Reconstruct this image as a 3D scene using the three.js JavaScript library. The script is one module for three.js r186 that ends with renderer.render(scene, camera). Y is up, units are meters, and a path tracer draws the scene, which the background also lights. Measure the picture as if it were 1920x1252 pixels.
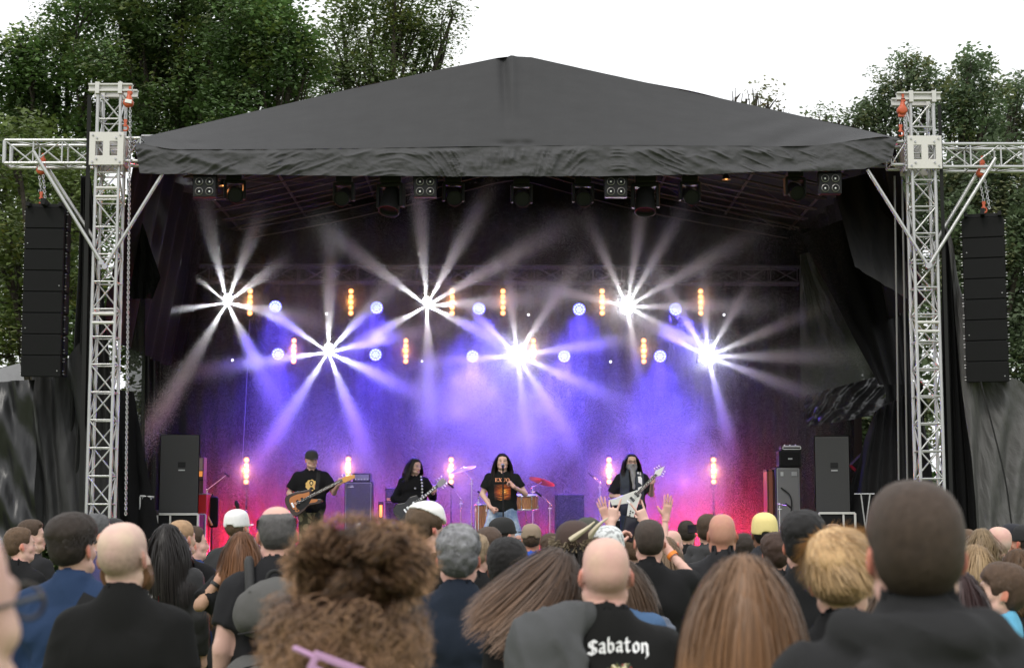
import * as THREE from 'three';
import { mergeGeometries } from 'three/addons/utils/BufferGeometryUtils.js';
import { RoundedBoxGeometry } from 'three/addons/geometries/RoundedBoxGeometry.js';
import { ImprovedNoise } from 'three/addons/math/ImprovedNoise.js';

// ---------------------------------------------------------------- camera, sky, sun, exposure
const scene = new THREE.Scene();
const CZ = 24.5, CY = 1.75, FPX = 3200;                      // the photograph is 1920 x 1252 px, focal length about 3200 px
const camera = new THREE.PerspectiveCamera(2 * Math.atan(626 / FPX) * 180 / Math.PI, 1920 / 1252, 0.1, 400);
camera.position.set(0, CY, CZ);
camera.lookAt(0, CY + 369 / FPX * CZ, 0);
camera.focus = 24; camera.userData.fStop = 5;
camera.updateMatrixWorld(true);

const SKY_W = 256, SKY_H = 128, skyData = new Float32Array(SKY_W * SKY_H * 4);
for (let r = 0; r < SKY_H; r++) for (let c = 0; c < SKY_W; c++) {   // even, bright overcast
  const el = ((r + .5) / SKY_H - .5) * Math.PI, up = Math.max(0, Math.sin(el)), l = (el < 0 ? .3 : 1.06 + .34 * up), i = (r * SKY_W + c) * 4;
  skyData[i] = l * .985; skyData[i + 1] = l; skyData[i + 2] = l * 1.02; skyData[i + 3] = 1;
}
const sky = new THREE.DataTexture(skyData, SKY_W, SKY_H, THREE.RGBAFormat, THREE.FloatType);
sky.mapping = THREE.EquirectangularReflectionMapping; sky.magFilter = THREE.LinearFilter; sky.needsUpdate = true;
scene.background = sky; scene.environment = sky;
const sun = new THREE.DirectionalLight(new THREE.Color(1, .95, .88), 1.4);
sun.position.set(-14, 34, 30); sun.target.position.set(0, 0, 0); sun.castShadow = true; sun.shadow.radius = 40; sun.name = 'sun';
Object.assign(sun.shadow.camera, { left: -30, right: 30, top: 30, bottom: -30, far: 120 });
scene.add(sun, sun.target);
const renderer = new THREE.WebGLRenderer();
renderer.toneMapping = THREE.LinearToneMapping; renderer.toneMappingExposure = 1.1; renderer.shadowMap.enabled = true;

// ---------------------------------------------------------------- helpers
const V = (x, y, z) => new THREE.Vector3(x, y, z);
let seed = 12345;
const rnd = () => { seed = (seed * 1664525 + 1013904223) >>> 0; return seed / 4294967296; };
const rr = (a, b) => a + (b - a) * rnd();
const reseed = (s) => { seed = (s * 2654435761) >>> 0; rnd(); rnd(); };
const perlin = new ImprovedNoise();
const noise = (x, y, z = 0) => perlin.noise(x + 31.7, y + 11.3, z + 7.9);
const fbm = (x, y, z = 0) => noise(x, y, z) + .5 * noise(2.03 * x, 2.03 * y, 2.03 * z + 5) + .25 * noise(4.1 * x, 4.1 * y, 4.1 * z + 9);
const clamp = (x, a, b) => Math.min(b, Math.max(a, x));
const mixf = (a, b, t) => a + (b - a) * t;
const sstep = (a, b, x) => { const t = clamp((x - a) / (b - a), 0, 1); return t * t * (3 - 2 * t); };
const pxDir = (px, py) => V((px - 960) / FPX, -(py - 626) / FPX, -1).transformDirection(camera.matrixWorld);
const at = (px, py, z) => { const d = pxDir(px, py); return camera.position.clone().addScaledVector(d, (z - CZ) / d.z); };   // the point of the plane z on that sight line
const used = {};
function numbered(n) { const k = used[n] = (used[n] ?? -1) + 1; return k ? n + '_' + String(k).padStart(3, '0') : n; }
function tag(o, label, category, group, kind) {
  if (label) o.userData.label = label;
  if (category) o.userData.category = category;
  if (group) o.userData.group = group;
  if (kind) o.userData.kind = kind;
  return o;
}
function thing(name, label, category, group, pos) {
  const g = new THREE.Group(); g.name = numbered(name); scene.add(g);
  if (pos) g.position.copy(pos);
  return tag(g, label, category, group);
}
function part(parent, name, geo, mat) {
  const m = new THREE.Mesh(geo, mat); m.name = name; m.castShadow = m.receiveShadow = true; parent.add(m); return m;
}
function solo(name, geo, mat, label, category, group, kind) {
  const m = new THREE.Mesh(geo, mat); m.name = numbered(name); m.castShadow = m.receiveShadow = true; scene.add(m);
  return tag(m, label, category, group, kind);
}
function rebase(g) {                                     // parts were given in world places: move the group's origin to its base
  const b = new THREE.Box3().setFromObject(g), p = V((b.min.x + b.max.x) / 2, b.min.y, (b.min.z + b.max.z) / 2);
  for (const c of g.children) c.position.sub(p);
  g.position.copy(p); return g;
}
const UNIT_CYL = new THREE.CylinderGeometry(1, 1, 1, 8), UNIT_CYL12 = new THREE.CylinderGeometry(1, 1, 1, 14), UP = V(0, 1, 0);
function bar(parent, name, a, b, r, mat, geo = UNIT_CYL) {
  const m = part(parent, name, geo, mat), d = b.clone().sub(a), l = d.length();
  m.position.copy(a).add(b).multiplyScalar(.5); m.scale.set(r, l, r); m.quaternion.setFromUnitVectors(UP, d.divideScalar(l)); return m;
}
const barGeo = (a, b, r, n = 6, r2 = r) => {
  const d = b.clone().sub(a), l = d.length(), g = new THREE.CylinderGeometry(r2, r, l, n);
  g.applyQuaternion(new THREE.Quaternion().setFromUnitVectors(UP, d.divideScalar(l))); const m = a.clone().add(b).multiplyScalar(.5);
  return g.translate(m.x, m.y, m.z);
};
const boxGeo = (w, h, d, x = 0, y = 0, z = 0) => new THREE.BoxGeometry(w, h, d).translate(x, y, z);
const rbox = (w, h, d, r = .01, x = 0, y = 0, z = 0, s = 2) => new RoundedBoxGeometry(w, h, d, s, r).translate(x, y, z);
const merge = (list) => mergeGeometries(list.map((g) => { const h = g.index ? g.toNonIndexed() : g; for (const k of Object.keys(h.attributes)) if (!['position', 'normal', 'uv'].includes(k)) h.deleteAttribute(k); return h; }), false);
const tube = (pts, r, n = 24, k = 6) => new THREE.TubeGeometry(new THREE.CatmullRomCurve3(pts), n, r, k);

// textures
function canvasTex(w, h, draw, srgb = true) {
  const c = document.createElement('canvas'); c.width = w; c.height = h; draw(c.getContext('2d'), w, h);
  const t = new THREE.CanvasTexture(c); if (srgb) t.colorSpace = THREE.SRGBColorSpace; t.wrapS = t.wrapT = THREE.RepeatWrapping; return t;
}
function noiseTex(n, f, lo = 0, hi = 1) {                  // tileable grey noise
  const d = new Uint8Array(n * n * 4);
  for (let y = 0; y < n; y++) for (let x = 0; x < n; x++) {
    const v = clamp(f(x / n, y / n), 0, 1) * (hi - lo) + lo, i = (y * n + x) * 4; d[i] = d[i + 1] = d[i + 2] = v * 255; d[i + 3] = 255;
  }
  const t = new THREE.DataTexture(d, n, n); t.magFilter = THREE.LinearFilter; t.wrapS = t.wrapT = THREE.RepeatWrapping; t.needsUpdate = true; return t;
}
const tn = (u, v, f, o = 0) => {                          // periodic noise from four shifted taps
  const a = noise(u * f, v * f, o), b = noise((u - 1) * f, v * f, o), c = noise(u * f, (v - 1) * f, o), d = noise((u - 1) * f, (v - 1) * f, o);
  return mixf(mixf(a, b, u), mixf(c, d, u), v);
};
const TEX = {
  soft: noiseTex(256, (u, v) => .5 + .5 * (tn(u, v, 5) + .6 * tn(u, v, 11, 3) + .4 * tn(u, v, 27, 6))),
  weave: noiseTex(256, (u, v) => .5 + .22 * Math.sin(u * 256 * Math.PI * .5) * Math.sin(v * 256 * Math.PI * .5) + .3 * tn(u, v, 40, 2)),
  mottle: noiseTex(256, (u, v) => .5 + .45 * (tn(u, v, 4, 2) + .5 * tn(u, v, 12, 5) + .35 * tn(u, v, 44, 7)), .72, 1),
  skin: noiseTex(256, (u, v) => .5 + .3 * tn(u, v, 30, 1) + .3 * tn(u, v, 60, 4)),
};
const rep = (t, x, y = x) => { const c = t.clone(); c.repeat.set(x, y); c.needsUpdate = true; return c; };
const C = (r, g, b) => new THREE.Color().setRGB(r, g, b);
const mat = (c, o = {}) => new THREE.MeshStandardMaterial({ color: c, roughness: .7, ...o });
const BLACKCLOTH = mat(C(.018, .018, .019), { roughness: .92, bumpMap: rep(TEX.weave, 8), bumpScale: .002 });
const M = {
  alu: mat(C(.46, .46, .46), { roughness: .48, metalness: .45, roughnessMap: rep(TEX.soft, 3) }),
  aluDark: mat(C(.3, .3, .31), { roughness: .5, metalness: .5 }),
  aluBright: mat(C(.56, .55, .53), { roughness: .5, metalness: .2 }),
  steel: mat(C(.42, .42, .43), { roughness: .35, metalness: .8 }),
  chrome: mat(C(.8, .8, .8), { roughness: .2, metalness: 1 }),
  black: mat(C(.012, .012, .013), { roughness: .55 }),
  blackMatt: mat(C(.010, .010, .011), { roughness: .85 }),
  speaker: mat(C(.02, .02, .021), { roughness: .7, bumpMap: rep(TEX.skin, 6), bumpScale: .003 }),
  grille: mat(C(.009, .009, .0095), { roughness: .75, bumpMap: rep(TEX.weave, 5), bumpScale: .004 }),
  orange: mat(C(.48, .085, .03), { roughness: .45 }),
  white: mat(C(.78, .78, .76), { roughness: .6 }),
  whitePaint: mat(C(.62, .60, .57), { roughness: .55, roughnessMap: rep(TEX.soft, 2) }),
  brownPipe: mat(C(.075, .055, .045), { roughness: .6, metalness: .3 }),
  wood: mat(C(.42, .22, .12), { roughness: .35 }),
  rubber: mat(C(.02, .02, .02), { roughness: .9 }),
  lens: mat(C(.30, .29, .28), { roughness: .25, metalness: .6 }),
};
for (const k of ['black', 'blackMatt', 'speaker', 'grille', 'rubber']) M[k].specularIntensity = .35;
BLACKCLOTH.specularIntensity = .3;
const cloth = (r, g, b, o = {}) => Object.assign(mat(C(r, g, b), { roughness: .9, bumpMap: rep(TEX.weave, 12), bumpScale: .0015, ...o }), { specularIntensity: .3 });
const BEAM = 92, BLUE = 112, WARM = .5, RED = 150, HAZE = 60000;   // strength of the stage lamps; droplets per cubic metre of haze
// ================================================================ ground and stage structure
const DECK = 1.12;
{
  const g = new THREE.PlaneGeometry(320, 320, 120, 120).rotateX(-Math.PI / 2), p = g.attributes.position, col = [];
  for (let i = 0; i < p.count; i++) {
    const x = p.getX(i), z = p.getZ(i), n = .5 + .5 * fbm(x * .08, z * .08);
    p.setY(i, .03 * noise(x * .1, z * .1) - .03);
    col.push(mixf(.09, .15, n), mixf(.13, .19, n), mixf(.03, .045, n));
  }
  g.setAttribute('color', new THREE.Float32BufferAttribute(col, 3)); g.computeVertexNormals();
  const m = mat(0xffffff, { vertexColors: true, roughness: 1, bumpMap: rep(TEX.soft, 160), bumpScale: .05 });
  solo('ground', g, m, 'grass field that the crowd stands on in front of the stage', 'ground', null, 'structure');
}
// a square truss from a to b; every chord and brace is a piece of its own
function truss(parent, a, b, side, bay, { tube: rt = .024, brace = .0125, up = V(0, 0, 1), mat: m = M.alu, faces = [0, 1, 2, 3], phase = 0, dense = 1 } = {}) {
  const d = b.clone().sub(a), L = d.length(); d.divideScalar(L);
  const e1 = V().crossVectors(up, d).normalize(), e2 = V().crossVectors(d, e1).normalize(), h = side / 2;
  const corner = [[-1, 1], [1, 1], [1, -1], [-1, -1]].map(([u, v]) => e1.clone().multiplyScalar(u * h).addScaledVector(e2, v * h));
  for (const c of corner) bar(parent, 'chord', a.clone().add(c), b.clone().add(c), rt, m, UNIT_CYL12);
  const n = Math.max(1, Math.round(L / bay)), P = (c, i) => a.clone().add(corner[c]).addScaledVector(d, L * i / n);
  for (const f of faces) for (let i = 0; i <= n; i++) {
    const c0 = f, c1 = (f + 1) % 4;
    bar(parent, 'brace', P(c0, i), P(c1, i), brace, m);
    if (i < n) bar(parent, 'brace', P((i + f + phase) % 2 ? c0 : c1, i), P((i + f + phase) % 2 ? c1 : c0, i + 1), brace, m);
  }
}
// ---------------------------------------------------------------- two towers with sleeve block, head beam and foot
function tower(px, py, side, label) {
  const t = thing('truss_tower', label, 'truss tower', 'truss towers carrying the stage roof'), c = at(px, py, 0), x = c.x, zc = -.175, w = .335;
  const top = side < 0 ? at(205, 172, 0).y : at(1725, 188, 0).y;
  truss(t, V(x, .12, zc), V(x, top, zc), w, .4, { up: V(0, 0, 1), phase: side < 0 ? 0 : 1 });
  // doubled rungs at the joints of the tower sections
  for (const y of side < 0 ? [at(195, 588, 0).y, at(1, 352, 0).y] : [at(1740, 604, 0).y]) for (const dy of [0, .13]) {
    bar(t, 'joint_tube', V(x - w / 2, y - dy, 0.012 - .02), V(x + w / 2, y - dy, .012 - .02), .024, M.aluBright, UNIT_CYL12);
  }
  part(t, 'base_plate', boxGeo(.7, .06, .7, x, .05, zc), M.steel);
  for (const [sx, sz] of [[-1, -1], [1, -1], [-1, 1], [1, 1]]) bar(t, 'outrigger', V(x + sx * .17, .18, zc + sz * .17), V(x + sx * .75, .06, zc + sz * .75), .03, M.alu);
  // head beam
  const hx = side < 0 ? .02 : -.05;
  const hb = part(t, 'head_beam', merge([boxGeo(.64, .022, .11, x + hx, top + .105, .0), boxGeo(.64, .022, .11, x + hx, top + .012, .0), boxGeo(.64, .10, .03, x + hx, top + .058, .0),
    boxGeo(.64, .022, .11, x + hx, top + .105, -.35), boxGeo(.64, .022, .11, x + hx, top + .012, -.35), boxGeo(.64, .10, .03, x + hx, top + .058, -.35)]), M.aluBright);
  for (const s of [-1, 1]) for (const z of [.0, -.35]) part(hb, 'clamp', boxGeo(.06, .17, .13, x + s * w / 2, top + .05, z), M.aluBright);
  // sleeve block: two slotted plates on rollers
  const sb = at(side < 0 ? 198.5 : 1737, side < 0 ? 279 : 286, .06), sy = sb.y, sw = .49, sh = .48;
  for (const z of [.075, -.42]) {
    const s = new THREE.Shape(); s.moveTo(-sw / 2, -sh / 2); s.lineTo(sw / 2, -sh / 2); s.lineTo(sw / 2, sh / 2); s.lineTo(-sw / 2, sh / 2); s.closePath();
    for (const k of [-1, 1]) { const h = new THREE.Path(); h.moveTo(k * .045, -.11); h.lineTo(k * .045, .11); h.lineTo(k * .165, .11); h.lineTo(k * .165, -.11); h.closePath(); s.holes.push(h); }
    const pl = part(t, 'sleeve_plate', new THREE.ExtrudeGeometry(s, { depth: .02, bevelEnabled: true, bevelSize: .004, bevelThickness: .004, bevelSegments: 1 }).translate(x, sy, z), M.whitePaint);
    for (const [bx, by] of [[-.2, .2], [.2, .2], [-.2, -.2], [.2, -.2], [-.14, .155], [.14, .155], [-.14, -.155], [.14, -.155]])
      part(pl, 'bolt', new THREE.CylinderGeometry(.014, .014, .03, 8).rotateX(Math.PI / 2).translate(x + bx, sy + by, z + .03), M.steel);
  }
  for (const s of [-1, 1]) for (const dy of [-.18, .18]) part(t, 'roller', new THREE.CylinderGeometry(.035, .035, .3, 12).rotateX(Math.PI / 2).translate(x + s * .215, sy + dy, -.17), M.aluDark);
  for (const s of [-1, 1]) part(t, 'sleeve_cheek', boxGeo(.02, .44, .42, x + s * .243, sy, -.17), M.whitePaint);
  rebase(t); return { x, top, sy };
}
const TL = tower(197.5, 420, -1, 'silver truss tower left of the stage, with the dangling chain');
const TR = tower(1741, 608, 1, 'silver truss tower right of the stage, behind the cropped head');

// ---------------------------------------------------------------- wing trusses that carry the loudspeakers, and the main front and rear trusses
function wing(x0, x1, y, label) {
  const t = thing('wing_truss', label, 'truss', 'wing trusses beside the towers');
  truss(t, V(x0, y, -.175), V(x1, y, -.175), .34, .42, { up: V(0, 1, 0), phase: 1 });
  for (const x of [x0, x1]) for (const z of [-.005, -.345]) bar(t, 'end_post', V(x, y - .17, z), V(x, y + .17, z), .026, M.alu, UNIT_CYL12);
  rebase(t);
}
{
  const yl = at(85, 284, 0).y, yr = at(1850, 291, 0).y;
  wing(at(7, 284, 0).x, TL.x - .25, yl, 'short silver wing truss above the left loudspeaker column');
  wing(TR.x + .25, at(1935, 291, 0).x, yr, 'short silver wing truss above the right loudspeaker column');
  const f = thing('front_truss', 'long truss behind the grey roof valance between both towers', 'truss');
  truss(f, V(TL.x + .25, at(240, 280, 0).y + .28, -1.25), V(TR.x - .25, at(1700, 287, 0).y + .28, -1.25), .34, .85, { up: V(0, 1, 0), mat: M.aluDark }); rebase(f);
  const st = (x0, x1, y, l) => { const q = thing('truss_stub', l, 'truss', 'short truss ends inside the towers'); truss(q, V(x0, y, -.175), V(x1, y, -.175), .34, .3, { up: V(0, 1, 0) }); rebase(q); };
  st(TL.x + .25, TL.x + .47, at(240, 280, 0).y, 'short truss end between left tower block and the roof cloth'); st(TR.x - .47, TR.x - .25, at(1700, 287, 0).y, 'short truss end between right tower block and the roof cloth');
  const r = thing('rear_truss', 'dark truss above the back cloth at the rear of the stage', 'truss');
  truss(r, at(284, 513, -7.2), at(1498, 517, -7.2), .30, .55, { up: V(0, 1, 0), mat: mat(C(.03, .03, .03), { roughness: .8 }) }); rebase(r);
  const m = thing('lighting_truss', 'black lighting truss carrying spotlights under the roof front', 'truss');
  truss(m, at(300, 288, -.95), at(1640, 285, -.95), .26, .7, { up: V(0, 1, 0), mat: M.blackMatt }); rebase(m);
}
// diagonal struts from the towers to wings and roof
function strut(list, label) {
  const t = thing('diagonal_strut', label, 'strut', 'tower braces');
  for (const [a, b] of list) { bar(t, 'pipe', a, b, .026, M.alu, UNIT_CYL12); part(t, 'coupler', new THREE.CylinderGeometry(.04, .04, .07, 10).rotateX(Math.PI / 2).translate(b.x, b.y, b.z), M.steel); }
  rebase(t);
}
strut([[at(62, 284, .06), at(190, 492, .05)], [at(76, 296, -.4), at(178, 452, -.4)]], 'paired diagonal pipes from left wing truss to its tower');
strut([[at(304, 326, .05), at(196, 500, .06)]], 'single diagonal pipe from the left roof corner to the tower');
strut([[at(1868, 296, .06), at(1743, 497, .05)], [at(1842, 310, -.4), at(1750, 462, -.4)]], 'paired diagonal pipes from right wing truss to its tower');
strut([[at(1627, 318, .05), at(1741, 499, .06)]], 'single diagonal pipe from the right roof corner to the tower');

// ---------------------------------------------------------------- roof: grey front cloth, pitched tarpaulin, rafters
const ROOF_TOP = [[247, 262], [440, 217], [640, 170], [820, 131], [938, 107], [966, 106], [996, 107], [1140, 139], [1280, 169], [1471, 210], [1600, 239], [1688, 260]];
const ROOF_LOW = [[262, 326], [420, 327], [640, 329], [900, 331], [1100, 330], [1280, 328], [1420, 324], [1530, 321], [1620, 317], [1672, 300]];
const lerpPts = (L, u) => { const x0 = L[0][0], x1 = L[L.length - 1][0], x = mixf(x0, x1, u); let i = 0; while (i < L.length - 2 && L[i + 1][0] < x) i++; const t = (x - L[i][0]) / (L[i + 1][0] - L[i][0]); return [x, mixf(L[i][1], L[i + 1][1], t)]; };
function gridGeo(nu, nv, f) {
  const pos = [], uv = [], idx = [];
  for (let j = 0; j <= nv; j++) for (let i = 0; i <= nu; i++) { const p = f(i / nu, j / nv); pos.push(p.x, p.y, p.z); uv.push(p.u ?? i / nu, p.v ?? j / nv); }
  for (let j = 0; j < nv; j++) for (let i = 0; i < nu; i++) { const a = j * (nu + 1) + i; idx.push(a, a + 1, a + nu + 2, a, a + nu + 2, a + nu + 1); }
  const g = new THREE.BufferGeometry(); g.setAttribute('position', new THREE.Float32BufferAttribute(pos, 3)); g.setAttribute('uv', new THREE.Float32BufferAttribute(uv, 2)); g.setIndex(idx); g.computeVertexNormals(); return g;
}
{
  const roof = thing('stage_roof', 'dark grey pitched fabric roof spanning the stage between the towers', 'stage roof');
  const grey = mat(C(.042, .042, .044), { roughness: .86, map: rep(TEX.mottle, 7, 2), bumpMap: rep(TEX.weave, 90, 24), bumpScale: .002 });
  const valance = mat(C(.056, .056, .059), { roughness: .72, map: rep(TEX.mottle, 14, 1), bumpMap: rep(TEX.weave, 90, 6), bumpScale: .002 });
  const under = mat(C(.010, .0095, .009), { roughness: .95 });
  // seam line between gable and valance, in the photograph's pixels
  const seamY = (x) => 276 + 4 * Math.sin(x * .004) - 22 * sstep(1480, 1690, x) - 12 * sstep(330, 245, x);
  const gable = gridGeo(300, 60, (u, v) => {
    const [tx, ty] = lerpPts(ROOF_TOP, u), lx = mixf(252, 1684, u), ly = Math.max(ty + 2, seamY(lx));
    const x = mixf(tx, lx, v), y = mixf(ty, ly, v), p = at(x, y, mixf(-.95, .12, v) - .1 * Math.abs(u - .5));
    let w = .016 * noise(x * .009, y * .012) + .006 * noise(x * .05, y * .012, 6);                                                                  // slack cloth
    w += .028 * sstep(1330, 1480, x) * (1 - sstep(1640, 1690, x)) * Math.sin((x * .5 + y * 1.3) * .11 + 1.4 * noise(x * .02, y * .02)) * sstep(.1, .5, v);
    w += .014 * sstep(420, 300, x) * Math.sin((x * .8 - y * 1.2) * .12 + 2 * noise(x * .02, y * .03)) * sstep(.2, .6, v);
    w += .020 * sstep(.35, 1, v) * noise(x * .055, y * .008) * sstep(900, 500, x) + .008 * sstep(.55, 1, v) * noise(x * .06, y * .012);
    const fx = x - 962; w += (.09 * Math.exp(-((fx + 4 - 6 * v) ** 2) / 70) - .10 * Math.exp(-((fx + 18 - 8 * v) ** 2) / 80)) * sstep(.95, .1, v);                       // the fold below the ridge
    w -= .05 * Math.exp(-((y - 268) ** 2) / 22) * (Math.exp(-((x - 955) ** 2) / 500) + Math.exp(-((x - 990) ** 2) / 120) + .7 * Math.exp(-((x - 363) ** 2) / 160));
    p.z += w; p.u = u; p.v = v; return p;
  });
  part(roof, 'gable_cloth', gable, grey);
  const fringe = gridGeo(520, 40, (u, v) => {
    const lx = mixf(252, 1684, u), [bx, by] = lerpPts(ROOF_LOW, u), x = mixf(lx, bx, v), ty = seamY(lx), y = mixf(ty, by, v), p = at(x, y, .125 + .03 * v - .1 * Math.abs(u - .5));
    const k = sstep(0, .2, v), n1 = noise(x * .012, y * .05), env = sstep(-.25, .35, noise(x * .016, y * .035, 8));
    const lean = x < 700 ? 1 : x > 1200 ? -1 : Math.cos((x - 700) / 500 * Math.PI), dg1 = x + lean * y * 2.1, rid = (q) => { const m = 1 - Math.abs(noise(q[0], q[1], q[2])) * 3.2; return m > 0 ? m * m : 0; };
    let w = .040 * k * env * rid([dg1 * .022, (y - lean * x * .3) * .012, 1]) + .030 * k * rid([dg1 * .045, y * .02, 5]) * sstep(.1, -.3, noise(x * .02, 3, 1)) + .040 * k * noise(x * .014, y * .03, 4) + .016 * k * fbm(x * .05, y * .06, 2);
    w += .055 * k * Math.exp(-((y - 312 - 12 * Math.cos((x - 1430) * .012)) ** 2) / 70) * sstep(1300, 1380, x) * sstep(1600, 1520, x);
    w += .055 * k * Math.exp(-(((y - 290) - (x - 340) * .28) ** 2) / 50) * sstep(320, 345, x) * sstep(480, 400, x);
    w -= .012 * (1 - k);
    p.z += w; p.y += .012 * Math.sin(x * .03) * v * n1; p.u = u; p.v = v; return p;
  });
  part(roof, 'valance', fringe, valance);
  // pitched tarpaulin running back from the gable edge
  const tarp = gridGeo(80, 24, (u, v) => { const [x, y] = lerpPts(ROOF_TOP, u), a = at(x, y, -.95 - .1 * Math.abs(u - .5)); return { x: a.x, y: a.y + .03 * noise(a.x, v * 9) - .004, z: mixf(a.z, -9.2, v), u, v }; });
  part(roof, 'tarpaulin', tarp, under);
  const E = (u, z, dy) => { const [x, y] = lerpPts(ROOF_TOP, u), a = at(x, y, -.95 - .1 * Math.abs(u - .5)); return V(a.x * .99, a.y - dy, z); };
  for (let k = 0; k < 8; k++) {
    const z = -1.6 - k * .98, pts = []; for (let i = 0; i <= 24; i++) pts.push(E(mixf(.02, .98, i / 24), z, .10));
    part(roof, 'rafter', tube(pts, .022, 60, 6), M.brownPipe);
    for (const s of [[.04, .5], [.5, .96]]) { const p = []; for (let i = 0; i <= 14; i++) p.push(E(mixf(s[0], s[1], i / 14), z - .02, .36 + .1 * Math.sin(i / 14 * Math.PI))); part(roof, 'tie_rod', tube(p, .012, 30, 5), M.brownPipe); }
  }
  for (const u of [.03, .14, .26, .38, .5, .62, .74, .86, .97]) bar(roof, 'purlin', E(u, -1.1, .07), E(u, -9.1, .07), .025, M.brownPipe);
  for (const u of [.08, .2, .32, .44, .56, .68, .8, .92]) for (let k = 0; k < 4; k++) bar(roof, 'cross_brace', E(u - .05, -1.6 - k * 1.96, .11), E(u + .05, -3.56 - k * 1.96, .11), .008, M.brownPipe);
  rebase(roof);
}
// ---------------------------------------------------------------- deck
{
  const s = thing('stage_deck', 'black stage platform with skirted front and the band on it', 'stage');
  const dm = mat(C(.02, .02, .021), { roughness: .6, bumpMap: rep(TEX.soft, 10), bumpScale: .004 });
  for (let i = 0; i < 6; i++) for (let j = 0; j < 4; j++) part(s, 'deck_panel', boxGeo(1.995, .12, 1.895, -5 + i * 2, DECK - .06, -1.45 - j * 1.9), dm);
  for (let i = 0; i <= 6; i++) for (const z of [-.6, -2.4, -4.3, -6.2, -7.9]) part(s, 'leg', new THREE.CylinderGeometry(.03, .03, DECK - .12, 8).translate(-5.9 + i * 1.966, (DECK - .12) / 2, z), M.steel);
  const skirt = gridGeo(240, 4, (u, v) => ({ x: mixf(-6, 6, u), y: mixf(DECK - .01, .02, v), z: -.47 + .03 * Math.sin(u * 190 + 2 * noise(u * 30, 0)), u, v }));
  part(s, 'skirt', skirt, BLACKCLOTH);
  rebase(s);
}
// ---------------------------------------------------------------- hanging cloths
function drape(name, label, tops, bots, zt, zb, o = {}) {
  const { folds = 10, amp = .06, mat: m = BLACKCLOTH, nu = 90, nv = 40, wob = 1.5, cat = 'curtain', shear = 0, noiseAmp = .03, group, wide = 1 } = o;
  const L = (P, u) => { const t = u * (P.length - 1), i = Math.min(P.length - 2, Math.floor(t)), f = t - i; return [mixf(P[i][0], P[i + 1][0], f), mixf(P[i][1], P[i + 1][1], f)]; };
  const sd = folds * 7.13;
  const g = gridGeo(nu, nv, (u, v) => {
    const [ax, ay] = L(tops, u), [bx, by] = L(bots, u), sag = (o.sag ?? 0) * Math.sin(v * Math.PI);
    const p = at(mixf(ax, bx, v) + sag, mixf(ay, by, v), mixf(zt, zb, v));
    const ph = (u + shear * v) * folds * 2 * Math.PI + wob * noise(u * 4 + sd, v * 2), s = Math.sin(ph);
    p.z += amp * (s > 0 ? Math.pow(s, wide) : s) * (.55 + .45 * noise(u * 3 + sd, v * 1.5)) * (o.fade ? mixf(o.fade[0], o.fade[1], v) : 1) + noiseAmp * fbm(u * 5 + sd, v * 5);
    p.u = u; p.v = v; return p;
  });
  return solo(name, g, m, label, cat, group);
}
const DARKER = cloth(.008, .008, .0085), GREYTARP = mat(C(.088, .086, .084), { roughness: .7, map: rep(TEX.mottle, 2, 3), bumpMap: rep(TEX.soft, 5), bumpScale: .01 }), GLOSSTARP = mat(C(.012, .012, .013), { roughness: .36, bumpMap: rep(TEX.soft, 3), bumpScale: .003 });
const SCRIM = cloth(.022, .026, .02, { transparent: true, opacity: .86 });
drape('back_cloth', 'black back cloth lit blue and red behind the band', [[286, 534], [1497, 534]], [[286, 1050], [1497, 1050]], -7.55, -7.55, { folds: 42, amp: .05, nu: 420, nv: 20, mat: cloth(.0065, .0065, .007), cat: 'backdrop' });
drape('side_curtain', 'narrow black curtain at the left end of the back cloth', [[268, 540], [300, 535]], [[258, 1045], [300, 1045]], -6.9, -6.8, { folds: 3, amp: .09, mat: DARKER, group: 'stage side curtains' });
drape('side_curtain', 'thin see-through curtain at stage left with trees behind it', [[236, 520], [272, 520]], [[232, 930], [270, 930]], -3.2, -3.2, { folds: 2, amp: .02, mat: SCRIM });
drape('side_curtain', 'black curtain high above the left side-fill loudspeaker', [[238, 330], [300, 520]], [[240, 560], [285, 560]], -2.2, -2.6, { folds: 3, amp: .05, mat: DARKER });
drape('side_curtain', 'black hanging cloth between left tower and stage, low down', [[160, 720], [250, 735]], [[150, 1010], [300, 1010]], -2.2, -1.4, { folds: 4, amp: .08, mat: DARKER, shear: .2 });
drape('side_curtain', 'dark folded curtain behind the left tower widening downwards', [[152, 330], [168, 330]], [[104, 1010], [226, 1010]], -1.2, -.7, { folds: 5, amp: .09, mat: cloth(.026, .026, .026), sag: 8 });
drape('tarpaulin', 'grey black folded tarp under the left loudspeaker column', [[62, 706], [106, 706], [150, 640]], [[58, 1020], [106, 1020], [175, 1020]], -.9, -.6, { folds: 2.6, amp: .13, mat: cloth(.04, .04, .041, { roughness: .6 }), shear: -.3, cat: 'tarp', wide: .7 });
drape('tarpaulin', 'glossy black tarp at the left edge with fanned creases', [[-60, 718], [64, 712]], [[-60, 1030], [66, 1030]], -.5, -.4, { folds: 1.6, amp: .10, mat: GLOSSTARP, shear: -1.4, cat: 'tarp', noiseAmp: .02, wob: 2 });
drape('tarpaulin', 'light grey tent flap above the glossy tarp, left edge', [[-60, 706], [36, 680]], [[-60, 727], [46, 718]], -1.6, -.7, { folds: 1, amp: .02, nv: 10, mat: mat(C(.13, .13, .13), { roughness: .6 }), cat: 'tarp' });
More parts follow.
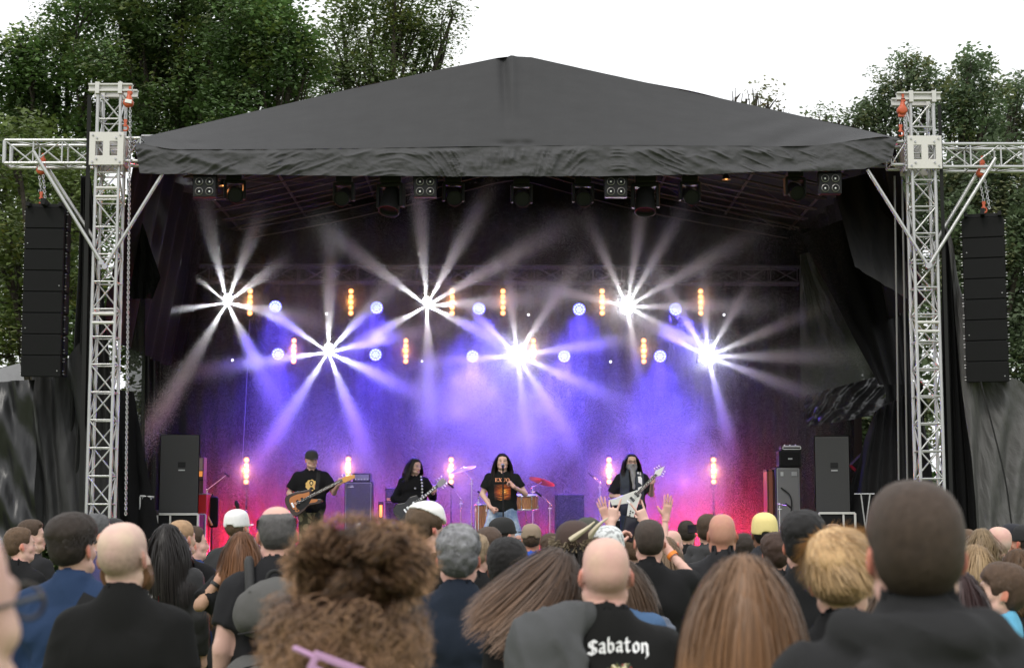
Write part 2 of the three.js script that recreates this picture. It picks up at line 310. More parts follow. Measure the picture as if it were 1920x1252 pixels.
// right side
drape('side_curtain', 'pale see-through gauze triangle right of the back cloth', [[1500, 478], [1524, 470]], [[1502, 745], [1660, 702]], -6.2, -5.2, { folds: 2, amp: .02, mat: cloth(.06, .064, .056, { transparent: true, opacity: .9 }) });
drape('side_curtain', 'black curtain filling the gap right of the shiny tarp', [[1640, 660], [1725, 650]], [[1652, 800], [1725, 1030]], -5.3, -4.6, { folds: 3, amp: .05, mat: DARKER });
drape('side_curtain', 'big black curtain sweeping down behind the right tower', [[1500, 440], [1640, 392], [1690, 400]], [[1650, 722], [1690, 720], [1712, 720]], -5.0, -2.5, { folds: 5, amp: .07, mat: DARKER });
drape('side_curtain', 'dark triangular cloth under the roof beside the right tower', [[1560, 340], [1690, 312]], [[1604, 500], [1702, 560]], -3.2, -1.0, { folds: 3, amp: .04, mat: cloth(.03, .03, .03) });
drape('tarpaulin', 'shiny crumpled black tarp catching light, right stage wing', [[1508, 742], [1560, 728], [1654, 704]], [[1512, 800], [1580, 790], [1668, 772]], -4.6, -4.1, { folds: 5, amp: .08, mat: GLOSSTARP, shear: .5, cat: 'tarp', noiseAmp: .05, wide: .6 });
drape('side_curtain', 'black curtain hanging below the shiny tarp, right wing', [[1496, 770], [1602, 786]], [[1496, 1030], [1602, 1030]], -6.6, -6.6, { folds: 4, amp: .06, mat: DARKER });
drape('side_curtain', 'black cloth drawn back diagonally beside the right wing opening', [[1640, 772], [1730, 720]], [[1560, 1020], [1760, 1020]], -3.6, -2.0, { folds: 6, amp: .1, mat: DARKER, shear: -.2 });
drape('side_curtain', 'straight black curtain directly right of the right tower', [[1766, 400], [1786, 450]], [[1764, 1030], [1852, 1030]], -1.1, -.7, { folds: 4, amp: .08, mat: DARKER });
drape('tarpaulin', 'grey tarp with wide sagging folds under the right loudspeakers', [[1772, 405], [1800, 520], [1832, 640], [1870, 700], [1915, 715], [1965, 760]], [[1838, 1030], [1862, 1030], [1885, 1030], [1912, 1030], [1940, 1030], [1970, 1030]], -.55, -.2, { folds: 3.2, amp: .14, mat: GREYTARP, shear: .55, cat: 'tarp', noiseAmp: .05, nu: 120, nv: 60 });
// closed black cloths at the back and along the sides of the roof
{
  const backM = cloth(.007, .007, .007);
  const rear = gridGeo(160, 20, (u, v) => { const [x, y] = lerpPts(ROOF_TOP, u), a = at(x, y, -1.0); return { x: a.x * 1.16, y: mixf(a.y + .02, .05, v), z: -8.9 + .05 * Math.sin(u * 150), u, v }; });
  solo('rear_cloth', rear, backM, 'black cloth closing the back of the stage under the roof', 'backdrop');
  const E = at(247, 262, -1), F = at(1688, 262, -1);
  solo('side_cloth', gridGeo(60, 12, (u, v) => ({ x: E.x + .07 - .5 * v + .05 * Math.sin(u * 60), y: mixf(E.y + .03, 4.7, v), z: mixf(-1.1, -8.85, u), u, v })), backM, 'black cloth wall high along the left side of the stage', 'curtain');
  solo('side_cloth', gridGeo(60, 12, (u, v) => ({ x: F.x - .07 + .4 * v + .05 * Math.sin(u * 60), y: mixf(F.y + .03, 5.2, v), z: mixf(-1.1, -8.85, u), u, v })), backM, 'black cloth wall high along the right side of the stage', 'curtain');
}
// straps and ropes by the towers
function strap(label, a, b, w, m = M.rubber) {
  const d = b.clone().sub(a), g = boxGeo(w, d.length(), .012); g.applyQuaternion(new THREE.Quaternion().setFromUnitVectors(UP, d.clone().normalize())); const c = a.clone().add(b).multiplyScalar(.5);
  const o = solo('tension_strap', g, m, label, 'strap', 'dark straps along the towers'); o.position.copy(c);
}
strap('dark strap down the outer side of left tower', at(167, 178, .03), at(150, 985, .03), .06);
strap('dark strap down the outer side of right tower', at(1762, 196, .03), at(1786, 985, .03), .05);
for (const [x0, x1, n] of [[1678, 1686, 'grey rope hanging left of the right tower, outer one'], [1692, 1702, 'grey rope hanging closest to the right tower']])
  solo('rope', tube([at(x0, 330, -.5), at((x0 + x1) / 2, 600, -.5), at(x1, 900, -.5)], .014, 20, 6), mat(C(.16, .16, .155)), n, 'rope');
solo('rope', tube([at(470, 530, -6.9), at(463, 700, -6.9), at(452, 900, -6.9)].map((p) => p.add(V(5.2 * 0, 0, 0))), .008, 20, 5), mat(C(.1, .1, .1)), 'thin dark line hanging before the back cloth, left', 'rope');
solo('cable', tube([at(1840, 716, .05), at(1862, 800, .12), at(1886, 900, .2), at(1900, 1000, .2)], .012, 20, 6), M.rubber, 'black cable running down the grey right tarp', 'cable');
// ================================================================ hoists and loudspeaker columns
function chainGeo(a, b, pitch = .042, r = .0065) {
  const d = b.clone().sub(a), L = d.length(), n = Math.floor(L / pitch), q = new THREE.Quaternion().setFromUnitVectors(UP, d.normalize()), list = [];
  const base = new THREE.TorusGeometry(.016, r, 5, 8); base.scale(1, 1.6, 1);
  for (let i = 0; i < n; i++) { const g = base.clone(); g.rotateY(i % 2 ? Math.PI / 2 : 0); g.applyQuaternion(q); const p = a.clone().addScaledVector(d, (i + .5) * L / n); g.translate(p.x, p.y, p.z); list.push(g); }
  return merge(list);
}
function hook(x, y, z, s = 1) { return merge([new THREE.TorusGeometry(.045 * s, .014 * s, 8, 16, Math.PI * 1.5).rotateZ(-Math.PI * .75).translate(x, y - .07 * s, z), new THREE.CylinderGeometry(.018 * s, .03 * s, .09 * s, 8).translate(x, y, z), new THREE.BoxGeometry(.05 * s, .05 * s, .035 * s).translate(x, y + .05 * s, z)]); }
function hoist(label, px, py, z, toPy, hookPy, chainPx, white) {
  const t = thing('chain_hoist', label, 'chain hoist', 'orange chain hoists'), c = at(px, py, z);
  const lathe = new THREE.LatheGeometry([[0, -.065], [.04, -.065], [.066, -.052], [.075, -.026], [.075, .026], [.066, .052], [.04, .065], [0, .065]].map(([r, y]) => new THREE.Vector2(r, y)), 22).rotateX(Math.PI / 2).scale(1, .92, 1).translate(c.x, c.y, c.z);
  part(t, 'drum', lathe, M.orange);
  part(t, 'neck', merge([new THREE.CylinderGeometry(.022, .05, .09, 10).translate(c.x + .01, c.y + .10, c.z), new THREE.BoxGeometry(.06, .05, .05).translate(c.x + .015, c.y + .155, c.z)]), M.orange);
  part(t, 'top_hook', hook(c.x + .018, c.y + .2, c.z, .7), M.orange);
  if (white) part(t, 'badge', rbox(.10, .055, .008, .003).rotateZ(-.2).translate(c.x + .015, c.y + .01, c.z + .076), M.white);
  else part(t, 'chain_guide', rbox(.11, .05, .06, .01).translate(c.x, c.y - .075, c.z), M.orange);
  const h = at(chainPx, hookPy, z);
  part(t, 'load_chain', chainGeo(V(h.x - .02, h.y + .06, z), V(c.x - .03, c.y - .09, z)), M.steel);
  part(t, 'load_hook', hook(h.x - .02, h.y, z, .9), M.orange);
  const e = at(chainPx + (toPy > 600 ? -5 : 3), toPy, z);
  part(t, 'hand_chain', chainGeo(V(e.x + .03, e.y, z + .03), V(c.x + .035, c.y - .08, z + .03), .036), M.steel);
  rebase(t);
}
hoist('orange chain hoist with pale badge at top of left tower', 240, 193, .03, 965, 232, 237, true);
hoist('small orange chain hoist at top of right tower', 1692, 207, .03, 320, 242, 1692, false);
hoist('orange chain hoist under the left wing truss', 77, 319, -.1, 382, 368, 79, true);
hoist('orange chain hoist under the right wing truss', 1841, 324, -.1, 392, 386, 1848, true);

function lineArray(label, px0, px1, pyT, pyB, z, yaw, n = 8) {
  const t = thing('loudspeaker_column', label, 'line array', 'hanging loudspeaker columns'), a = at(px0, pyT, z), b = at(px1, pyB, z);
  const w = at(px1, pyT, z).x - a.x, H = a.y - b.y, h = H / n, x = (a.x + b.x) / 2 - 0, dep = .5;
  t.position.set(x, b.y, z - .22); t.rotation.y = yaw;
  const sideM = M.blackMatt, s = new THREE.Shape();
  s.moveTo(-dep / 2, -h / 2 + .012); s.lineTo(dep / 2, -h / 2 + .003); s.lineTo(dep / 2, h / 2 - .003); s.lineTo(-dep / 2, h / 2 - .012); s.closePath();
  const cab = new THREE.ExtrudeGeometry(s, { depth: w - .05, bevelEnabled: true, bevelSize: .004, bevelThickness: .004, bevelSegments: 1 }).rotateY(-Math.PI / 2).translate(w / 2 - .025, 0, 0);
  const gr = rbox(w - .02, h - .012, .03, .008), pl = merge([boxGeo(.014, h * .9, .30, -w / 2 + .004, 0, -.03), boxGeo(.014, h * .9, .30, w / 2 - .004, 0, -.03)]);
  const pin = new THREE.CylinderGeometry(.007, .007, .024, 8).rotateZ(Math.PI / 2), knob = new THREE.SphereGeometry(.011, 8, 6);
  for (let i = 0; i < n; i++) {
    const y = H - (i + .5) * h, drift = -.012 * (i * i) / n * .5, c = part(t, 'cabinet', cab, sideM);
    c.position.set(0, y, drift); c.rotation.x = .01 * i;
    const q = part(c, 'front_grille', gr, M.grille); q.position.z = dep / 2 + .01;
    part(c, 'rigging_plate', pl, M.black);
    for (const sx of [-1, 1]) for (const dy of [-.36, -.22, .22, .36]) { const p = part(c, 'locking_pin', pin, M.steel); p.position.set(sx * (w / 2 + .012), dy * h, .16); }
    if (i % 2) { const k = part(c, 'badge', knob, M.steel); k.position.set((i % 4 === 1 ? -1 : 1) * w * .40, -.22 * h, dep / 2 + .025); }
  }
  part(t, 'flying_frame', merge([boxGeo(.05, .06, .75, -w / 2 + .06, H + .035, 0), boxGeo(.05, .06, .75, w / 2 - .06, H + .035, 0), boxGeo(w - .1, .05, .08, 0, H + .035, .2), boxGeo(w - .1, .05, .08, 0, H + .035, -.2), boxGeo(.06, .09, .9, 0, H + .06, 0)]), M.black);
}
lineArray('hanging black loudspeaker column on the left, against the trees', 41, 116, 390, 704, -.05, .06);
lineArray('hanging black loudspeaker column on the right, against the trees', 1818, 1895, 408, 714, -.05, -.28);

// ================================================================ lamps
const lamp = (c, k) => new THREE.MeshStandardMaterial({ color: 0x000000, emissive: c, emissiveIntensity: k, roughness: .6 });
const glow = { white: lamp(C(1, 1, 1), 14), blue: lamp(C(.10, .10, 1), 3), blueDot: lamp(C(.36, .46, 1), 3.4), bulb: lamp(C(1, .60, .20), 3.2), cup: lamp(C(1, .26, .04), 2.2), pin: lamp(C(.95, .95, 1), 3), red: lamp(C(1, .05, .06), 1.6), flame: lamp(C(1, .25, .05), 3) };
function spotAt(parent, p, d, col, I, ang, pen = 1, rad = 1.5) {
  const L = new THREE.SpotLight(col, I, 0, ang, pen); L.name = 'lamp_light'; L.position.copy(p); L.target.position.copy(p).add(d); L.castShadow = true; L.shadow.radius = rad; parent.add(L, L.target);
}
function pointAt(parent, p, col, I, rad = 2) { const L = new THREE.PointLight(col, I); L.name = 'lamp_light'; L.position.copy(p); L.castShadow = true; L.shadow.radius = rad; parent.add(L); }
// a moving head: base box, yoke with two arms, swivelling head with front lens; hangs from (0,0,0), head at y = -.42
function movingHead(t, tilt, pan, lensMat, size = 1) {
  const s = size, y = new THREE.Group();
  part(t, 'base', rbox(.26 * s, .10 * s, .24 * s, .02 * s, 0, -.05 * s, 0), M.black);
  part(t, 'clamp', merge([boxGeo(.04 * s, .09 * s, .05 * s, -.09 * s, .045 * s, 0), boxGeo(.04 * s, .09 * s, .05 * s, .09 * s, .045 * s, 0)]), M.black);
  part(t, 'yoke', merge([rbox(.045 * s, .30 * s, .12 * s, .015 * s, -.155 * s, -.25 * s, 0), rbox(.045 * s, .30 * s, .12 * s, .015 * s, .155 * s, -.25 * s, 0), rbox(.34 * s, .05 * s, .14 * s, .015 * s, 0, -.12 * s, 0)]).rotateY(pan), M.black);
  const prof = [[0, -.17], [.07, -.17], [.105, -.14], [.115, -.05], [.125, .10], [.135, .16], [.118, .165], [.112, .12]].map(([r, h]) => new THREE.Vector2(r * s, h * s));
  const head = new THREE.LatheGeometry(prof, 24).rotateX(Math.PI / 2).rotateX(tilt).rotateY(pan).translate(0, -.31 * s, 0);
  part(t, 'head', head, M.black);
  part(t, 'lens', new THREE.CylinderGeometry(.11 * s, .11 * s, .02 * s, 24).rotateX(Math.PI / 2).translate(0, 0, .125 * s).rotateX(tilt).rotateY(pan).translate(0, -.31 * s, 0), lensMat);
}
const dimLens = Object.assign(mat(C(.010, .010, .011), { roughness: .5 }), { specularIntensity: .4 });
[[440, 328, .35, .3, 'moving-head lamp beside the far-left blinder, under the valance'], [645, 332, .5, -.2, 'moving-head lamp left of the long tilted one, under the valance'], [850, 332, .45, .2, 'moving-head lamp just right of the left middle blinder'],
  [978, 335, .4, .1, 'moving-head lamp under the middle of the roof valance'], [1093, 334, .45, .1, 'moving-head lamp just left of the right middle blinder'], [1293, 331, .4, .2, 'moving-head lamp right of the tilted right one, under valance'], [1490, 322, .5, .2, 'moving-head lamp beside the far-right blinder, under the valance']]
  .forEach(([px, py, tilt, pan, l]) => { const t = thing('moving_head_lamp', l, 'stage lamp', 'unlit lamps under the roof front', at(px, py, -.5)); movingHead(t, tilt, pan, dimLens, .92); });
[[733, 330, 1.15, -.35, 'long moving-head lamp tilted down left of blinder, left half'], [1210, 330, 1.25, -.15, 'long moving-head lamp tilted down right of blinder, right half']]
  .forEach(([px, py, tilt, pan, l]) => { const t = thing('moving_head_lamp', l, 'stage lamp', 'unlit lamps under the roof front', at(px, py, -.5)); movingHead(t, tilt, pan, M.blackMatt, 1.2); });
[[383, 330, 'four-cell blinder lamp at far left under the valance'], [797, 330, 'four-cell blinder lamp left of the centre under the valance'], [1155, 330, 'four-cell blinder lamp right of the centre under the valance'], [1557, 324, 'four-cell blinder lamp at far right under the valance']].forEach(([px, py, l]) => {
  const t = thing('blinder_lamp', l, 'stage lamp', 'four-cell blinders', at(px, py, .02));
  part(t, 'case', rbox(.33, .31, .13, .012, 0, -.155, -.06), M.black); part(t, 'bracket', merge([boxGeo(.34, .03, .03, 0, .012, -.06), boxGeo(.012, .2, .05, -.172, -.08, -.06), boxGeo(.012, .2, .05, .172, -.08, -.06)]), M.blackMatt);
  for (const sx of [-1, 1]) for (const sy of [-1, 1]) { const x = sx * .075, y = -.155 + sy * .072;
    part(t, 'reflector', new THREE.LatheGeometry([[.012, -.035], [.035, -.025], [.055, .005], [.058, .012], [.05, .014]].map(([r, h]) => new THREE.Vector2(r, h)), 18).rotateX(Math.PI / 2).translate(x, y, .005), M.lens);
    part(t, 'bulb', new THREE.SphereGeometry(.02, 12, 8).translate(x, y, -.01), M.white); }
});
// two warm work lamps glowing up into the roof
for (const [px, py, l, k] of [[418, 346, 'small warm lamp lighting the roof behind the far-left lamps', 1.6], [1362, 334, 'small warm lamp lighting the roof right of the centre', 1.2]]) {
  const p = at(px, py, -1.2), t = thing('work_lamp', l, 'lamp'); part(t, 'shade', new THREE.CylinderGeometry(.03, .07, .1, 14, 1, true).translate(p.x, p.y + .03, p.z), M.black); part(t, 'bulb', new THREE.SphereGeometry(.025, 12, 8).translate(p.x, p.y, p.z), lamp(C(1, .4, .12), 1)); rebase(t);
  pointAt(scene, p.clone().add(V(0, -.06, .02)), C(1, .38, .12), k * .35);
}
const BZ = -6, dg = Math.PI / 180, hangTop = at(960, 540, BZ).y + .4;
const hanger = (t, p) => bar(t, 'hanger', p, V(p.x, hangTop, p.z - .12), .009, M.blackMatt);
// the six white beam lamps; angles as seen from the crowd
const STARS = [
  [428, 570, 1.0, 1, [142, 98, 63, 28, -17, -60, -112, -173], 'white beam lamp farthest left, upper row, eight rays'],
  [617, 662, 1.25, 1, [147, 85, 42, 9, -27, -67, -117, -167], 'white beam lamp farthest left, lower row, eight rays'],
  [801, 575, 1.0, 1, [145, 92, 57, 25, -3, -32, -87, -145], 'white beam lamp in the middle of the upper row, eight rays'],
  [970, 668, .62, 2.4, [140, 97, 55, 4, -28, -62, -85, -171], 'dazzling white lamp just left of the lower centre bulbs'],
  [1175, 577, .45, 2.4, [172, 118, 84, 60, 28, -6, -35, -86], 'dazzling white lamp at right end of the upper row'],
  [1325, 670, .42, 3.2, [158, 128, 96, 60, 20, -4, -27, -82], 'dazzling white lamp at right end of the lower row'],
];
const beamRays = [], glowBalls = [];
for (const [px, py, kb, kg, angs, l] of STARS) {
  const p = at(px, py, BZ), t = thing('beam_lamp', l, 'stage lamp', 'white beam lamps over the band', V(p.x, p.y + .31, p.z)); movingHead(t, 0, 0, kg > 1 ? glow.white : glow.white, kg > 1 ? 1.05 : .72);
  hanger(t, V(0, .05, 0)); t.children[t.children.length - 1].position.sub(V(0, 0, 0));
  { const hb = t.children[t.children.length - 1]; t.remove(hb); const g2 = bar(t, 'hanger', V(0, .05, 0), V(0, hangTop - p.y - .31, -.12), .009, M.blackMatt); }
  const lp = p.clone().add(V(0, 0, .16));
  for (const a of angs) { const th = a * dg + rr(-.03, .03), side = px < 500 && Math.abs(a) > 125; spotAt(scene, lp, V(Math.cos(th) * .78, Math.sin(th) * .78, side ? .1 : .62), C(.93, .98, 1), BEAM * kb * rr(.6, 1.25), .15, 1, 1); beamRays.push([lp.clone(), V(Math.cos(th) * .78, Math.sin(th) * .78, side ? .1 : .62).normalize(), (side ? .33 : kg > 1 ? rr(.55, .9) : rr(.8, 1.1)) * (Math.sin(th) > .45 ? (px < 500 ? .6 : .82) : 1)]); }
  pointAt(scene, lp.clone().add(V(0, 0, .05)), C(.92, .95, 1), kg > 1 ? 2.4 * kg : .35, 2); glowBalls.push([lp.clone().add(V(0, 0, .05)), kg > 1 ? .75 : .26]);
  if (kg > 1) spotAt(scene, lp, V(-.2, -.1, 1), C(.92, .95, 1), 10 * kg, .6, 1, 2);
}
// blue wash lamps
const PARS = [[516, 575, 0], [706, 577, 0], [898, 579, 0], [1086, 580, 0], [1267, 580, 0], [521, 664, 1], [704, 665, 1], [886, 668, 1], [1058, 668, 1], [1238, 668, 1]];
const ORD = ['first', 'second', 'third', 'fourth', 'fifth', 'sixth'];
PARS.forEach(([px, py, row], i) => {
  const p = at(px, py, BZ), t = thing('wash_lamp', `${ORD[i % 5]} blue round wash lamp from the left, ${row ? 'lower' : 'upper'} row`, 'stage lamp', 'blue wash lamps over the band', p.clone());
  part(t, 'can', new THREE.LatheGeometry([[0, -.2], [.08, -.2], [.11, -.12], [.125, 0], [.125, .03], [.115, .03], [.113, 0]].map(([r, h]) => new THREE.Vector2(r, h)), 24).rotateX(Math.PI / 2), M.black);
  part(t, 'bracket', merge([boxGeo(.012, .2, .04, -.135, .08, -.03), boxGeo(.012, .2, .04, .135, .08, -.03), boxGeo(.28, .012, .04, 0, .18, -.03)]), M.black);
  part(t, 'lens', new THREE.CylinderGeometry(.112, .112, .01, 28).rotateX(Math.PI / 2).translate(0, 0, .01), glow.blue);
  const dots = []; for (const [n, r] of [[1, 0], [6, .042], [12, .088]]) for (let k = 0; k < n; k++) { const a = k / n * 6.283; dots.push(new THREE.SphereGeometry(.0165, 8, 6).scale(1, 1, .5).translate(Math.cos(a) * r, Math.sin(a) * r, .016)); }
  part(t, 'led_cluster', merge(dots), glow.blueDot);
  bar(t, 'hanger', V(0, .19, -.03), V(0, hangTop - p.y, -.15), .009, M.blackMatt);
  const lp = p.clone().add(V(0, 0, .1));
  spotAt(scene, lp, V(rr(-.15, .15), -1, .62), C(.085, .055, 1), BLUE, .72, 1, 5);
  if (i % 2) spotAt(scene, p.clone().add(V(0, -.14, -.12)), V(rr(-.2, .2), -.8, -.75), C(.09, .05, 1), BLUE * .7, .95, 1, 5);
});
// strips of five warm bulbs
function strip(px, py0, py1, z, label, group, stand) {
  const a = at(px, py0, z), b = at(px, py1, z), n = 5, t = thing('bulb_strip_lamp', label, 'stage lamp', group, V(a.x, b.y, z)), H = a.y - b.y;
  part(t, 'rail', rbox(.10, H + .1, .05, .01, 0, H / 2, -.05), M.black);
  for (let i = 0; i < n; i++) {
    const y = H * (i + .5) / n;
    const c = part(t, 'reflector', new THREE.LatheGeometry([[.012, -.03], [.032, -.015], [.047, .012], [.05, .016], [.044, .017]].map(([r, h]) => new THREE.Vector2(r, h)), 16).rotateX(Math.PI / 2).translate(0, y, 0), glow.cup);
    part(c, 'bulb', new THREE.SphereGeometry(.034, 14, 10).translate(0, y, .004), glow.bulb);
  }
  if (stand) { bar(t, 'pole', V(0, 0, -.06), V(0, DECK + .03 - b.y, -.06), .016, M.black);
    for (const k of [0, 1, 2]) { const an = k * 2.094 + .5; bar(t, 'foot', V(0, DECK + .2 - b.y, -.06), V(Math.cos(an) * .3, DECK + .01 - b.y, -.06 + Math.sin(an) * .3), .01, M.black); }
    const dots = part(t, 'unlit_bulb_row', merge([0, 1, 2, 3].map((k) => new THREE.SphereGeometry(.016, 8, 6).translate(0, -.12 - k * .11, -.03))), M.lens);
  } else bar(t, 'hanger', V(0, H, -.06), V(0, hangTop - b.y, -.15), .008, M.blackMatt);
  pointAt(scene, V(a.x, (a.y + b.y) / 2, z + .1), C(1, .32, .05), stand ? WARM * 3.2 : WARM * 1.3, 4); glowBalls.push([V(a.x, (a.y + b.y) / 2, z + .1), stand ? .42 : .34, 1.3]);
}
[469, 658, 848, 943, 1129, 1314].forEach((x, i) => strip(x, 541, 592, BZ, `${ORD[i]} upright strip of five warm bulbs from the left, upper row`, 'warm bulb strips, upper row'));
[551, 761, 1000, 1207].forEach((x, i) => strip(x, 634, 682, BZ, `${ORD[i]} upright strip of five warm bulbs from the left, lower row`, 'warm bulb strips, lower row'));
[[462, 'left of the bass player'], [653, 'above the bass amplifier'], [846, 'left of the singer beside the drums'], [1142, 'left of the bearded guitarist'], [1338, 'right of the bearded guitarist']].forEach(([x, w]) => strip(x, 857, x === 653 ? 897 : 908, -5.2, `floor-standing strip of warm bulbs ${w}`, 'warm bulb strips standing on the stage', true));
// pin spots with three thin rays
[[612, 588, 'tiny white pin spot above the far-left lower beam lamp'], [991, 590, 'tiny white pin spot right of the upper centre bulbs'], [1358, 590, 'tiny white pin spot at right end of the upper row'], [435, 675, 'tiny white pin spot low at the left, under the beams'], [791, 677, 'tiny white pin spot right of the second lower bulb strip'], [1145, 678, 'tiny white pin spot between lower right lamps']].forEach(([px, py, l]) => {
  const p = at(px, py, BZ), t = thing('pin_spot_lamp', l, 'stage lamp', 'tiny pin spots over the band', p.clone());
  part(t, 'case', new THREE.CylinderGeometry(.03, .03, .1, 12).rotateX(Math.PI / 2).translate(0, 0, -.05), M.black); part(t, 'bulb', new THREE.SphereGeometry(.022, 12, 8), glow.pin); bar(t, 'hanger', V(0, 0, -.06), V(0, hangTop - p.y, -.15), .006, M.blackMatt);
  spotAt(scene, p.clone().add(V(0, -.03, .03)), V(0, -1, .25), C(.95, .95, 1), BEAM * .10, .14, .6, .5);
});
// red floor lamps behind the band
[[420, -6.6, 1], [505, -6.4, 1.1], [690, -6.4, .8], [830, -6.6, .45], [1010, -6.8, .4], [1230, -6.4, .8], [1330, -6.2, 1.2], [1420, -6.5, .9]].forEach(([px, z, k], i) => {
  const x = at(px, 1000, z).x, t = thing('floor_lamp', `red uplight on the stage floor, number ${ORD[i] ?? ['seventh', 'eighth'][i - 6]} from the left`, 'stage lamp', 'red uplights on the stage floor', V(x, DECK, z));
  part(t, 'case', rbox(.26, .16, .16, .02, 0, .08, 0), M.black); part(t, 'lens', new THREE.CylinderGeometry(.07, .07, .01, 20).translate(0, .165, 0), glow.red);
  spotAt(scene, V(x, DECK + .22, z), V(rr(-.15, .15), .25, 1), C(1, .02, .08), RED * k * .18, .85, 1, 4);
  spotAt(scene, V(x, DECK + .22, z + .1), V(rr(-.2, .2), .3, -1), C(1, .015, .05), RED * k, .95, 1, 4);
});
// the glowing bit of strip seen between amplifiers and two lit lamps among the crowd heads
for (const [px, py, z, h, l, m] of [[714, 958, -4.6, .12, 'short glowing orange light strip low beside the blue amplifier', 'flame'], [1298, 1006, -5, .1, 'glowing orange floor lamp seen between heads, right of the guitarist', 'flame']]) {
  const p = at(px, py, z), t = thing('strip_lamp', l, 'stage lamp'); part(t, 'case', rbox(.09, h * 2 + .08, .05, .01), M.black); part(t, 'tube', rbox(.045, h * 1.7, .02, .008, 0, 0, .03), glow[m]); t.position.copy(p);
  bar(t, 'stand', V(0, -h, 0), V(0, DECK - p.y, 0), .012, M.black); pointAt(scene, p.clone().add(V(0, 0, .12)), C(1, .2, .05), .5, 3);
}
// ---------------------------------------------------------------- stage haze: fine lit droplets, dense around the lamps
const hazeCell = (N, r, s) => { reseed(s); const pos = new Float32Array(N * 9), nor = new Float32Array(N * 9), v = V(); for (let i = 0; i < N; i++) { const c = [rnd(), rnd(), rnd()], P = []; for (let k = 0; k < 3; k++) { v.set(rnd() - .5, rnd() - .5, rnd() - .5).normalize().multiplyScalar(r); P.push(v.clone()); for (let j = 0; j < 3; j++) pos[i * 9 + k * 3 + j] = c[j] - .5 + v.getComponent(j); } const n = P[1].sub(P[0]).cross(P[2].sub(P[0])).normalize(); for (let k = 0; k < 3; k++) n.toArray(nor, i * 9 + k * 3); }
    const g = new THREE.BufferGeometry(); g.setAttribute('position', new THREE.BufferAttribute(pos, 3)); g.setAttribute('normal', new THREE.BufferAttribute(nor, 3)); return g; };
const hazeMat = new THREE.MeshPhysicalMaterial({ color: C(.95, .95, .95), roughness: 1, transmission: .5, thickness: 0, transparent: true, opacity: .28, specularIntensity: 0 });
function smoke(name, label, geo, cells) {
    const im = new THREE.InstancedMesh(geo, hazeMat, cells.length), m = new THREE.Matrix4(), e = new THREE.Euler(), q = () => Math.floor(rnd() * 4) * Math.PI / 2;
    cells.forEach((c, i) => { m.makeRotationFromEuler(e.set(q(), q(), q())); m.setPosition(...c); im.setMatrixAt(i, m); });
    im.name = numbered(name); tag(im, label, 'smoke', null, 'stuff'); scene.add(im);
  }
{
  const dense = [], thin = [];
  for (let x = -4.9; x < 5.4; x++) for (let y = 1.7; y < 7.2; y++) for (let z = -6.9; z < -2.2; z++) {
    const edge = Math.abs(x + .25) > 4.3, n = noise(x * .35, y * .35, z * .35);
    if (z < -3.6 && y < 6.0 && !edge) dense.push([x, y, z]); else if ((z < -3.6 && Math.abs(x + .25) < 5) || (n > .1 && z < -3.2)) thin.push([x, y, z]);
  }
  smoke('stage_smoke', 'bright stage haze around the lamps above the band', hazeCell(HAZE, .0026, 5), dense);
  smoke('stage_smoke', 'thin stage haze around the band and under the roof', hazeCell(HAZE * .35, .0026, 9), thin);
}

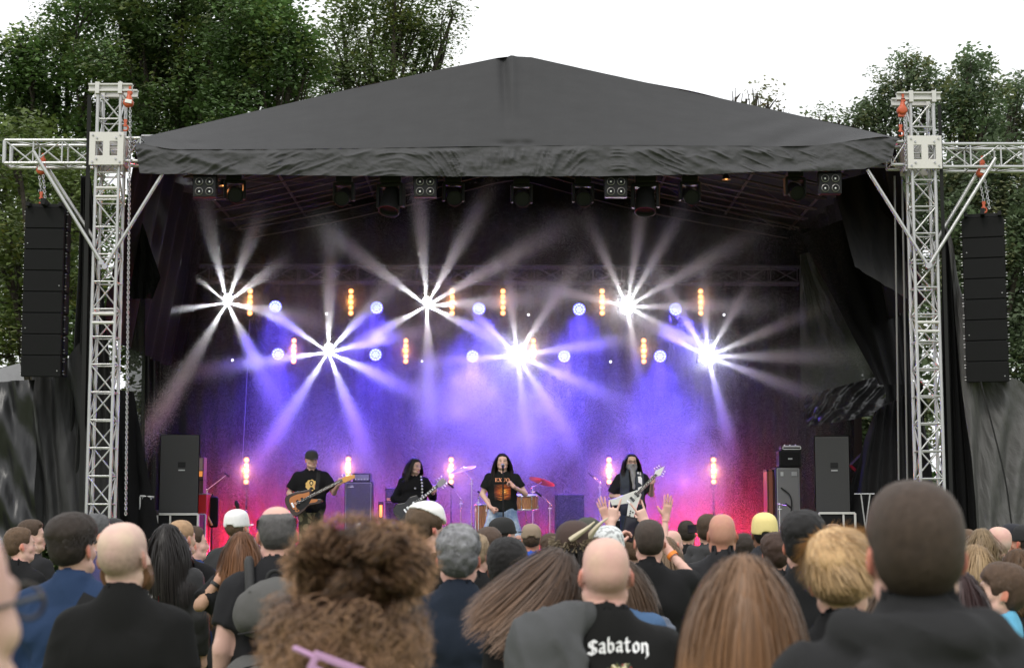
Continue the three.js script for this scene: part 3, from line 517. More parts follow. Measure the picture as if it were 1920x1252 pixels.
let hazePuff;
{ // the haze that the white beams make visible, thickest at each lamp, and the glow of lit haze round the lamps
  const flakes = (n, r, s, place) => { reseed(s); const pos = new Float32Array(n * 9), nor = new Float32Array(n * 9), v = V(); for (let i = 0; i < n; i++) { const c = place(), P = []; for (let k = 0; k < 3; k++) { v.set(rnd() - .5, rnd() - .5, rnd() - .5).normalize().multiplyScalar(r); P.push(v.clone()); pos[i * 9 + k * 3] = c[0] + v.x; pos[i * 9 + k * 3 + 1] = c[1] + v.y; pos[i * 9 + k * 3 + 2] = c[2] + v.z; } const q = P[1].sub(P[0]).cross(P[2].sub(P[0])).normalize(); for (let k = 0; k < 3; k++) q.toArray(nor, i * 9 + k * 3); } const g = new THREE.BufferGeometry(); g.setAttribute('position', new THREE.BufferAttribute(pos, 3)); g.setAttribute('normal', new THREE.BufferAttribute(nor, 3)); return g; };
  const LB = 4.2, ray = flakes(100000, .0041, 17, () => { let r; do r = LB * Math.pow(rnd(), .5); while (rnd() < sstep(.1, 1, r / LB)); const a = rr(0, 6.283), q = Math.min(.16, .058 * Math.sqrt(-Math.log(1 - rnd() * .999))) * r; return [Math.cos(a) * q, r, Math.sin(a) * q]; });
  const im = new THREE.InstancedMesh(ray, hazeMat, beamRays.length), q = new THREE.Quaternion(), tw = new THREE.Quaternion(), m = new THREE.Matrix4();
  beamRays.forEach(([p, d, k], i) => { q.setFromUnitVectors(UP, d).multiply(tw.setFromAxisAngle(UP, i * 1.7)); m.compose(p, q, V(k, k, k)); im.setMatrixAt(i, m); });
  im.name = 'beam_haze'; tag(im, 'pale haze lit along the white rays of the beam lamps', 'smoke', null, 'stuff'); scene.add(im);
  const ball = flakes(50000, .0065, 23, () => { const r = Math.pow(rnd(), .8), a = rr(0, 6.283), z = rr(-1, 1), k = Math.sqrt(1 - z * z); return [r * k * Math.cos(a), r * z, r * k * Math.sin(a)]; });
  const ib = new THREE.InstancedMesh(ball, hazeMat, glowBalls.length); glowBalls.forEach(([p, k, sy], i) => { m.compose(p, q.identity(), V(k, k * (sy ?? 1), k)); ib.setMatrixAt(i, m); });
  const soft = flakes(80000, .0052, 29, () => { const r = Math.pow(rnd(), .55), a = rr(0, 6.283), z = rr(-1, 1), k = Math.sqrt(1 - z * z); return [r * k * Math.cos(a) * (1 + .4 * noise(a, z * 2)), r * z, r * k * Math.sin(a)]; }); hazePuff = soft; reseed(41);
  const puffs = []; for (let i = 0; i < 20; i++) puffs.push([V(rr(-3.9, 3.5), rr(1.8, 4.6), rr(-5.8, -4.9)), rr(.7, 1.3)]);
  const ip = new THREE.InstancedMesh(soft, hazeMat, puffs.length), eu = new THREE.Euler(); puffs.forEach(([p, k], i) => { m.compose(p, q.setFromEuler(eu.set(rr(0, 6), rr(0, 6), rr(0, 6))), V(k * 1.3, k * .8, k)); ip.setMatrixAt(i, m); });
  ip.name = 'smoke_puffs'; tag(ip, 'cloudy smoke drifting behind the band', 'smoke', null, 'stuff'); scene.add(ip);
  ib.name = 'lamp_haze'; tag(ib, 'glowing haze close around the stage lamps', 'smoke', null, 'stuff'); scene.add(ib);
}
// ================================================================ trees behind the stage
const barkM = mat(C(.06, .048, .036), { roughness: .95, bumpMap: rep(TEX.soft, 3, 12), bumpScale: .03 });
const leafM = (r, g, b, tr = .35) => new THREE.MeshPhysicalMaterial({ color: C(r, g, b), roughness: .75, transmission: Math.min(.6, tr + .15), thickness: 0, specularIntensity: .35, side: THREE.DoubleSide });
function leafClump(n, spread, size, s) {                       // a twig's worth of separate leaves
  reseed(s); const pos = [], nor = [], q = new THREE.Quaternion(), c = V(), pts = [[-.5, 0], [0, -.33], [.5, 0], [0, .33]];
  for (let i = 0; i < n; i++) {
    do c.set(rr(-1, 1), rr(-1, 1), rr(-1, 1)); while (c.lengthSq() > 1);
    c.multiplyScalar(spread); q.setFromEuler(new THREE.Euler(rr(-.65, .65), rr(0, 6.28), rr(-.65, .65))); const k = size * rr(.6, 1.25);
    const P = pts.map(([x, z]) => V(x * k, rr(-.06, .06) * k, z * k).applyQuaternion(q).add(c)), N = V(0, 1, 0).applyQuaternion(q);
    for (const t of [0, 2, 1, 0, 3, 2]) { pos.push(P[t].x, P[t].y, P[t].z); nor.push(N.x, N.y, N.z); }
  }
  const g = new THREE.BufferGeometry(); g.setAttribute('position', new THREE.Float32BufferAttribute(pos, 3)); g.setAttribute('normal', new THREE.Float32BufferAttribute(nor, 3)); return g;
}
const CLUMP = leafClump(72, .44, .125, 3), CLUMP_SPARSE = leafClump(44, .46, .115, 4), CLUMP_BIG = leafClump(60, .52, .18, 6);
// blobs: [px, py, radius px] of the crown's boughs; every tree stands at its own distance
function tree(label, z, trunkPx, blobs, col, o = {}) {
  reseed(Math.round(trunkPx * 7 + 13 * z)); const s = FPX / (CZ - z), t = thing('tree', label, 'tree', null), { density = 1, clump = CLUMP, tint = .35, name = 'tree' } = o;
  const base = at(trunkPx, 900, z); base.y = 0; const B = blobs.map(([x, y, r]) => ({ c: at(x, y, z + rr(-1, 1) * r / s * .8), r: r / s }));
  const topY = Math.max(...B.map((b) => b.c.y)), low = Math.min(...B.map((b) => b.c.y)), tops = at(trunkPx, 900, z);
  const fork = V(base.x + rr(-.3, .3), mixf(0, topY, .42), z), R = .012 * topY + .12;
  const wood = [], limb = (a, b, r0, r1) => { const mid = a.clone().lerp(b, .5).add(V(rr(-.1, .1), rr(0, .12), rr(-.1, .1)).multiplyScalar(a.distanceTo(b))); const g = new THREE.TubeGeometry(new THREE.QuadraticBezierCurve3(a, mid, b), 8, 1, 7); const p = g.attributes.position; 
    const cur = new THREE.QuadraticBezierCurve3(a, mid, b); for (let i = 0; i <= 8; i++) { const c = cur.getPoint(i / 8), rad = mixf(r0, r1, i / 8); for (let k = 0; k <= 7; k++) { const j = i * 8 + k; p.setXYZ(j, c.x + (p.getX(j) - c.x) * rad, c.y + (p.getY(j) - c.y) * rad, c.z + (p.getZ(j) - c.z) * rad); } } g.computeVertexNormals(); return g; };
  part(t, 'trunk', limb(base, fork, R, R * .7), barkM);
  for (const b of B) { wood.push(limb(fork, b.c, R * .5, R * .12)); for (let k = 0; k < 4; k++) wood.push(limb(b.c.clone().lerp(fork, rr(0, .4)), b.c.clone().add(V(rr(-1, 1), rr(-.4, 1), rr(-1, 1)).multiplyScalar(b.r * .8)), R * .12, R * .03)); }
  part(t, 'limbs', merge(wood), barkM);
  const mats = []; let total = 0; const m = new THREE.Matrix4(), q = new THREE.Quaternion(), list = [];
  for (const b of B) {
    const n = Math.round(density * 84 * Math.pow(b.r, 2.1));
    for (let i = 0; i < n; i++) {
      const d = V(rr(-1, 1), rr(-1, 1), rr(-1, 1)).normalize(), rad = b.r * Math.pow(rnd(), .42), lump = 1 + .32 * noise(d.x * 2.2 + b.c.x, d.y * 2.2 + b.c.y, d.z * 2.2);
      if (noise(d.x * 3.1 + b.c.y, d.y * 3.1, d.z * 3.1 + b.c.x) < -.14) continue;                      // gaps
      const p = b.c.clone().addScaledVector(d, rad * lump); q.setFromEuler(new THREE.Euler(rr(-.4, .4), rr(0, 6.28), rr(-.4, .4))); const k = rr(.7, 1.35);
      list.push([m.clone().compose(p, q, V(k, k * .8, k)), rr(1 - tint, 1 + tint) * (.9 + .25 * noise(p.x * .5, p.y * .5, p.z * .5)), rnd()]);
    }
  }
  const im = new THREE.InstancedMesh(clump, leafM(...col, o.trans ?? .35), list.length); im.name = 'crown'; const cc = new THREE.Color();
  list.forEach(([mm, k, h], i) => { im.setMatrixAt(i, mm); cc.setRGB(k * (h > .8 ? 1.25 : 1), k, k * (h > .8 ? .8 : 1)); im.setColorAt(i, cc); }); im.castShadow = true;
  im.userData.kind = 'stuff'; t.add(im);
  return t;
}
tree('big dark green tree at the top left corner, cut by the frame', -19, 70, [[60, 110, 70], [20, 190, 75], [120, 60, 60], [170, 130, 75], [100, 200, 85], [30, 300, 80], [190, 230, 70], [150, 10, 55], [-60, 120, 70]], [0.116, 0.199, 0.057], { density: 1.0 });
tree('tall dense green tree directly behind the left tower top', -21, 300, [[260, 30, 80], [330, 70, 85], [250, 130, 80], [330, 170, 85], [210, -20, 70], [390, 110, 80], [420, 20, 75], [280, 230, 80], [380, 210, 70], [340, -50, 80]], [0.122, 0.200, 0.060]);
tree('broad green tree behind the left roof slope', -20, 500, [[470, 60, 75], [520, 110, 75], [450, 150, 80], [540, 160, 60], [500, 10, 65], [430, 210, 70], [580, 120, 45], [560, 70, 35]], [0.116, 0.200, 0.060], { density: .95 });
tree('lighter green tree whose crown ends left of the roof ridge', -24, 720, [[690, 60, 75], [760, 100, 70], [700, 140, 60], [800, 60, 60], [640, 110, 65], [850, 25, 34], [830, 90, 42], [640, 30, 50], [760, 20, 60], [610, 165, 40], [650, 150, 50], [720, 175, 50], [560, 190, 40], [790, 130, 40], [740, -40, 70]], [0.140, 0.201, 0.064], { density: 1.0, clump: CLUMP_SPARSE, trans: .45 });
tree('bright yellow-green bush behind the left wing truss', -9, 40, [[30, 280, 55], [-10, 360, 60], [10, 460, 60], [30, 560, 60], [130, 430, 50], [140, 340, 45], [10, 650, 55], [135, 540, 45]], [0.148, 0.201, 0.052], { density: 1.0 });
tree('dark green tree low behind the left loudspeaker column', -13, 120, [[100, 330, 80], [170, 400, 70], [60, 430, 80], [130, 520, 80], [50, 570, 75], [190, 560, 60], [110, 640, 80], [20, 600, 70], [20, 500, 60], [250, 640, 70], [260, 780, 70], [240, 880, 60]], [0.131, 0.200, 0.063]);
tree('thin brownish tree top above the right roof slope', -26, 1415, [[1400, 185, 26], [1440, 190, 24], [1380, 182, 16], [1465, 205, 16], [1420, 175, 14], [1420, 230, 40]], [0.224, 0.232, 0.131], { density: .34, clump: CLUMP_SPARSE, tint: .4, trans: .5 });
tree('small wispy tree between roof slope and the right trees', -27, 1545, [[1550, 215, 20], [1520, 220, 14], [1575, 225, 22], [1540, 250, 30], [1600, 230, 22]], [0.167, 0.219, 0.110], { density: .4, clump: CLUMP_SPARSE, trans: .5 });
tree('grey-green tree behind the right tower top', -25, 1690, [[1690, 150, 48], [1740, 140, 30], [1650, 190, 45], [1710, 210, 60], [1640, 240, 45], [1600, 235, 30], [1755, 185, 35], [1700, 118, 22], [1690, 290, 60], [1620, 215, 24]], [0.161, 0.219, 0.115], { density: .7, trans: .45 });
tree('rounded grey-green tree right of the right tower', -24, 1815, [[1820, 150, 45], [1800, 210, 50], [1850, 190, 45], [1785, 240, 45], [1835, 250, 55], [1820, 118, 20]], [0.153, 0.218, 0.114], { density: .8, trans: .45 });
tree('darker tree cut by the right edge of the picture', -26, 1900, [[1895, 190, 38], [1930, 230, 50], [1880, 240, 40], [1910, 160, 18]], [0.159, 0.219, 0.121], { density: .8, trans: .45 });
tree('bushy tree seen through the opening in the right stage wing', -12, 1620, [[1560, 600, 90], [1660, 640, 80], [1600, 760, 90], [1640, 880, 90], [1520, 860, 90], [1700, 780, 80]], [0.144, 0.194, 0.099], { density: .9, clump: CLUMP_BIG });
tree('hazy tall tree low behind the right loudspeaker column', -18, 1830, [[1800, 340, 65], [1880, 330, 65], [1840, 420, 75], [1910, 450, 70], [1790, 470, 65], [1860, 540, 75], [1920, 600, 70], [1800, 590, 60], [1890, 690, 65], [1760, 400, 70], [1930, 380, 60], [1770, 560, 70], [1920, 520, 70], [1850, 640, 70], [1930, 700, 70]], [0.165, 0.221, 0.122], { density: 1.1 });

{
  reseed(77); const m = new THREE.Matrix4(), q = new THREE.Quaternion(), list = [];
  for (let i = 0; i < 2600; i++) { const x = rr(-40, 40), z = -30 - rr(0, 6), y = Math.pow(rnd(), .7) * (3.6 + 1.6 * noise(x * .2, z * .2)); q.setFromEuler(new THREE.Euler(rr(-.4, .4), rr(0, 6.28), rr(-.4, .4))); const k = rr(1.2, 2); list.push(m.clone().compose(V(x, y, z), q, V(k, k, k))); }
  const im = new THREE.InstancedMesh(CLUMP_BIG, leafM(.05, .09, .025), list.length); list.forEach((mm, i) => im.setMatrixAt(i, mm)); im.name = 'undergrowth'; tag(im, 'dense undergrowth along the wood behind the stage', 'undergrowth', null, 'stuff'); scene.add(im);
}
// ================================================================ people: signed-distance bodies meshed with surface nets
function surfaceNets(f, lo, hi, h, gate = .05) {
  const nx = Math.ceil((hi[0] - lo[0]) / h) + 1, ny = Math.ceil((hi[1] - lo[1]) / h) + 1, nz = Math.ceil((hi[2] - lo[2]) / h) + 1, D = new Float32Array(nx * ny * nz).fill(1), B = 4, id = (x, y, z) => (z * ny + y) * nx + x;
  const half = B * h * .9 + gate;
  for (let z = 0; z < nz; z += B) for (let y = 0; y < ny; y += B) for (let x = 0; x < nx; x += B) {
    const c = f(lo[0] + (x + B / 2 - .5) * h, lo[1] + (y + B / 2 - .5) * h, lo[2] + (z + B / 2 - .5) * h), far = Math.abs(c) > half;
    for (let k = z; k < Math.min(z + B, nz); k++) for (let j = y; j < Math.min(y + B, ny); j++) for (let i = x; i < Math.min(x + B, nx); i++) D[id(i, j, k)] = far ? c : f(lo[0] + i * h, lo[1] + j * h, lo[2] + k * h);
  }
  const vid = new Int32Array(nx * ny * nz).fill(-1), pos = [], idx = [];
  const E = [[0, 1], [0, 2], [0, 4], [1, 3], [1, 5], [2, 3], [2, 6], [3, 7], [4, 5], [4, 6], [5, 7], [6, 7]], v = new Float32Array(8);
  for (let k = 0; k < nz - 1; k++) for (let j = 0; j < ny - 1; j++) for (let i = 0; i < nx - 1; i++) {
    let m = 0; for (let c = 0; c < 8; c++) { v[c] = D[id(i + (c & 1), j + ((c >> 1) & 1), k + (c >> 2))]; if (v[c] < 0) m |= 1 << c; }
    if (m === 0 || m === 255) continue;
    let x = 0, y = 0, z = 0, n = 0;
    for (const [a, b] of E) { if (((m >> a) & 1) === ((m >> b) & 1)) continue; const t = v[a] / (v[a] - v[b]); x += mixf(a & 1, b & 1, t); y += mixf((a >> 1) & 1, (b >> 1) & 1, t); z += mixf(a >> 2, b >> 2, t); n++; }
    vid[id(i, j, k)] = pos.length / 3; pos.push(lo[0] + (i + x / n) * h, lo[1] + (j + y / n) * h, lo[2] + (k + z / n) * h);
  }
  const quad = (a, b, c, d, flip) => { if (a < 0 || b < 0 || c < 0 || d < 0) return; if (flip) idx.push(a, c, b, a, d, c); else idx.push(a, b, c, a, c, d); };
  for (let k = 1; k < nz - 1; k++) for (let j = 1; j < ny - 1; j++) for (let i = 1; i < nx - 1; i++) {
    const s = D[id(i, j, k)] < 0;
    if (s !== D[id(i + 1, j, k)] < 0) quad(vid[id(i, j - 1, k - 1)], vid[id(i, j, k - 1)], vid[id(i, j, k)], vid[id(i, j - 1, k)], !s);
    if (s !== D[id(i, j + 1, k)] < 0) quad(vid[id(i - 1, j, k - 1)], vid[id(i - 1, j, k)], vid[id(i, j, k)], vid[id(i, j, k - 1)], !s);
    if (s !== D[id(i, j, k + 1)] < 0) quad(vid[id(i - 1, j - 1, k)], vid[id(i, j - 1, k)], vid[id(i, j, k)], vid[id(i - 1, j, k)], !s);
  }
  const g = new THREE.BufferGeometry(); g.setAttribute('position', new THREE.Float32BufferAttribute(pos, 3)); g.setIndex(idx); return g;
}
function finish(g, color) {                               // normals, uv in metres round the body, own colour per vertex
  g.computeVertexNormals(); const p = g.attributes.position, uv = new Float32Array(p.count * 2);
  for (let i = 0; i < p.count; i++) { uv[i * 2] = p.getX(i) + .6 * p.getZ(i); uv[i * 2 + 1] = p.getY(i); }
  g.setAttribute('uv', new THREE.BufferAttribute(uv, 2));
  if (color) { const c = new Float32Array(p.count * 3), t = [0, 0, 0]; for (let i = 0; i < p.count; i++) { color(p.getX(i), p.getY(i), p.getZ(i), t); c[i * 3] = t[0]; c[i * 3 + 1] = t[1]; c[i * 3 + 2] = t[2]; } g.setAttribute('color', new THREE.BufferAttribute(c, 3)); }
  return g;
}
function joinGeo(list) {                                  // indexed merge that keeps colours
  let n = 0, m = 0; for (const g of list) { n += g.attributes.position.count; m += g.index.count; }
  const out = new THREE.BufferGeometry(), idx = new Uint32Array(m); let o = 0, q = 0;
  for (const k of ['position', 'normal', 'uv', 'color']) { if (!list[0].attributes[k]) continue; const sz = list[0].attributes[k].itemSize, a = new Float32Array(n * sz); let at0 = 0; for (const g of list) { a.set(g.attributes[k].array, at0); at0 += g.attributes[k].array.length; } out.setAttribute(k, new THREE.BufferAttribute(a, sz)); }
  for (const g of list) { const a = g.index.array; for (let i = 0; i < a.length; i++) idx[q++] = a[i] + o; o += g.attributes.position.count; }
  out.setIndex(new THREE.BufferAttribute(idx, 1)); return out;
}
// round cone between two joints, with an optional squash along z
function rc(a, b, r1, r2 = r1, sz = 1) {
  const ax = a[0], ay = a[1], az = a[2] / sz, bx = b[0] - ax, by = b[1] - ay, bz = b[2] / sz - az, L = bx * bx + by * by + bz * bz + 1e-9, k = sz < 1 ? sz : 1, is = 1 / sz;
  return (x, y, z) => { const px = x - ax, py = y - ay, pz = z * is - az; let t = (px * bx + py * by + pz * bz) / L; t = t < 0 ? 0 : t > 1 ? 1 : t; const dx = px - bx * t, dy = py - by * t, dz = pz - bz * t; return (Math.sqrt(dx * dx + dy * dy + dz * dz) - (r1 + (r2 - r1) * t)) * mixf(1, k, .6); };
}
function ell(c, r) { const m = Math.min(r[0], r[1], r[2]); return (x, y, z) => { const a = (x - c[0]) / r[0], b = (y - c[1]) / r[1], d = (z - c[2]) / r[2], k = Math.sqrt(a * a + b * b + d * d), g = Math.sqrt(a * a / (r[0] * r[0]) + b * b / (r[1] * r[1]) + d * d / (r[2] * r[2])); return g < 1e-6 ? -m : k * (k - 1) / g; }; }
const smin = (a, b, k) => { const h = Math.max(k - Math.abs(a - b), 0) / k; return Math.min(a, b) - h * h * k * .25; };
const union = (list, k) => (x, y, z) => { let d = 9; for (let i = 0; i < list.length; i++) d = smin(d, list[i](x, y, z), k); return d; };
const bounds = (pts, pad) => { const lo = [9, 9, 9], hi = [-9, -9, -9]; for (const p of pts) for (let i = 0; i < 3; i++) { lo[i] = Math.min(lo[i], p[i] - pad); hi[i] = Math.max(hi[i], p[i] + pad); } return [lo, hi]; };
const arr = (v) => [v.x, v.y, v.z], vec = (a) => V(a[0], a[1], a[2]);

// ---- head in its own axes: pivot at the top of the neck, y up, the face towards -z
const sup = (c, r, p) => { const m = (r[0] + r[1] + r[2]) / 3; return (x, y, z) => { const a = Math.abs((x - c[0]) / r[0]), b = Math.abs((y - c[1]) / r[1]), d = Math.abs((z - c[2]) / r[2]); return (Math.pow(Math.pow(a, p) + Math.pow(b, p) + Math.pow(d, p), 1 / p) - 1) * m; }; };
const SKULL = union([sup([0, .128, .014], [.078, .096, .096], 2.4), ell([0, .105, .03], [.072, .075, .082])], .008);
function headPrims(o) {
  const j = o.jaw ?? 1, L = [SKULL, ell([0, .085, -.035], [.063 * j, .082, .060]), rc([-.030 * j, .012, -.052], [.030 * j, .012, -.052], .028, .028), rc([0, .006, -.062], [0, .006, -.066], .022),
    rc([-.045, .07, -.045], [.045, .07, -.045], .03), rc([-.05 * j, .03, -.005], [-.03, .01, -.05], .028, .025), rc([.05 * j, .03, -.005], [.03, .01, -.05], .028, .025)];
  const base = union(L, .012), nose = union([rc([0, .105, -.088], [0, .066, -.108], .008, .013), rc([-.010, .062, -.1], [.010, .062, -.1], .009)], .012), brow = rc([-.035, .118, -.082], [.035, .118, -.082], .012), lip = rc([-.02, .036, -.087], [.02, .036, -.087], .008, .008);
  const E0 = ell([0, 0, 0], [.0075, .034, .023]), EH = ell([.010, .002, -.006], [.008, .019, .011]), cs = Math.cos(.55), sn = Math.sin(.55);
  const ear = (x, y, z) => { const dx = Math.abs(x) - .0835, dz = z - .016, u = dx * cs - dz * sn, w = dx * sn + dz * cs, yy = y - .09 + .25 * w; return Math.max(E0(u, yy, w), -EH(u, yy, w)); }, ears = [ear, () => 9];
  const lobe = [rc([-.076, .062, .002], [-.078, .1, .01], .009), rc([.076, .062, .002], [.078, .1, .01], .009)];
  const eyeL = ell([-.031, .098, -.092], [.016, .010, .012]), eyeR = ell([.031, .098, -.092], [.016, .010, .012]);
  return (x, y, z) => { let d = base(x, y, z); if (d > .09) return d; d = smin(d, nose(x, y, z), .014); d = smin(d, brow(x, y, z), .016); d = smin(d, lip(x, y, z), .01); d = Math.max(d, -smin(eyeL(x, y, z), eyeR(x, y, z), .004) * .8); d = Math.min(d, Math.min(ears[0](x, y, z), ears[1](x, y, z))); return smin(d, Math.min(lobe[0](x, y, z), lobe[1](x, y, z)), .012); };
}
// height of the hairline round the head
function hairline(x, z, o) {
  const a = Math.abs(Math.atan2(x, z)) / Math.PI, n = o.nape ?? .03, side = o.side ?? .118, f = o.front ?? .178;
  return a < .3 ? mixf(n, n + .012, a / .3) : a < .42 ? mixf(n + .012, .055, (a - .3) / .12) : a < .48 ? mixf(.055, side, (a - .42) / .06) : a < .66 ? mixf(side, side - .015, (a - .48) / .18) : a < .74 ? mixf(side - .015, f - .01, (a - .66) / .08) : f - .01 + .01 * (a - .74) / .26;
}
// short hair as a shell that tapers into the skin
function hairShell(o) {
  const top = o.top ?? .02, side = o.sideT ?? .01, rough = o.rough ?? .004, q = o.freq ?? 34;
  return (x, y, z) => {
    const d0 = SKULL(x, y, z); if (d0 > .12) return d0;
    const r = sstep(-.02, .03, y - hairline(x, z, o) + .006 * noise(x * 70, y * 70, z * 70)) * (o.bald ? 1 - .99 * sstep(o.bald[0], o.bald[1], y - .35 * Math.max(0, -z) * 0 + (o.bald[2] ?? 0) * -z) : 1), up = sstep(.11, .2, y + (o.lift ?? 0) * -z);
    const em = sstep(.050, .078, Math.abs(x)) * sstep(.14, .085, y) * sstep(-.06, -.01, z) * sstep(.07, .04, z), t = mixf(side, top, up) * r * (1 - (o.em ?? .55) * em) - .006 * (1 - r) - .002 * em;
    return d0 - t - rough * r * fbm(x * q, y * q, z * q);
  };
}
// thin ribbons of hair along given paths
function ribbons(paths, w, tint, rough = .35) {
  const pos = [], nor = [], col = [], idx = [], t = V(), n = V(), s = V();
  for (const P of paths) {
    const L = P.pts, k = P.k, o = pos.length / 3; if (L.length < 2) continue;
    for (let i = 0; i < L.length; i++) {
      t.copy(L[Math.min(i + 1, L.length - 1)]).sub(L[Math.max(i - 1, 0)]).normalize(); n.copy(P.out ? P.out(L[i]) : V(0, .2, 1)); n.addScaledVector(t, -n.dot(t)).normalize(); s.crossVectors(t, n);
      const u = i / (L.length - 1), ww = (P.w ?? w) * (1 - .75 * u * u), c = tint(k, u, P.m); n.addScaledVector(s, P.twist ?? 0).normalize();
      for (const q of [-1, 1]) { pos.push(L[i].x + s.x * ww * q, L[i].y + s.y * ww * q, L[i].z + s.z * ww * q); nor.push(n.x, n.y, n.z); col.push(c[0], c[1], c[2]); }
      if (i) { const a = o + (i - 1) * 2; idx.push(a, a + 1, a + 3, a, a + 3, a + 2); }
    }
  }
  const g = new THREE.BufferGeometry(); g.setAttribute('position', new THREE.Float32BufferAttribute(pos, 3)); g.setAttribute('normal', new THREE.Float32BufferAttribute(nor, 3)); g.setAttribute('color', new THREE.Float32BufferAttribute(col, 3)); g.setIndex(idx); return g;
}
const hairTint = (c, dark = .55, tip = 1.25, c2 = null) => (k, u) => { const m = mixf(dark, 1.25, k) * mixf(.9, tip, u * u); return c2 ? [mixf(c[0], c2[0], (.4 + .6 * k) * u) * m, mixf(c[1], c2[1], (.4 + .6 * k) * u) * m, mixf(c[2], c2[2], (.4 + .6 * k) * u) * m] : [c[0] * m, c[1] * m, c[2] * m]; };
const grad = (f, p, e = .004) => V(f(p.x + e, p.y, p.z) - f(p.x - e, p.y, p.z), f(p.x, p.y + e, p.z) - f(p.x, p.y - e, p.z), f(p.x, p.y, p.z + e) - f(p.x, p.y, p.z - e)).normalize();
function scalpPoint(o) {                                  // a random root on the scalp
  for (let i = 0; i < 60; i++) { const a = rr(-Math.PI, Math.PI), e = Math.asin(rr(-.75, 1)), d = V(Math.sin(a) * Math.cos(e), Math.sin(e), Math.cos(a) * Math.cos(e)), p = V(0, .118, .018); for (let k = 0; k < 14; k++) { const s = SKULL(p.x, p.y, p.z); if (s > -.0015) break; p.addScaledVector(d, Math.max(.002, -s)); } if (p.y > hairline(p.x, p.z, o) && !(Math.abs(p.x) > .056 && p.y < .128 && p.z < .05 && p.z > -.05 && o.kind === 'short') && !(o.bald && p.y > o.bald[0] + .01)) return p; }
  return V(0, .2, .03);
}
function shortStrands(o, n, len, w, tint) {
  const sh = hairShell(o), paths = [];
  for (let i = 0; i < n; i++) {
    const r = scalpPoint(o), nn = grad(SKULL, r), t = sh(r.x, r.y, r.z), p = r.clone().addScaledVector(nn, Math.max(0, -t) * .7), flow = V(...(o.flow ? o.flow(r) : [r.x * 4, -.6, .4])); flow.addScaledVector(nn, -flow.dot(nn)).normalize();
    const cl = .5 + .5 * noise(r.x * 30, r.y * 30, r.z * 30), d = nn.clone().multiplyScalar(o.stand ?? .7).addScaledVector(flow, (o.lay ?? .8) * (.7 + .6 * cl)).add(V(rr(-1, 1), rr(-1, 1), rr(-1, 1)).multiplyScalar(o.jit ?? .25)).normalize();
    const L = len * mixf(.35, 1, sstep(.09, .19, r.y)) * rr(.6, 1.2), pts = [p.clone()]; for (let k = 1; k <= 3; k++) { d.addScaledVector(flow, .25).addScaledVector(V(0, -1, 0), .06).normalize(); p.addScaledVector(d, L / 3); pts.push(p.clone()); }
    paths.push({ pts, k: clamp(.55 * rnd() + .45 * cl, 0, 1), m: o.mixY ? sstep(o.mixY[0], o.mixY[1], r.y + .01 * noise(r.x * 40, r.y * 40, r.z * 40)) : null, out: () => nn });
  }
  return ribbons(paths, w, tint);
}
// long hair falling over skull, neck and shoulders (colliders given in head axes)
function longStrands(o, n, tint, collide) {
  const { len = .4, step = .034, w = .0022, wave = 0, wfreq = 20, spread = .012, grav = .5, part: pt = 0, dir, jitter = .05, body = .018 } = o, paths = []; n = Math.round(n * .78);
  for (let i = 0; i < n; i++) {
    const p = scalpPoint(o), r0 = p.clone(), lay = rr(.004, body), d = V(0, 0, 0), nn = grad(SKULL, p); p.addScaledVector(nn, lay);
    d.copy(V((p.x - pt) * 9, -.25, (p.z - .0) * 5)).addScaledVector(nn, -.2).normalize(); const pts = [p.clone()], L = len * rr(.8, 1.08), ph = rr(0, 6.28) * .35 + noise(r0.x * 18, r0.y * 18, r0.z * 18) * 5, G = dir ?? V(0, -1, 0), cl = .5 + .5 * noise(r0.x * 22, r0.y * 9, r0.z * 22);
    for (let s = 0; s < L; s += step) {
      const u = s / L; d.addScaledVector(G, grav).add(V(rr(-1, 1), rr(-1, 1), rr(-1, 1)).multiplyScalar(jitter)).normalize();
      if (wave) { const a = ph + s * wfreq; d.add(V(Math.cos(a), .2 * Math.sin(a * .7), Math.sin(a * 1.1)).multiplyScalar(wave)).normalize(); }
      p.addScaledVector(d, step); const c = collide(p), off = lay + spread * cl * u;
      if (c.d < off) { p.addScaledVector(c.n, (off - c.d) * .9); const k = d.dot(c.n); if (k < 0) d.addScaledVector(c.n, -k).normalize(); }
      pts.push(p.clone());
    }
    if (pts.some((q) => q.z < -.02 && Math.abs(q.x) < .085 && q.y < .168 && q.y > -.12)) continue;
    const k = clamp(.5 * rnd() + .5 * cl, 0, 1); paths.push({ pts, k, w: w * rr(.85, 1.55), out: (q) => collide(q).n });
  }
  return ribbons(paths, w, tint);
}
const ballCollider = (list) => (p) => { let best = 9, n = null; for (const [c, r] of list) { const q = V((p.x - c[0]) / r[0], (p.y - c[1]) / r[1], (p.z - c[2]) / r[2]), k = q.length(), d = (k - 1) * Math.min(r[0], r[1], r[2]); if (d < best) { best = d; n = q.divide(V(r[0], r[1], r[2])).normalize(); } } return { d: best, n }; };
const HEADBALLS = [[[0, .125, .016], [.078, .099, .099]], [[0, .02, .01], [.062, .12, .065]], [[0, -.22, .03], [.20, .12, .12]], [[0, -.42, .03], [.19, .25, .135]]];

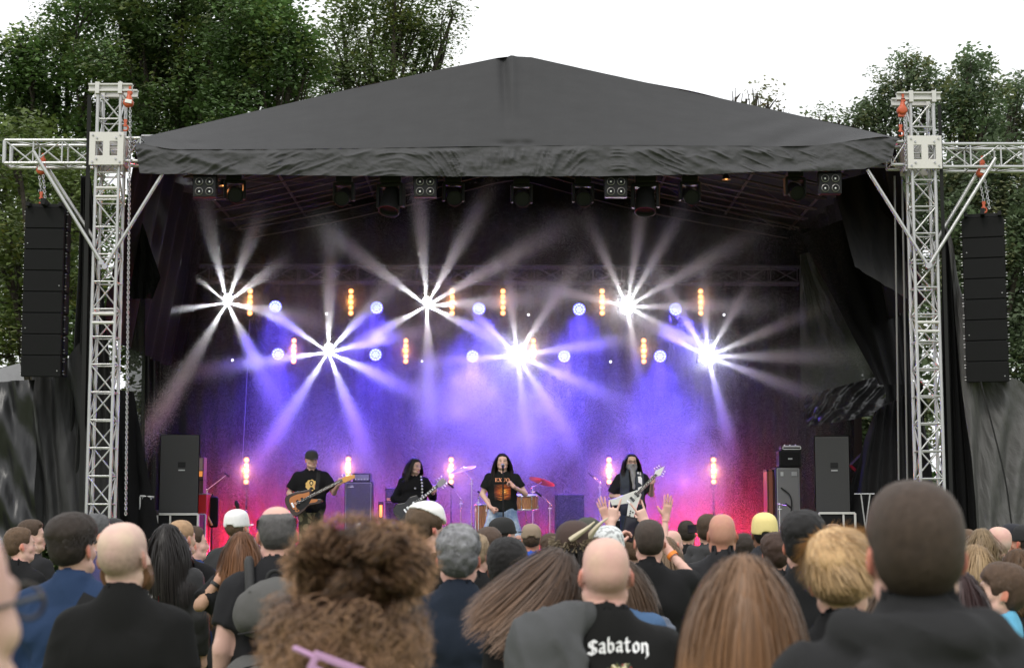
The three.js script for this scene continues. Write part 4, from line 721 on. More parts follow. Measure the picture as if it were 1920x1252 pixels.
// ---- hand: palm and five fingers; W wrist, u towards the fingertips, n where the palm faces
const POSE = { relaxed: [[18, 22, 26, 30], 25], open: [[3, 1, 1, 3], 5], fist: [[78, 80, 80, 78], 50], horns: [[4, 84, 84, 6], 60], grip: [[48, 52, 54, 56], 40], fret: [[38, 40, 44, 48], 35], point: [[5, 70, 75, 78], 40] };
function handPrims(W, u, n, side, pose) {
  u = u.clone().normalize(); n = n.clone().addScaledVector(u, -n.dot(u)).normalize(); const s = V().crossVectors(n, u).multiplyScalar(-side), [curl, th] = POSE[pose], out = [], P = (a, b, c) => W.clone().addScaledVector(u, a).addScaledVector(s, b).addScaledVector(n, c);
  const pts = [arr(W)];
  for (const [o, r] of [[.026, .0145], [.009, .015], [-.009, .0145], [-.026, .0135]]) out.push(rc(arr(P(.012, o * .7, 0)), arr(P(.088, o, .002)), r * .95, r));
  out.push(rc(arr(P(.02, .02, .006)), arr(P(.05, .03, .01)), .016, .014));
  const len = [[.043, .026, .022], [.047, .029, .023], [.043, .027, .022], [.034, .021, .019]], off = [.030, .010, -.011, -.030], R = [.0088, .0092, .0088, .0078], fingers = [];
  for (let f = 0; f < 4; f++) {
    let p = P(.092 - Math.abs(f - 1) * .004, off[f], .001), a = 0; const fan = s.clone().multiplyScalar(off[f] * (pose === 'open' ? 5 : pose === 'horns' ? 7 : 2)), prim = [];
    for (let k = 0; k < 3; k++) { a += curl[f] * (k === 2 ? .7 : 1) * Math.PI / 180; const d = u.clone().multiplyScalar(Math.cos(a)).addScaledVector(n, Math.sin(a)).addScaledVector(fan, Math.max(0, Math.cos(a)) * .9).normalize(), q = p.clone().addScaledVector(d, len[f][k]); prim.push(rc(arr(p), arr(q), R[f] * (1 - k * .07), R[f] * (.93 - k * .08))); p = q; pts.push(arr(q)); }
    fingers.push(union(prim, .006));
  }
  let p = P(.025, .032, .004), a = (90 - th) * .55 * Math.PI / 180; const d1 = u.clone().multiplyScalar(Math.cos(a)).addScaledVector(s, Math.sin(a)).addScaledVector(n, .25 + th * .008).normalize(), q = p.clone().addScaledVector(d1, .042), d2 = d1.clone().addScaledVector(u, .35).addScaledVector(n, th * .012).addScaledVector(s, -th * .012).normalize(), e = q.clone().addScaledVector(d2, .034);
  fingers.push(union([rc(arr(p), arr(q), .013, .0105), rc(arr(q), arr(e), .0102, .0085)], .008)); pts.push(arr(e), arr(q));
  const palm = union(out, .014);
  return { f: (x, y, z) => { let d = palm(x, y, z); for (const g of fingers) d = smin(d, g(x, y, z), .005); return d; }, pts };
}
const SKINS = { pale: [.66, .46, .38], pink: [.64, .40, .33], fair: [.56, .36, .28], tan: [.42, .25, .17], ruddy: [.50, .25, .18], brown: [.20, .11, .07], lilac: [.5, .32, .27] };
const skinMat = new THREE.MeshPhysicalMaterial({ color: 0xffffff, vertexColors: true, roughness: .52, specularIntensity: .55, bumpMap: rep(TEX.skin, 14), bumpScale: .0012, sheen: .25, sheenRoughness: .5, sheenColor: C(.5, .3, .25) });
const hairMat = new THREE.MeshPhysicalMaterial({ color: 0xffffff, vertexColors: true, roughness: .42, specularIntensity: .55, side: THREE.DoubleSide });
const hairShellMat = new THREE.MeshPhysicalMaterial({ color: 0xffffff, vertexColors: true, roughness: .62, specularIntensity: .5, sheen: .12, sheenRoughness: .45, sheenColor: C(.42, .38, .36), bumpMap: rep(TEX.skin, 30, 8), bumpScale: .003 });
const fabrics = {}; const fabric = (c, rough = .88) => fabrics[c + rough] ??= new THREE.MeshPhysicalMaterial({ color: C(...c), roughness: rough, specularIntensity: .25, sheen: .12, sheenRoughness: .6, sheenColor: C(.25, .25, .26), bumpMap: rep(TEX.weave, 26), bumpScale: .0012 });
const BLK = [.014, .014, .015], BLK2 = [.021, .021, .023], CHAR = [.035, .035, .037], NAVY = [.022, .042, .095], DNAVY = [.017, .023, .036], DENIM = [.10, .17, .29], GREY = [.10, .10, .105];

let personCount = 0;
/* builds one person. o: px, py = top of the head in the photograph, s = pixels per metre there (gives the distance), or z and feet; yaw turns the body, head = [yaw, pitch, tilt] */
function person(o) {
  reseed(1000 + ++personCount * 37);
  const s = o.s, z0 = o.z ?? CZ - FPX / s, dist = CZ - z0, HT = o.hairTop ?? (o.hair?.kind === 'none' ? .002 : (o.hair?.top ?? .02) * .9), floor = o.floor ?? 0;
  const topP = at(o.px, o.py, z0), fit = (topP.y - floor) / (1.772 + HT), K = o.H ? o.H / 1.78 : fit, t = thing('person', o.label, 'person', o.group ?? 'people in the crowd');
  const w = o.w ?? 1, fat = o.fat ?? 0, hw = o.hips ?? 1, lean = o.lean ?? [0, 0], near = dist < 4.6 ? 0 : dist < 9 ? 1 : 2, cb = o.floor ? .019 : [.027, .027, .030][near], chd = o.cellHead ?? [.0068, .0082, .012][near], cc = o.floor ? .016 : [.0105, .013, .021][near];
  t.rotation.y = o.yaw ?? 0; t.scale.setScalar(K);
  // joints
  const mk = (a) => [a[0] * w, a[1], a[2]], SH = 1.402, piv = V(lean[0], 1.55, -.004 + lean[1]), hm = new THREE.Matrix4().makeRotationFromEuler(new THREE.Euler((o.head?.[1] ?? 0) + (o.floor ? 0 : .1), o.head?.[0] ?? 0, o.head?.[2] ?? 0, 'YXZ')).setPosition(piv), hmi = hm.clone().invert();
  const arms = [-1, 1].map((sd) => { const a = (sd < 0 ? o.armL : o.armR) ?? {}; const S = a.S ?? [sd * .178 * w, SH, .018], E = a.E ?? [sd * (.218 * w + fat * .04), 1.14, .035], W = a.W ?? [sd * (.235 * w + fat * .04), .90, -.04]; return { sd, S, E, W, u: a.u ?? [W[0] - E[0], W[1] - E[1], W[2] - E[2]], n: a.n ?? [-sd, 0, -.15], pose: a.pose ?? 'relaxed', raised: !!a.E }; });
  const legs = o.legs ?? [-1, 1].map((sd) => ({ H: [sd * .088, .92, .01], N: [sd * .10, .50, -.01], A: [sd * .105, .085, .02], F: [sd * .125, .035, -.135] }));
  const torso = [rc(mk([-.082, 1.30, .012]), mk([.082, 1.30, .012]), .127 + fat * .03, undefined, .82), rc(mk([-.13, 1.378, .022]), mk([.13, 1.378, .022]), .062), rc([lean[0] * .5, 1.476, .03], mk([-.13, 1.418, .022]), .052, .046), rc([lean[0] * .5, 1.476, .03], mk([.13, 1.418, .022]), .052, .046),
    rc([-.06 * w, 1.12, -fat * .03], [.06 * w, 1.12, -fat * .03], .115 + fat * .05, undefined, .84), rc([-.072 * hw, .96, .005], [.072 * hw, .96, .005], .124 + fat * .035, undefined, .86), rc([-.066 * hw, .915, .045], [.066 * hw, .915, .045], .092)];
  if (o.bust) torso.push(rc([-.075, 1.27, -.085], [-.07, 1.27, -.09], .062), rc([.075, 1.27, -.085], [.07, 1.27, -.09], .062));
  const neckA = [lean[0] * .4, 1.43, .03], neckB = [piv.x, piv.y + .03, piv.z + .012], nr = o.neck ?? .058, neckP = rc(neckA, neckB, nr + .008, nr), torsoF = union([...torso, neckP], .05);
  const upper = arms.map((a) => rc(a.S, a.E, .052 + fat * .01, .043)), fore = arms.map((a) => rc(a.E, a.W, .043, .0275)), delt = arms.map((a) => rc(a.S, [a.S[0] * 1.02, a.S[1] - .03, a.S[2]], .056));
  const legF = union(legs.flatMap((l) => [rc(l.H, l.N, .088 + fat * .015, .058), rc(l.N, l.A, .057, .042)]), .03);
  const armF = (x, y, z) => { let d = 9; for (let i = 0; i < 2; i++) d = Math.min(d, smin(smin(upper[i](x, y, z), fore[i](x, y, z), .02), delt[i](x, y, z), .03)); return d; };
  const bodyF = (x, y, z) => smin(torsoF(x, y, z), armF(x, y, z), .035);
  const [sr, sg, sb] = SKINS[o.skin ?? 'fair'];
  const bodyCol = (x, y, z, c) => { const n = 1 + .07 * fbm(x * 18, y * 18, z * 18), r = 1 + .03 * noise(x * 9, y * 9, z * 9); c[0] = sr * n; c[1] = sg * n / r; c[2] = sb * n / r; };
  // --- skin: head, trunk, arms and hands in one mesh
  const pieces = [], cutY = 1.445;
  { const P = [...arms.flatMap((a) => [a.S, a.E, a.W]), [-.2 * w, .9, -.15], [.2 * w, 1.5, .16], ...legs.flatMap((l) => [l.N, l.A])], [lo, hi] = bounds(P, .12 + fat * .05); lo[1] = Math.max(lo[1], .05);
    const all = (x, y, z) => Math.max(smin(bodyF(x, y, z), legF(x, y, z), .03), y - cutY - .012 - 9 * Math.max(sstep(.12, .19, Math.abs(x)), sstep(.13, .2, Math.abs(z))));
    pieces.push(finish(surfaceNets(all, lo, hi, cb), bodyCol)); }
  const headF = headPrims(o), nA = vec(neckA).applyMatrix4(hmi), nB = vec(neckB).applyMatrix4(hmi), neckH = rc(arr(nA), arr(nB), nr + .008, nr), he = hmi.elements, HH = o.hair ?? { kind: 'none' };
  const upN = V(0, 1, 0).transformDirection(hmi), p0 = V(0, cutY, 0).applyMatrix4(hmi), trapH = [-1, 1].map((sd) => rc(arr(V(lean[0] * .5, 1.476, .03).applyMatrix4(hmi)), arr(V(sd * .13 * w, 1.418, .022).applyMatrix4(hmi)), .052, .046));
  const headAll = (x, y, z) => { let d = smin(headF(x, y, z), neckH(x, y, z), .03); d = smin(d, Math.min(trapH[0](x, y, z), trapH[1](x, y, z)), .045); if (HH.kind === 'none' && z > .01) d += .0022 * sstep(.01, .05, z) * (Math.exp(-(((y - .022) / .004) ** 2)) + Math.exp(-(((y - .048 - .1 * x * x * 10) / .0045) ** 2)) * .8 + .6 * Math.exp(-(((y + .012) / .004) ** 2))); return Math.max(d, -((x - p0.x) * upN.x + (y - p0.y) * upN.y + (z - p0.z) * upN.z)); };
  const stub = HH.stubble, lineO = HH;
  const hg = finish(surfaceNets(headAll, [-.17, -.15, -.16], [.17, .245, .17], chd, .03), (x, y, z, c) => {
    const n = 1 + .06 * fbm(x * 40, y * 40, z * 40), ear = sstep(.079, .087, Math.abs(x)) * sstep(.05, .07, y) * sstep(.14, .12, y), lip = Math.exp(-((y - .036) ** 2) / 5e-5 - x * x / 5e-4) * sstep(-.08, -.09, z), cheek = Math.exp(-((y - .06) ** 2) / 8e-4 - ((Math.abs(x) - .045) ** 2) / 6e-4) * sstep(-.05, -.07, z), nape = Math.exp(-((y + .02) ** 2) / .003) * sstep(0, .04, z), blot = fbm(x * 14 + o.px, y * 14, z * 14);
    let r = sr * n * (1 + .04 * nape), g = sg * n * (1 - .10 * blot - .42 * ear - .45 * lip - .14 * cheek - .1 * nape), b = sb * n * (1 - .5 * ear - .4 * lip - .14 * cheek - .12 * nape);
    const eye = Math.exp(-((y - .098) ** 2) / 6e-5 - ((Math.abs(x) - .031) ** 2) / 2.2e-4) * sstep(-.07, -.085, z), brow = Math.exp(-((y - .121) ** 2) / 5e-5 - ((Math.abs(x) - .034) ** 2) / 4e-4) * sstep(-.065, -.08, z); const dk = 1 - .8 * Math.max(eye, .8 * brow); r *= dk; g *= dk; b *= dk;
    if (stub) { const k = stub.k * sstep(-.012, .02, y - hairline(x, z, lineO)) * (1 - (stub.top ?? 1) * sstep(stub.from ?? .14, stub.to ?? .19, y)) * (1 + .3 * fbm(x * 60, y * 60, z * 60)); r = mixf(r, stub.c[0], k); g = mixf(g, stub.c[1], k); b = mixf(b, stub.c[2], k); }
    c[0] = r; c[1] = g; c[2] = b;
  });
  hg.applyMatrix4(hm); pieces.push(hg);
  for (const a of arms) { const hp = handPrims(vec(a.W), vec(a.u), vec(a.n), a.sd, a.pose), dirB = vec(a.E).sub(vec(a.W)).normalize(), wr = rc(a.W, arr(vec(a.W).addScaledVector(dirB, .035)), .0285, .03), [lo, hi] = bounds(hp.pts, .03); pieces.push(finish(surfaceNets((x, y, z) => smin(hp.f(x, y, z), wr(x, y, z), .018), lo, hi, a.raised ? [.0045, .005, .006][near] : .012, .02), (x, y, z, c) => { bodyCol(x, y, z, c); c[1] *= .93; c[2] *= .92; })); }
  part(t, 'body', joinGeo(pieces), skinMat);
  // --- top
  const T = o.top ?? { kind: 'tee', c: BLK }, thick = T.thick ?? (T.kind === 'tee' ? .012 : .018), slv = T.sleeve ?? (T.kind === 'tee' || T.kind === 'vest' ? .62 : 1.72), hem = T.hem ?? .86, fold = (T.fold ?? .011) * 1.5;
  const shirtF = (() => {
    const tors = union([...torso.map((f) => (x, y, z) => f(x, y, z) - thick)], .04), hole = rc([neckA[0], 1.455, .02 + (T.vneck ?? 0)], [neckB[0], 1.75, -.02], T.hole ?? .062, .085), sl = arms.map((a, i) => {
      const S = vec(a.S), E = vec(a.E), W = vec(a.W); let cut, dir, prims;
      if (slv <= 1) { cut = S.clone().lerp(E, slv); dir = E.clone().sub(S).normalize(); prims = [rc(a.S, arr(cut), .058 + thick * .4 + fat * .01, .052 + thick + (T.wide ?? .004) + fat * .01)]; const r = prims[0]; return (x, y, z) => Math.max(r(x, y, z), (x - cut.x) * dir.x + (y - cut.y) * dir.y + (z - cut.z) * dir.z); }
      cut = E.clone().lerp(W, Math.min(1.02, slv - 1 + .28)); dir = W.clone().sub(E).normalize(); const r1 = rc(a.S, a.E, .055 + thick * .7, .05 + thick + (T.wide ?? 0)), r2 = rc(a.E, arr(cut), .05 + thick + (T.wide ?? 0), .036 + thick); return (x, y, z) => smin(r1(x, y, z), Math.max(r2(x, y, z), (x - cut.x) * dir.x + (y - cut.y) * dir.y + (z - cut.z) * dir.z), .02);
    });
    const hood = T.hood ? union([rc([-.148, 1.435, -.06], [-.128, 1.492, .04], .032, .044), rc([.148, 1.435, -.06], [.128, 1.492, .04], .032, .044), rc([-.128, 1.492, .04], [-.05, 1.482, .125], .044, .052), rc([.128, 1.492, .04], [.05, 1.482, .125], .044, .052), rc([-.05, 1.482, .125], [.05, 1.486, .125], .05), rc([-.095, 1.40, .145], [.085, 1.41, .145], .055, .05, .8), rc([-.04, 1.31, .135], [.05, 1.32, .135], .05, .045, .7)], .03) : null;
    const collar = T.collar ? union([rc([-.045, 1.515 + T.collar, .065], [.045, 1.515 + T.collar, .065], .018), rc([-.045, 1.515 + T.collar, .065], [-.07, 1.50 + T.collar, -.02], .017), rc([.045, 1.515 + T.collar, .065], [.07, 1.50 + T.collar, -.02], .017), rc([-.05, 1.475, .07], [.05, 1.475, .07], .026)], .03) : null;
    const q = o.px * .013;
    return (x, y, z) => {
      let d = tors(x, y, z); const e = Math.min(sl[0](x, y, z), sl[1](x, y, z)); d = smin(d, e, .035);
      if (d > .14) return d;
      const lo2 = 1 - sstep(hem + .25, hem + .6, y), f1 = noise(x * 7 + q, y * 3.2 - Math.abs(x) * 4, z * 6), f2 = 1 - Math.abs(noise(x * 9 + q + y * 4 * Math.sign(x), y * 4.5, z * 8 + 3)) * 2, f3 = T.puff ? .016 * Math.pow(Math.abs(Math.sin(y * 62 + x * 3)), .6) - .01 : 0;
      d -= fold * (.6 * f1 + .55 * (f2 > .35 ? (f2 - .35) * 1.4 : 0) + .5 * lo2 * noise(x * 14, y * 2.5 + q, z * 12)) + f3;
      d = Math.min(d, torsoF(x, y, z) - .006 - .2 * cb);
      { const hd = -hole(x, y, z), q2 = Math.max(.012 - Math.abs(d - hd), 0) / .012; d = Math.max(d, hd) + q2 * q2 * .003; }
      if (hood) d = smin(d, hood(x, y, z) - .014 * noise(x * 11 + y * 9, y * 12 - x * 6, z * 8) - .012 * Math.max(0, .5 - 2 * Math.abs(noise(x * 7 + y * 10, y * 6, z * 5 + 2))), .012); if (collar) d = smin(d, collar(x, y, z), .02);
      return Math.max(d, hem - y + .012 * noise(x * 8, 0, z * 8));
    };
  })();
  { const P = [[-.22 * w, hem - .02, -.17], [.22 * w, 1.6, .2], ...arms.flatMap((a) => slv > 1 ? [a.S, a.E, a.W] : [a.S, arr(vec(a.S).lerp(vec(a.E), slv))])], [lo, hi] = bounds(P, .1 + fat * .05); part(t, T.name ?? (T.kind === 'tee' ? 'shirt' : T.kind), finish(surfaceNets(shirtF, lo, hi, cc)), T.mat ?? fabric(T.c, T.rough)); }
  // --- trousers, shoes
  const B = o.bottom ?? { c: BLK2 }, waist = union(torso.slice(4).map((f) => (x, y, z) => f(x, y, z) - .006), .05), trF = (x, y, z) => { let d = smin(legF(x, y, z) - .012 - .012 * sstep(.5, .1, y), waist(x, y, z), .04); d -= .008 * fbm(x * 9, y * 7, z * 9); return Math.max(d, y - 1.02); };
  { const [lo, hi] = bounds([...legs.flatMap((l) => [l.H, l.N, l.A]), [-.2, 1.02, -.12], [.2, 1.02, .14]], .1); lo[1] = .02; part(t, B.skirt ? 'skirt' : 'trousers', finish(surfaceNets(B.skirt ? (x, y, z) => Math.max(Math.hypot(x / 1, z / .9) - mixf(.36, .15, sstep(.1, 1.0, y)) - .02 * Math.sin(Math.atan2(x, z) * 11) * sstep(1, .4, y), y - 1.02, .12 - y) : trF, lo, hi, o.floor ? .018 : .034), B.col), B.mat ?? fabric(B.c)); }
  for (const l of legs) part(t, 'shoe', finish(surfaceNets(union([rc([l.A[0], .05, l.A[2] + .03], [l.F[0], .04, l.F[2]], .05, .042), rc([l.A[0], .09, l.A[2]], [l.A[0], .05, l.A[2]], .05)], .03), ...bounds([l.A, l.F, [l.A[0], 0, l.A[2]]], .07).map((b, i) => i ? b : [b[0], Math.max(0.001, b[1]), b[2]]), .026)), B.shoe ?? M.black);
  // --- hair
  const sub = (name, g, m) => { g.applyMatrix4(hm); return part(t, name, g, m); };
  const hc = HH.c ?? [.03, .02, .014];
  if (HH.kind === 'short') {
    const sh = hairShell(HH), c2 = HH.c2;
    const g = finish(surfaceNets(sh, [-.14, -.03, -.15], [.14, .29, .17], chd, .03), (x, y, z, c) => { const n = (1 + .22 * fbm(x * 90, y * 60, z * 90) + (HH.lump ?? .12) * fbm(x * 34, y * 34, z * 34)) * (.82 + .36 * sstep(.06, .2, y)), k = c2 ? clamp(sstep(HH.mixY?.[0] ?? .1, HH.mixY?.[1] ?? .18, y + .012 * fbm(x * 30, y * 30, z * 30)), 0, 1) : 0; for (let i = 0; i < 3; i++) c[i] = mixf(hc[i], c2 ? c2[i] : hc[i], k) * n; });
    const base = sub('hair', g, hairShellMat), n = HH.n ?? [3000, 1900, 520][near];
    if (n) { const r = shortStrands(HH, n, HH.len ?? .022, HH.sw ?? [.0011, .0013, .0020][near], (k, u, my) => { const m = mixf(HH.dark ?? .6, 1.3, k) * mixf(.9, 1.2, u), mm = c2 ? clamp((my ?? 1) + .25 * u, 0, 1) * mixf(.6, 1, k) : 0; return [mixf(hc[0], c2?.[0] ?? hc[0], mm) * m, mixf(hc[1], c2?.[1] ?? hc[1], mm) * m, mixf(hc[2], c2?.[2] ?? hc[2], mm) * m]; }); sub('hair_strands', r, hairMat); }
  } else if (HH.kind === 'long') {
    const sh = hairShell({ top: .008, sideT: .008, ...HH, rough: .003 }), dr = HH.len ?? .4, hang = HH.dir ? HH.dir.clone().normalize() : V(0, -1, 0);
    const vol = HH.vol === 0 ? null : union([rc([0, .07, .05], arr(V(0, .07, .055).addScaledVector(hang, dr * .75).add(V(0, 0, .06))), .075, HH.vol ?? .075, .7)], .03);
    const g = finish(surfaceNets((x, y, z) => vol ? smin(sh(x, y, z), vol(x, y, z) + .012 * fbm(x * 24, y * 5, z * 24), .03) : sh(x, y, z), [-.3, -.45, -.15], [.22, .28, .3], Math.max(chd, .008), .04), (x, y, z, c) => { const n = .62 * (1 + .3 * fbm(x * 60, y * 6, z * 60)); for (let i = 0; i < 3; i++) c[i] = hc[i] * n; });
    sub('hair', g, hairShellMat);
    const strands = longStrands({ nape: .0, side: .09, front: .165, ...HH }, HH.n ?? [5200, 2200, 700][near], hairTint(hc, HH.dark ?? .6, HH.tip ?? 1.2, HH.c2), ballCollider(HH.balls ?? HEADBALLS)); sub('hair_strands', strands, hairMat);
  }
  // --- beard, hats, glasses
  if (o.beard) { const Bd = o.beard, reg = (x, y, z) => Math.max(headF(x, y, z) - (Bd.t ?? .012) * sstep(.075, .03, y) - .004 * fbm(x * 50, y * 50, z * 50), y - .068 + .03 * sstep(-.06, -.09, z) * 0, z - .01), long = Bd.long ? rc([0, .02, -.075], [Bd.sway ?? 0, -Bd.long, -.13], .045, .022, .6) : null, lipGap = ell([0, .036, -.1], [.022, .006, .02]);
    sub('beard', finish(surfaceNets((x, y, z) => Math.max(long ? smin(reg(x, y, z), long(x, y, z) + .01 * fbm(x * 40, y * 8, z * 40), .03) : reg(x, y, z), -lipGap(x, y, z)), [-.12, long ? -Bd.long - .06 : -.06, -.2], [.12, .1, .05], Math.max(.006, chd), .03), (x, y, z, c) => { const n = 1 + .35 * fbm(x * 60, y * 14, z * 60); for (let i = 0; i < 3; i++) c[i] = Bd.c[i] * n; }), hairShellMat); }
  if (o.cap) { const c = o.cap, off = c.off ?? .016, cut = c.cut ?? .115, tl = c.tilt ?? .12, dome = (x, y, z) => { const p = Math.max(SKULL(x, y, z) - off - .006 * sstep(.16, .22, y), cut + tl * z * (c.back ? -1 : 1) * .6 - y); return c.snap && z > .06 ? Math.max(p, -ell([0, cut + .012, .11], [.034, .020, .05])(x, y, z)) : p; };
    const bz = c.back ? 1 : -1, brim = (x, y, z) => { const q = Math.hypot(x / .078, (z - bz * .10) / .085), yy = y - (cut + .012 - .25 * x * x * 10 - .12 * Math.abs(z) + .012); return Math.max((q - 1) * .07, Math.abs(yy) - .004, -bz * z + .02); };
    sub(c.name ?? 'cap', finish(surfaceNets(c.brim === false ? dome : (x, y, z) => smin(dome(x, y, z), brim(x, y, z), .006), [-.13, .04, -.22], [.13, .28, .22], Math.max(.0075, chd * .9), .02), (x, y, z, cc2) => { const k = c.pattern ? c.pattern(x, y, z) : 1; for (let i = 0; i < 3; i++) cc2[i] = c.c[i] * k; }), new THREE.MeshStandardMaterial({ color: 0xffffff, vertexColors: true, roughness: .85, bumpMap: rep(TEX.weave, 30), bumpScale: .001 })); }
  if (o.band) sub('headband', finish(surfaceNets((x, y, z) => Math.max(SKULL(x, y, z) - .018, Math.abs(y - .135 + .25 * z) - .018), [-.13, .04, -.14], [.13, .24, .15], .007, .02)), fabric(o.band));
  t.position.set(topP.x, floor, z0);
  if (o.shift) t.position.add(V(...o.shift));
  const yawQ = new THREE.Quaternion().setFromAxisAngle(UP, o.yaw ?? 0); { const off = V(piv.x, 0, piv.z).multiplyScalar(K).applyQuaternion(yawQ); t.position.x -= off.x; t.position.z -= off.z * 0; }
  t.userData.K = undefined; delete t.userData.K;
  return { t, hm, K, shirtF, bodyF, sub, arms, world: (v) => v.clone().multiplyScalar(K).applyQuaternion(yawQ).add(t.position) };
}
// flat print that lies on the cloth: a grid laid onto the garment's surface from behind (dir +1) or from the front (-1)
function printOn(P, name, cx, cy, w, h, dir, tex, rough = .8, nu = 26, nv = 22) {
  const g = gridGeo(nu, nv, (u, v) => { const x = cx + (u - .5) * w * dir, y = cy + (.5 - v) * h; let z = dir * .3; for (let i = 0; i < 60; i++) { const d = P.shirtF(x, y, z); if (d < .0035) break; z -= dir * Math.max(.0015, d * .6); } return { x, y, z, u, v: 1 - v }; });
  if (dir < 0) { } const m = new THREE.MeshStandardMaterial({ map: tex, transparent: true, roughness: rough, side: THREE.DoubleSide, alphaTest: .35 });
  return part(P.t, name, g, m);
}
// ================================================================ the crowd
function strapOn(P, name, pts, w, m, off = .006, dir = 1) {  // a strap lying on the garment, with thickness
  const n = 26, cur = new THREE.CatmullRomCurve3(pts.map(([x, y]) => V(x, y, 0))), L = [];
  for (let i = 0; i <= n; i++) { const c = cur.getPoint(i / n), t = cur.getTangent(i / n), sx = -t.y, sy = t.x, row = []; for (const k of [-1, 1]) { const x = c.x + sx * w / 2 * k, y = c.y + sy * w / 2 * k; let z = dir * .34; for (let q = 0; q < 70; q++) { const d = P.shirtF(x, y, z); if (d < off) break; z -= dir * Math.max(.0015, d * .6); } if (z * dir < -.02) z = dir * .072; row.push(V(x, y, z)); } L.push(row); }
  const g = gridGeo(3, n, (u, v) => { const r = L[Math.round(v * n)], k = Math.round(u * 3), a = r[k < 2 ? 0 : 1], q = a.clone(); if (k === 0 || k === 3) q.z -= dir * .012; return q; }); return part(P.t, name, g, m);
}
const SH = (c, o = {}) => ({ kind: 'short', c, ...o }), NOHAIR = (o = {}) => ({ kind: 'none', ...o });
const HB = { black: [.012, .011, .011], dark: [.026, .019, .015], brown: [.055, .035, .023], mid: [.10, .062, .038], light: [.20, .125, .075], grey: [.15, .148, .148], salt: [.085, .085, .088], blond: [.48, .33, .18], red: [.17, .075, .036], ash: [.30, .22, .14] };
const PX = {};
// nearest row
PX.edge = person({ label: 'person with a shaved head and glasses cut by the left frame edge', px: -98, py: 950, s: 1560, yaw: -.42, head: [-.08, .02, 0], skin: 'pink', hair: NOHAIR(), top: { kind: 'jacket', c: CHAR, collar: .03 }, w: 1.05 });
PX.big = person({ label: 'person with cropped brown hair in a black hoodie, largest head at right', px: 1714, py: 902, s: 925, w: 1.13, fat: .35, neck: .066, yaw: -.06, head: [-.05, .04, .02], skin: 'pink', hair: SH([.050, .034, .025], { top: .017, sideT: .018, em: .85, rough: .0015, freq: 80, nape: .0, len: .006, stand: .6, lay: 1, jit: .12, n: 4500, sw: .0010, dark: .75 }), top: { kind: 'hoodie', c: [.028, .028, .029], hood: true, sleeve: 1.72, fold: .018, thick: .024, rough: .92 } });
PX.straight = person({ label: 'woman with long straight light-brown hair, head near the bottom centre-right', px: 1392, py: 1030, s: 790, w: .86, hips: 1.05, bust: true, skin: 'fair', hair: { kind: 'long', c: [.19, .108, .062], c2: [.52, .23, .085], len: .62, n: 5200, w: .0020, vol: .085, grav: .55, spread: .02, dark: .62, body: .022, jitter: .03 }, hairTop: .026, top: { kind: 'tee', c: BLK2 } });
PX.bald = person({ label: 'person with a shaved head and ginger beard in plain black T-shirt, left', px: 238, py: 978, s: 520, w: 1.03, fat: .25, yaw: -.05, head: [-.22, .03, .02], skin: 'pale', hair: NOHAIR({ stubble: { c: [.20, .145, .112], k: .66, from: .09, to: .185, top: .92 } }), beard: { c: [.13, .065, .03], t: .02 }, top: { kind: 'tee', c: [.011, .011, .011], fold: .008 } });
PX.sabaton = person({ label: 'person with a shaved head in a black band T-shirt with white lettering', px: 1134, py: 1007, s: 560, w: 1.12, fat: .4, neck: .064, yaw: .02, head: [.04, .02, 0], skin: 'pink', hair: NOHAIR({ stubble: { c: [.30, .20, .165], k: .5, from: .07, to: .13, top: 1 } }), top: { kind: 'tee', c: [.014, .014, .014], hole: .074, fold: .009 } });
PX.blond = person({ label: 'person with blond swept hair over a shaved nape, black T-shirt', px: 1578, py: 990, s: 610, w: .98, neck: .06, yaw: -.12, head: [-.12, .16, .03], skin: 'pink', hair: SH([.09, .055, .032], { c2: [.56, .37, .19], mixY: [.095, .165], top: .045, sideT: .012, rough: .004, freq: 16, nape: .052, side: .13, lift: .1, len: .09, stand: .34, lay: 1.1, jit: .07, n: 5500, sw: .0013, dark: .5, flow: (r) => [r.x * 3 + .45 * noise(r.x * 22, r.y * 14, 1) + .35, -.35 + .3 * noise(r.x * 18, r.y * 18, 5), .5], stubble: { c: [.22, .15, .11], k: .5, from: .06, to: .1 } }), top: { kind: 'tee', c: BLK } });
PX.lean = person({ label: 'woman with brown hair swinging sideways to the left, in black', px: 1018, py: 1019, s: 515, w: .88, hips: 1.05, yaw: .1, head: [.1, .12, -.22], skin: 'fair', hair: { kind: 'long', c: [.075, .048, .036], c2: [.20, .115, .07], len: .27, n: 4200, w: .0019, vol: .05, dir: V(-.55, -.75, .1), grav: .42, spread: .03, jitter: .035, tip: 1.35, body: .024, balls: [HEADBALLS[0], HEADBALLS[1]] }, hairTop: .024, top: { kind: 'jumper', c: [.012, .012, .013], sleeve: 1.7 } });
PX.curly = person({ label: 'woman with big frizzy brown hair and bun, centre-left foreground', px: 648, py: 1018, s: 900, w: .84, hips: 1.05, yaw: .05, skin: 'pink', hair: SH([.055, .032, .02], { top: .02, sideT: .02, n: 0 }), hairTop: .02, top: { kind: 'tee', c: [.05, .05, .052] } });
